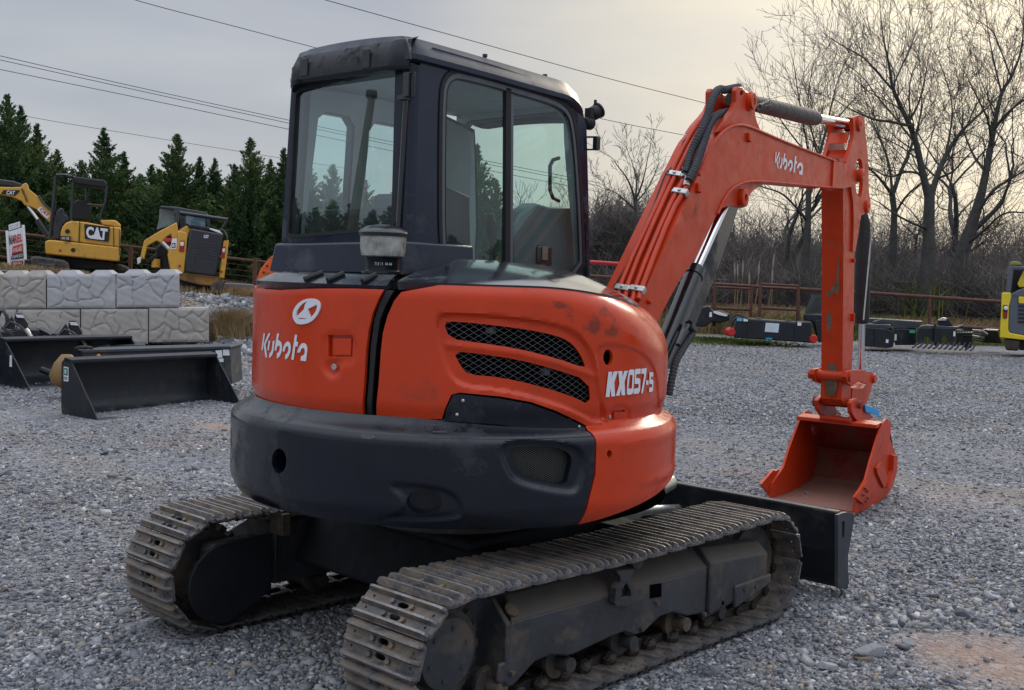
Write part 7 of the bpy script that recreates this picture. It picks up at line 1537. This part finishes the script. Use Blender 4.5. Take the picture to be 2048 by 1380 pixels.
# ---- bare trees ----
def bare_tree(seed, Ht, r0, spread=.55, lean=(0, 0), levels=6, limbs=None, twig=1.0):
    R = random.Random(seed); P = []; F_ = []
    def seg(pts, rs, n_):
        b = len(P); up = V((.3, .2, 1)).normalized()
        for i, p in enumerate(pts):
            t = (pts[min(i+1, len(pts)-1)]-pts[max(i-1, 0)]).normalized(); x = up-t*up.dot(t)
            if x.length < .05: x = t.orthogonal()
            x.normalize(); y = t.cross(x)
            for k in range(n_): a = 2*PI*k/n_; q = p+(x*math.cos(a)+y*math.sin(a))*max(rs[i], .0046); P.append((q.x, q.y, q.z))
        for i in range(len(pts)-1):
            for k in range(n_): F_.append((b+i*n_+k, b+i*n_+(k+1) % n_, b+(i+1)*n_+(k+1) % n_, b+(i+1)*n_+k))
    def grow(p, d, L_, r, lv):
        n_ = 5 if lv < 3 else 3; m_ = 5 if lv < 4 else 3; pts = [p]; rs = [r]; q = p.copy(); dd = d.copy()
        for i in range(m_):
            wob = .15 if lv < 2 else .13+.02*lv; dd = (dd+V((R.gauss(0, wob), R.gauss(0, wob), R.gauss(0, wob*.7)+(.12 if lv > 0 else .02)))).normalized(); q = q+dd*(L_/m_); pts.append(q.copy()); rs.append(r*(1-(.42 if lv < levels else .8)*(i+1)/m_))
        seg(pts, rs, max(3, 8-lv*2 if lv < 3 else 3))
        if lv >= levels: return
        nk = (3 if lv < 1 else R.choice((2, 2, 3))) if lv < levels-1 else R.choice((2, 3, 4))
        for k in range(nk):      # terminal fork
            a = R.uniform(0, 6.28); sp = spread*R.uniform(.5, 1.35); x = dd.orthogonal().normalized(); y = dd.cross(x); nd_ = (dd*math.cos(sp)+(x*math.cos(a)+y*math.sin(a))*math.sin(sp)).normalized()
            grow(pts[-1], nd_, L_*R.uniform(.66, .94), rs[-1]*R.uniform(.55, .85), lv+1)
        if lv >= 1:
            for k in range(2):     # side shoots
                i = R.randint(1, m_-1); a = R.uniform(0, 6.28); x = dd.orthogonal().normalized(); y = dd.cross(x); sp = R.uniform(.6, 1.1); nd_ = (dd*math.cos(sp)+(x*math.cos(a)+y*math.sin(a))*math.sin(sp)).normalized(); grow(pts[i], nd_, L_*R.uniform(.4, .62), rs[i]*R.uniform(.3, .5), min(levels, lv+2))
    grow(V((0, 0, -.3)), V((lean[0], lean[1], 1)).normalized(), Ht*.24, r0, 0); P = np.array(P); z = P[:, 2].max(); P[P[:, 2] > 0] *= Ht/z; return P, np.array(F_)
def put_bare(px, base_py, top_py, d, seed, r0, label, spread=.5, lean=(0, 0), levels=6, wide=1.0, grp='bare trees behind the right fence'):
    b_ = gp(px, d); Ht = (at(px, top_py, d)-b_).z; P, F_ = bare_tree(seed, Ht, r0, spread, lean, levels); P[:, :2] *= wide
    me = np_mesh('bare_tree', P, F_, TWIG if r0 < .12 else BARK); me.polygons.foreach_set('use_smooth', [True]*len(me.polygons))
    # split: trunk = the first wide tubes, crown = all the rest
    k = 40*1; me2 = None
    r_ = thing('bare_tree', label, 'tree', b_, 0, grp)
    cut = 5*8
    tr = np_mesh('trunk', P[:48], F_[:40], BARK); tr.polygons.foreach_set('use_smooth', [True]*len(tr.polygons)); cr_ = np_mesh('crown', P, F_[40:], BARK if r0 >= .12 else TWIG); cr_.polygons.foreach_set('use_smooth', [True]*len(cr_.polygons))
    for nm, q in (('trunk', tr), ('crown', cr_)): o = bpy.data.objects.new(nm, q); COL.objects.link(o); o.parent = r_
    bpy.data.meshes.remove(me)
# the four nearest bare trees: main limbs follow the photo's, the finer wood grows from them at random
z6 = lambda x, y: (1500+x/2.4635, y/2.4635)
def limb_tree(label, px, d, seed, trunk, limbs, dens=1.0, top=1.0):
    R = random.Random(seed); b_ = gp(px, d); P = []; F_ = []
    def seg(pts, rs, n_):
        b = len(P); up = V((.3, .2, 1)).normalized()
        for i, p in enumerate(pts):
            t = (pts[min(i+1, len(pts)-1)]-pts[max(i-1, 0)]).normalized(); x = up-t*up.dot(t)
            if x.length < .05: x = t.orthogonal()
            x.normalize(); y = t.cross(x)
            for k in range(n_): a = 2*PI*k/n_; q = p+(x*math.cos(a)+y*math.sin(a))*max(rs[i], .0048); P.append((q.x-b_.x, q.y-b_.y, q.z-b_.z))
        for i in range(len(pts)-1):
            for k in range(n_): F_.append((b+i*n_+k, b+i*n_+(k+1) % n_, b+(i+1)*n_+(k+1) % n_, b+(i+1)*n_+k))
    def grow(p, dd, L_, r, lv):
        m_ = 4 if lv > 1 else 3; pts = [p]; rs = [r]; q = p.copy()
        for i in range(m_):
            dd = (dd+V((R.gauss(0, .15), R.gauss(0, .15), R.gauss(0, .1)+.05))).normalized(); q = q+dd*(L_/m_); pts.append(q.copy()); rs.append(r*(1-(.5 if lv else .8)*(i+1)/m_))
        seg(pts, rs, 3 if lv < 3 else 4)
        if lv == 0: return
        for k in range(R.choice((2, 2, 3))):
            a = R.uniform(0, 6.28); sp = .42*R.uniform(.4, 1.5); x = dd.orthogonal().normalized(); y = dd.cross(x); grow(pts[-1], (dd*math.cos(sp)+(x*math.cos(a)+y*math.sin(a))*math.sin(sp)).normalized(), L_*R.uniform(.55, .85), rs[-1]*R.uniform(.6, .9), lv-1)
        for k in range(R.choice((1, 2))):
            i = R.randint(1, m_-1); a = R.uniform(0, 6.28); x = dd.orthogonal().normalized(); y = dd.cross(x); sp = R.uniform(.5, 1.1); grow(pts[i], (dd*math.cos(sp)+(x*math.cos(a)+y*math.sin(a))*math.sin(sp)).normalized(), L_*R.uniform(.35, .6), rs[i]*R.uniform(.35, .6), max(0, lv-2))
    def line(pl, off0, off1, n_):
        k_ = len(pl)-1; pts = [tuple(at(*z6(x, y), d+lerp(off0, off1, i/k_)))+(w_/2.4635/FPX*d/2,) for i, (x, y, w_) in enumerate(pl)]; A = chaikin(pts, 2, False); pts = [V(q[:3]) for q in A]; rs = [q[3] for q in A]; seg(pts, rs, n_); return pts, rs
    line(trunk, 0, 0, 10); nt_ = len(F_); np_ = len(P)
    for pl, oo in limbs:
        pts, rs = line(pl, oo[0], oo[1], 7); tot = 0
        for i in range(1, len(pts)):
            L_ = (pts[i]-pts[i-1]).length; tot += L_*1.9*dens*(1.0+.03/max(rs[i], .02))
            while tot > 1 and i > len(pts)*.12:
                tot -= 1; t = (pts[i]-pts[i-1]).normalized(); a = R.uniform(0, 6.28); x = t.orthogonal().normalized(); y = t.cross(x); sp = R.uniform(.5, 1.05); dd = (t*math.cos(sp)+(x*math.cos(a)+y*math.sin(a))*math.sin(sp)+V((0, 0, .25))).normalized()
                lv = 3 if rs[i] > .028 else 2; grow(pts[i-1].lerp(pts[i], R.random()), dd, R.uniform(.75, 1.6)*(1 if lv == 3 else .7)*top, min(.03, rs[i]*R.uniform(.3, .5)), lv)
        grow(pts[-1], (pts[-1]-pts[-2]).normalized(), 1.0*top, rs[-1]*.9, 3)
    P_ = np.array(P); F2 = np.array(F_); r_ = thing('bare_tree', label, 'tree', b_, 0, 'bare trees behind the right fence')
    for nm, q in (('trunk', np_mesh('trunk', P_[:np_], F2[:nt_], BARK)), ('crown', np_mesh('crown', P_[np_:], F2[nt_:]-np_, BARK))):
        q.polygons.foreach_set('use_smooth', [True]*len(q.polygons)); o = bpy.data.objects.new(nm, q); COL.objects.link(o); o.parent = r_
limb_tree('biggest bare tree with a thick forked grey trunk, right of the orange stick', 1852, 33, 3, [(855, 1560, 84), (862, 1400, 70), (880, 1250, 62), (880, 1130, 58), (885, 950, 50)],
    [([(885, 990, 44), (850, 850, 34), (820, 700, 28), (780, 600, 25), (740, 520, 21), (700, 430, 17), (690, 340, 12), (670, 250, 9), (650, 150, 6), (640, 30, 3)], (0, -1.5)), ([(885, 990, 36), (920, 870, 28), (960, 770, 24), (1030, 660, 19), (1100, 590, 13), (1160, 540, 9), (1250, 450, 5)], (0, 1.2)),
     ([(790, 620, 16), (700, 600, 14), (610, 590, 11), (540, 560, 8), (480, 530, 5)], (-.6, -2)), ([(820, 710, 14), (760, 640, 11), (700, 560, 9), (620, 470, 7), (560, 380, 5), (480, 320, 4)], (0, 2)), ([(700, 440, 12), (640, 370, 10), (560, 280, 8), (480, 240, 6), (400, 190, 4)], (-.8, -2.4)),
     ([(700, 440, 10), (740, 340, 8), (790, 240, 6), (830, 120, 4)], (-.8, .5)), ([(960, 780, 14), (990, 640, 10), (1000, 520, 8), (970, 400, 6), (930, 300, 4)], (.5, 2)), ([(880, 1130, 16), (800, 1100, 12), (720, 1060, 9), (640, 1000, 6)], (0, -1.6)), ([(850, 860, 14), (770, 840, 11), (690, 880, 9), (600, 830, 6)], (0, 1.5)),
     ([(780, 600, 14), (830, 520, 10), (860, 400, 7), (880, 280, 4)], (-.5, -1)), ([(920, 880, 14), (1000, 850, 10), (1060, 780, 8), (1120, 720, 5)], (.2, -1.5))])
limb_tree('bare tree with a leaning trunk reaching up at the right edge of the photo', 1915, 34.5, 25, [(990, 1560, 92), (1005, 1380, 80), (1060, 1200, 62), (1110, 1060, 50), (1140, 950, 42)],
    [([(1140, 960, 42), (1165, 840, 36), (1190, 700, 30), (1215, 560, 24), (1240, 450, 18), (1290, 380, 14), (1340, 250, 10), (1350, 100, 6), (1340, -30, 4)], (0, 1.5)), ([(1190, 660, 16), (1260, 560, 12), (1350, 490, 9), (1450, 420, 5)], (.5, -1)), ([(1110, 1060, 18), (1200, 930, 14), (1290, 880, 10), (1380, 820, 6)], (0, -1.5)),
     ([(1190, 730, 16), (1180, 600, 12), (1130, 500, 8), (1080, 400, 5)], (.4, -1.8)), ([(1240, 460, 12), (1210, 340, 8), (1180, 200, 6), (1160, 60, 4)], (.8, 2)), ([(1290, 390, 9), (1240, 260, 7), (1200, 150, 5), (1120, 100, 3)], (1, -1)), ([(1060, 1210, 16), (1150, 1140, 12), (1250, 1040, 9), (1370, 1050, 6)], (0, -2)), ([(1165, 850, 16), (1100, 770, 11), (1050, 640, 8), (1010, 540, 5)], (.1, 2))])
limb_tree('bare tree seen under and above the boom, left of the orange stick', 1612, 35, 12, [(255, 1560, 52), (262, 1380, 44), (280, 1200, 38), (285, 1080, 32), (290, 940, 26)],
    [([(290, 960, 26), (330, 800, 18), (370, 660, 12), (400, 520, 8), (430, 400, 6), (470, 300, 4)], (0, 1.5)), ([(285, 1090, 16), (225, 1020, 12), (160, 950, 9), (60, 920, 6), (-20, 900, 4)], (0, -1.5)), ([(300, 900, 13), (290, 760, 10), (260, 600, 8), (240, 480, 6), (220, 340, 4)], (0, -1)), ([(285, 1090, 12), (360, 1010, 9), (440, 930, 6)], (0, 1)),
     ([(340, 780, 10), (300, 640, 8), (280, 480, 6), (310, 330, 4)], (.4, 2)), ([(290, 770, 9), (200, 660, 7), (130, 560, 5), (90, 470, 3)], (-.4, -2)), ([(370, 660, 8), (450, 560, 6), (520, 480, 4)], (1, -.5))], 1.0)
limb_tree('bare tree standing directly right of the orange stick', 1786, 35.5, 31, [(700, 1560, 48), (702, 1400, 42), (706, 1200, 36), (712, 1050, 30), (700, 940, 26)],
    [([(702, 960, 24), (740, 850, 19), (790, 740, 14), (830, 620, 10), (850, 500, 7), (840, 380, 4)], (0, 1.5)), ([(702, 960, 18), (640, 880, 13), (590, 830, 9), (520, 800, 6)], (0, -1.5)), ([(700, 950, 16), (690, 820, 12), (650, 700, 9), (600, 600, 6), (570, 500, 4)], (0, .8)), ([(712, 1060, 14), (770, 960, 11), (850, 900, 8), (900, 830, 5)], (0, -1))])
put_bare(2140, 640, -40, 37, 61, .30, 'bare tree whose branches reach in from the right edge', .6, (-.15, .05), 6, 1.2)
put_bare(1560, 620, 150, 39, 101, .18, 'bare tree whose twigs rise between the boom cylinder and the left tree', .5, (.03, .0), 5, 1.2)
put_bare(1925, 620, 60, 44, 131, .22, 'bare tree behind the right limbs of the biggest tree', .52, (-.03, .0), 5, 1.2)
wx = lambda *p: [((x-1500)*2.4635, y*2.4635, w_) for x, y, w_ in p]
limb_tree('small bare tree with a fan of twigs between cab and boom', 1272, 34, 77, wx((1273, 640, 26), (1272, 500, 22), (1272, 430, 18), (1270, 395, 15)),
    [(wx((1270, 400, 13), (1262, 372, 10), (1250, 350, 7), (1235, 332, 5), (1226, 318, 3)), (0, -.8)), (wx((1270, 400, 12), (1274, 370, 9), (1270, 345, 6), (1262, 318, 4)), (0, .6)), (wx((1271, 400, 12), (1283, 372, 9), (1290, 345, 6), (1296, 312, 4)), (0, -.4)), (wx((1271, 405, 11), (1290, 385, 8), (1305, 360, 6), (1316, 330, 4)), (0, 1)), (wx((1271, 420, 10), (1250, 400, 7), (1232, 385, 5), (1215, 378, 3)), (0, -1))], .9, .5)
put_bare(1196, 600, 345, 36, 81, .10, 'small bare tree just right of the cab edge', .6, (.02, .0), 5, 1.1)
put_bare(1540, 620, 310, 44, 91, .10, 'distant thin bare tree low under the boom', .5, (.0, .0), 5, 1.3)
put_bare(1830, 620, 250, 46, 95, .12, 'distant thin bare tree behind the biggest trunk', .5, (.0, .0), 5, 1.4)
# ---- brush: twiggy thicket, one mass ----
def thicket(name, spans, m, n_per, seed, leafy=0):
    R = np.random.default_rng(seed); PP = []; N_ = 0
    for x0, x1, yt, d0, d1, dens in spans:
        n_ = int(n_per*dens); px = R.uniform(x0, x1, n_); d = R.uniform(d0, d1, n_)
        r0x = (px-1024)/FPX; P0 = np.stack([CAM.x+(FW.x+r0x*RT.x)*d, CAM.y+(FW.y+r0x*RT.y)*d], 1); dn = np.array([ds(a, b) for a, b in P0]); zb_ = np.array([Hh(a, b) for a, b in dn])
        top = np.array([at(float(a), float(yt+R.normal(0, 14)), float(b)).z for a, b in zip(px, d)]); h = (top-zb_)*R.uniform(0.25, 1, n_)**.55
        # each stick: 3-sided tube leaning, several per bush
        L_ = R.uniform(.5, 1.3, n_); z0 = zb_+np.maximum(0, h-L_*.8)*R.random(n_)**.7; az = R.uniform(0, 6.28, n_); el = R.normal(.75, .5, n_)
        dv = np.stack([np.cos(az)*np.cos(el), np.sin(az)*np.cos(el), np.sin(el)], 1); A = np.stack([P0[:, 0], P0[:, 1], z0], 1); mid = A+dv*(L_*.5)[:, None]; dv2 = dv+R.normal(0, .45, (n_, 3)); Bq = mid+dv2*(L_*.5)[:, None]
        rr = R.uniform(.006, .016, n_)
        for a_, b_, ra, rb in ((A, mid, rr, rr*.7), (mid, Bq, rr*.7, rr*.25)):
            t = b_-a_; t /= np.linalg.norm(t, axis=1)[:, None]+1e-9; x = np.cross(t, [.31, .2, .93]); x /= np.linalg.norm(x, axis=1)[:, None]+1e-9; y = np.cross(t, x)
            ring = []
            for q, rq in ((a_, ra), (b_, rb)):
                for k in range(3): an = 2.094*k; ring.append(q+(x*math.cos(an)+y*math.sin(an))*rq[:, None])
            PP.append(np.stack(ring, 1))
    PP = np.concatenate(PP); n_ = len(PP); base = 6*np.arange(n_)[:, None, None]; f = np.array([(0, 1, 4, 3), (1, 2, 5, 4), (2, 0, 3, 5)])[None]; F_ = (base+f).reshape(-1, 4); return put(name, np_mesh(name, PP.reshape(-1, 3), F_, m), kind='stuff')
BRM = leafmat('brush_twigs', (.085, .076, .074), (.15, .135, .13), (.25, .225, .205))
thicket('brush_thicket', [(1150, 1330, 415, 35, 46, 1.4), (1300, 1500, 470, 35, 48, 1.5), (1480, 1760, 480, 37, 50, 2.2), (1740, 2150, 505, 36, 52, 3.0), (1150, 2150, 520, 33, 38, 2.6), (560, 1200, 470, 36, 48, 1.5), (1180, 1420, 350, 40, 48, .35), (1400, 2150, 400, 42, 52, .9), (1180, 1300, 400, 35, 37, .8)], BRM, 22000, 4)
DRY = leafmat('dry_grass', (.16, .11, .06), (.27, .19, .10), (.40, .31, .18)); GRN = leafmat('green_weeds', (.05, .075, .02), (.11, .14, .04), (.22, .22, .06))
def grass(name, spots, m, seed, label=None, hgt=.5, wd=.008, lean=.35, kind='stuff', cat=None):
    R = np.random.default_rng(seed); PP = []
    for px, d, rx, ry, n_, h_ in spots:
        c = gp(px, d); a = R.normal(0, rx/2, n_); b = R.normal(0, ry/2, n_); X = c.x+RH.x*a+FH.x*b; Y = c.y+RH.y*a+FH.y*b; Z = np.array([H(p, q) for p, q in zip(X, Y)]); L_ = h_*R.uniform(.4, 1, n_); az = R.uniform(0, 6.28, n_); ln = np.abs(R.normal(0, lean, n_))*L_
        A = np.stack([X, Y, Z-.02], 1); M_ = A+np.stack([np.cos(az)*ln*.3, np.sin(az)*ln*.3, L_*.6], 1); T_ = A+np.stack([np.cos(az)*ln, np.sin(az)*ln, L_*.95], 1); s = np.stack([-np.sin(az+1), np.cos(az+1), 0*az], 1)*wd*R.uniform(.6, 1.4, (n_, 1))
        PP.append(np.stack([A-s, A+s, M_+s*.8, M_-s*.8], 1)); PP.append(np.stack([M_-s*.8, M_+s*.8, T_+s*.1, T_-s*.1], 1))
    PP = np.concatenate(PP).reshape(-1, 3); o = put(name, np_mesh(name, PP, np.arange(len(PP)).reshape(-1, 4), m), kind=kind if not label else None, label=label, cat=cat); return o
grass('grass_tuft', [(470, 20.4, .30, .30, 2600, .62), (492, 20.6, .25, .25, 1500, .5)], DRY, 3, 'dry tan grass tuft at the foot of the bank left of the cab', lean=.6, cat='grass tuft', wd=.006)
grass('dry_grass', [(-20+i*42, 24.8+(i % 3), .9, .5, 500, .22) for i in range(14)]+[(px, 31.5, 1.3, 1.0, 1800, .95) for px in (1468, 1490, 1520, 1545)]+[(px, 32, 1.5, 1.2, 900, .75) for px in range(1400, 2100, 50)], DRY, 5, lean=.5, wd=.010)
grass('green_grass', [(px, 26.8, 1.2, 1.6, 900, .08) for px in range(1395, 1500, 14)]+[(1575, 31, .8, .6, 1200, .8), (1752, 31, .6, .7, 900, .8), (1800, 34, 1.0, 1.0, 500, 1.0), (1590, 29, .8, .6, 800, .4), (1850, 29.5, 2, .6, 1200, .35), (1940, 29.5, 2, .6, 900, .35)], GRN, 6, lean=.45, wd=.012)
grass('green_vine', [(1835, 33.5, .8, .8, 700, 1.9)], GRN, 16, 'yellow green leafy vine growing up at the foot of the biggest bare tree', lean=.3, cat='vine', wd=.03)
# plumes of tall reed grass
for k, (bx, tx, ty, by) in enumerate(((1470, 1469, 527, 590), (1474, 1475, 528, 590), (1478, 1486, 523, 590), (1494, 1499, 545, 590), (1505, 1519, 524, 590), (1532, 1548, 510, 580), (1540, 1545, 540, 575))):
    A = gp(bx, 31.5); T_ = at(tx, ty, 31.5); mid = A.lerp(T_, .6)+RH*(.03); d_ = (T_-mid).normalized(); r_ = thing('reed_plume', ['pale reed stalk farthest left of the group', 'pale reed stalk close beside the leftmost one', 'reed with a slim upright plume, third from the left', 'short reed with a thin plume', 'reed plume leaning right, middle of the group', 'tallest reed with the fullest pale plume', 'small reed plume below the tallest one'][k], 'reed', A, 0, 'reed plumes behind the rusty racks')
    part('stem', MB().tube([A, mid, T_], [.018, .014, .006], 5), DRY, r_, smooth=60); part('plume', MB().tube([T_-d_*.38, T_-d_*.25, T_-d_*.1, T_+d_*.05], [.010, .028, .022, .004], 7), mat('pale_plume', (.30, .26, .20), .9) if 'pale_plume' not in MT else MT['pale_plume'], r_, smooth=60)
# ---- behind the camera: what the cab glass reflects ----
nR = UU; P0 = U(UR, 0, 0)
def mirror(p, P, n_): return p-n_*2*(p-P).dot(n_)
a = mirror(at(741, 196, 15), P0, UU); b = mirror(at(708, 420, 15), P0, UU); dv = (b-a).normalized(); bt = a+dv*((a.z)/-dv.z)
UP_ = thing('utility_pole', 'brown wooden utility pole mirrored in the rear cab window', 'pole', bt)
part('pole', MB().tube([a, a.lerp(bt, .5), bt], [.05, .075, .10], 12), mat('pole_wood', (.11, .085, .06), .9, var=.3, bump=.4), UP_, smooth=60); part('pole_cap', MB().box(a+V((0, 0, .05)), (.12, .12, .12)), BLACK, UP_, bevel=.02)
for k, (px, top, d) in enumerate(((585, 395, 26), (630, 415, 28), (665, 400, 27), (700, 408, 25), (745, 420, 28), (780, 412, 26))):
    t_ = mirror(at(px, top, d), P0, UU); base = V((t_.x, t_.y, 0)); h = t_.z; r = thing('cedar_tree', ['cedar mirrored at the left of the rear cab window', 'second cedar mirrored in the rear cab window', 'third cedar mirrored in the rear cab window', 'cedar mirrored beside the pole in the rear cab window', 'fifth cedar mirrored in the rear cab window', 'cedar mirrored at the right of the rear cab window'][k], 'tree', base, 0, 'cedars mirrored in the cab glass')
    for nm, me in (('crown', CM[k % 4]), ('trunk', TRK)): o = bpy.data.objects.new(nm, me); COL.objects.link(o); o.parent = r; s = h/7.1; o.scale = (s*1.8, s*1.8, s)
PS_ = U(0, .02, 0)
for k, (px, top, d) in enumerate(((905, 470, 24), (1000, 480, 25), (1090, 470, 25), (1150, 455, 24))):
    t_ = mirror(at(px, top, d), PS_, VV); base = V((t_.x, t_.y, 0)); h = max(2, t_.z); r = thing('cedar_tree', ['cedar mirrored low at the left of the side window', 'second cedar mirrored low in the side window', 'third cedar mirrored low in the side window', 'cedar mirrored at the right of the side window'][k], 'tree', base, 0, 'cedars mirrored in the cab glass')
    for nm, me in (('crown', CM[k % 4]), ('trunk', TRK)): o = bpy.data.objects.new(nm, me); COL.objects.link(o); o.parent = r; s = h/7.1; o.scale = (s*2.2, s*2.2, s)
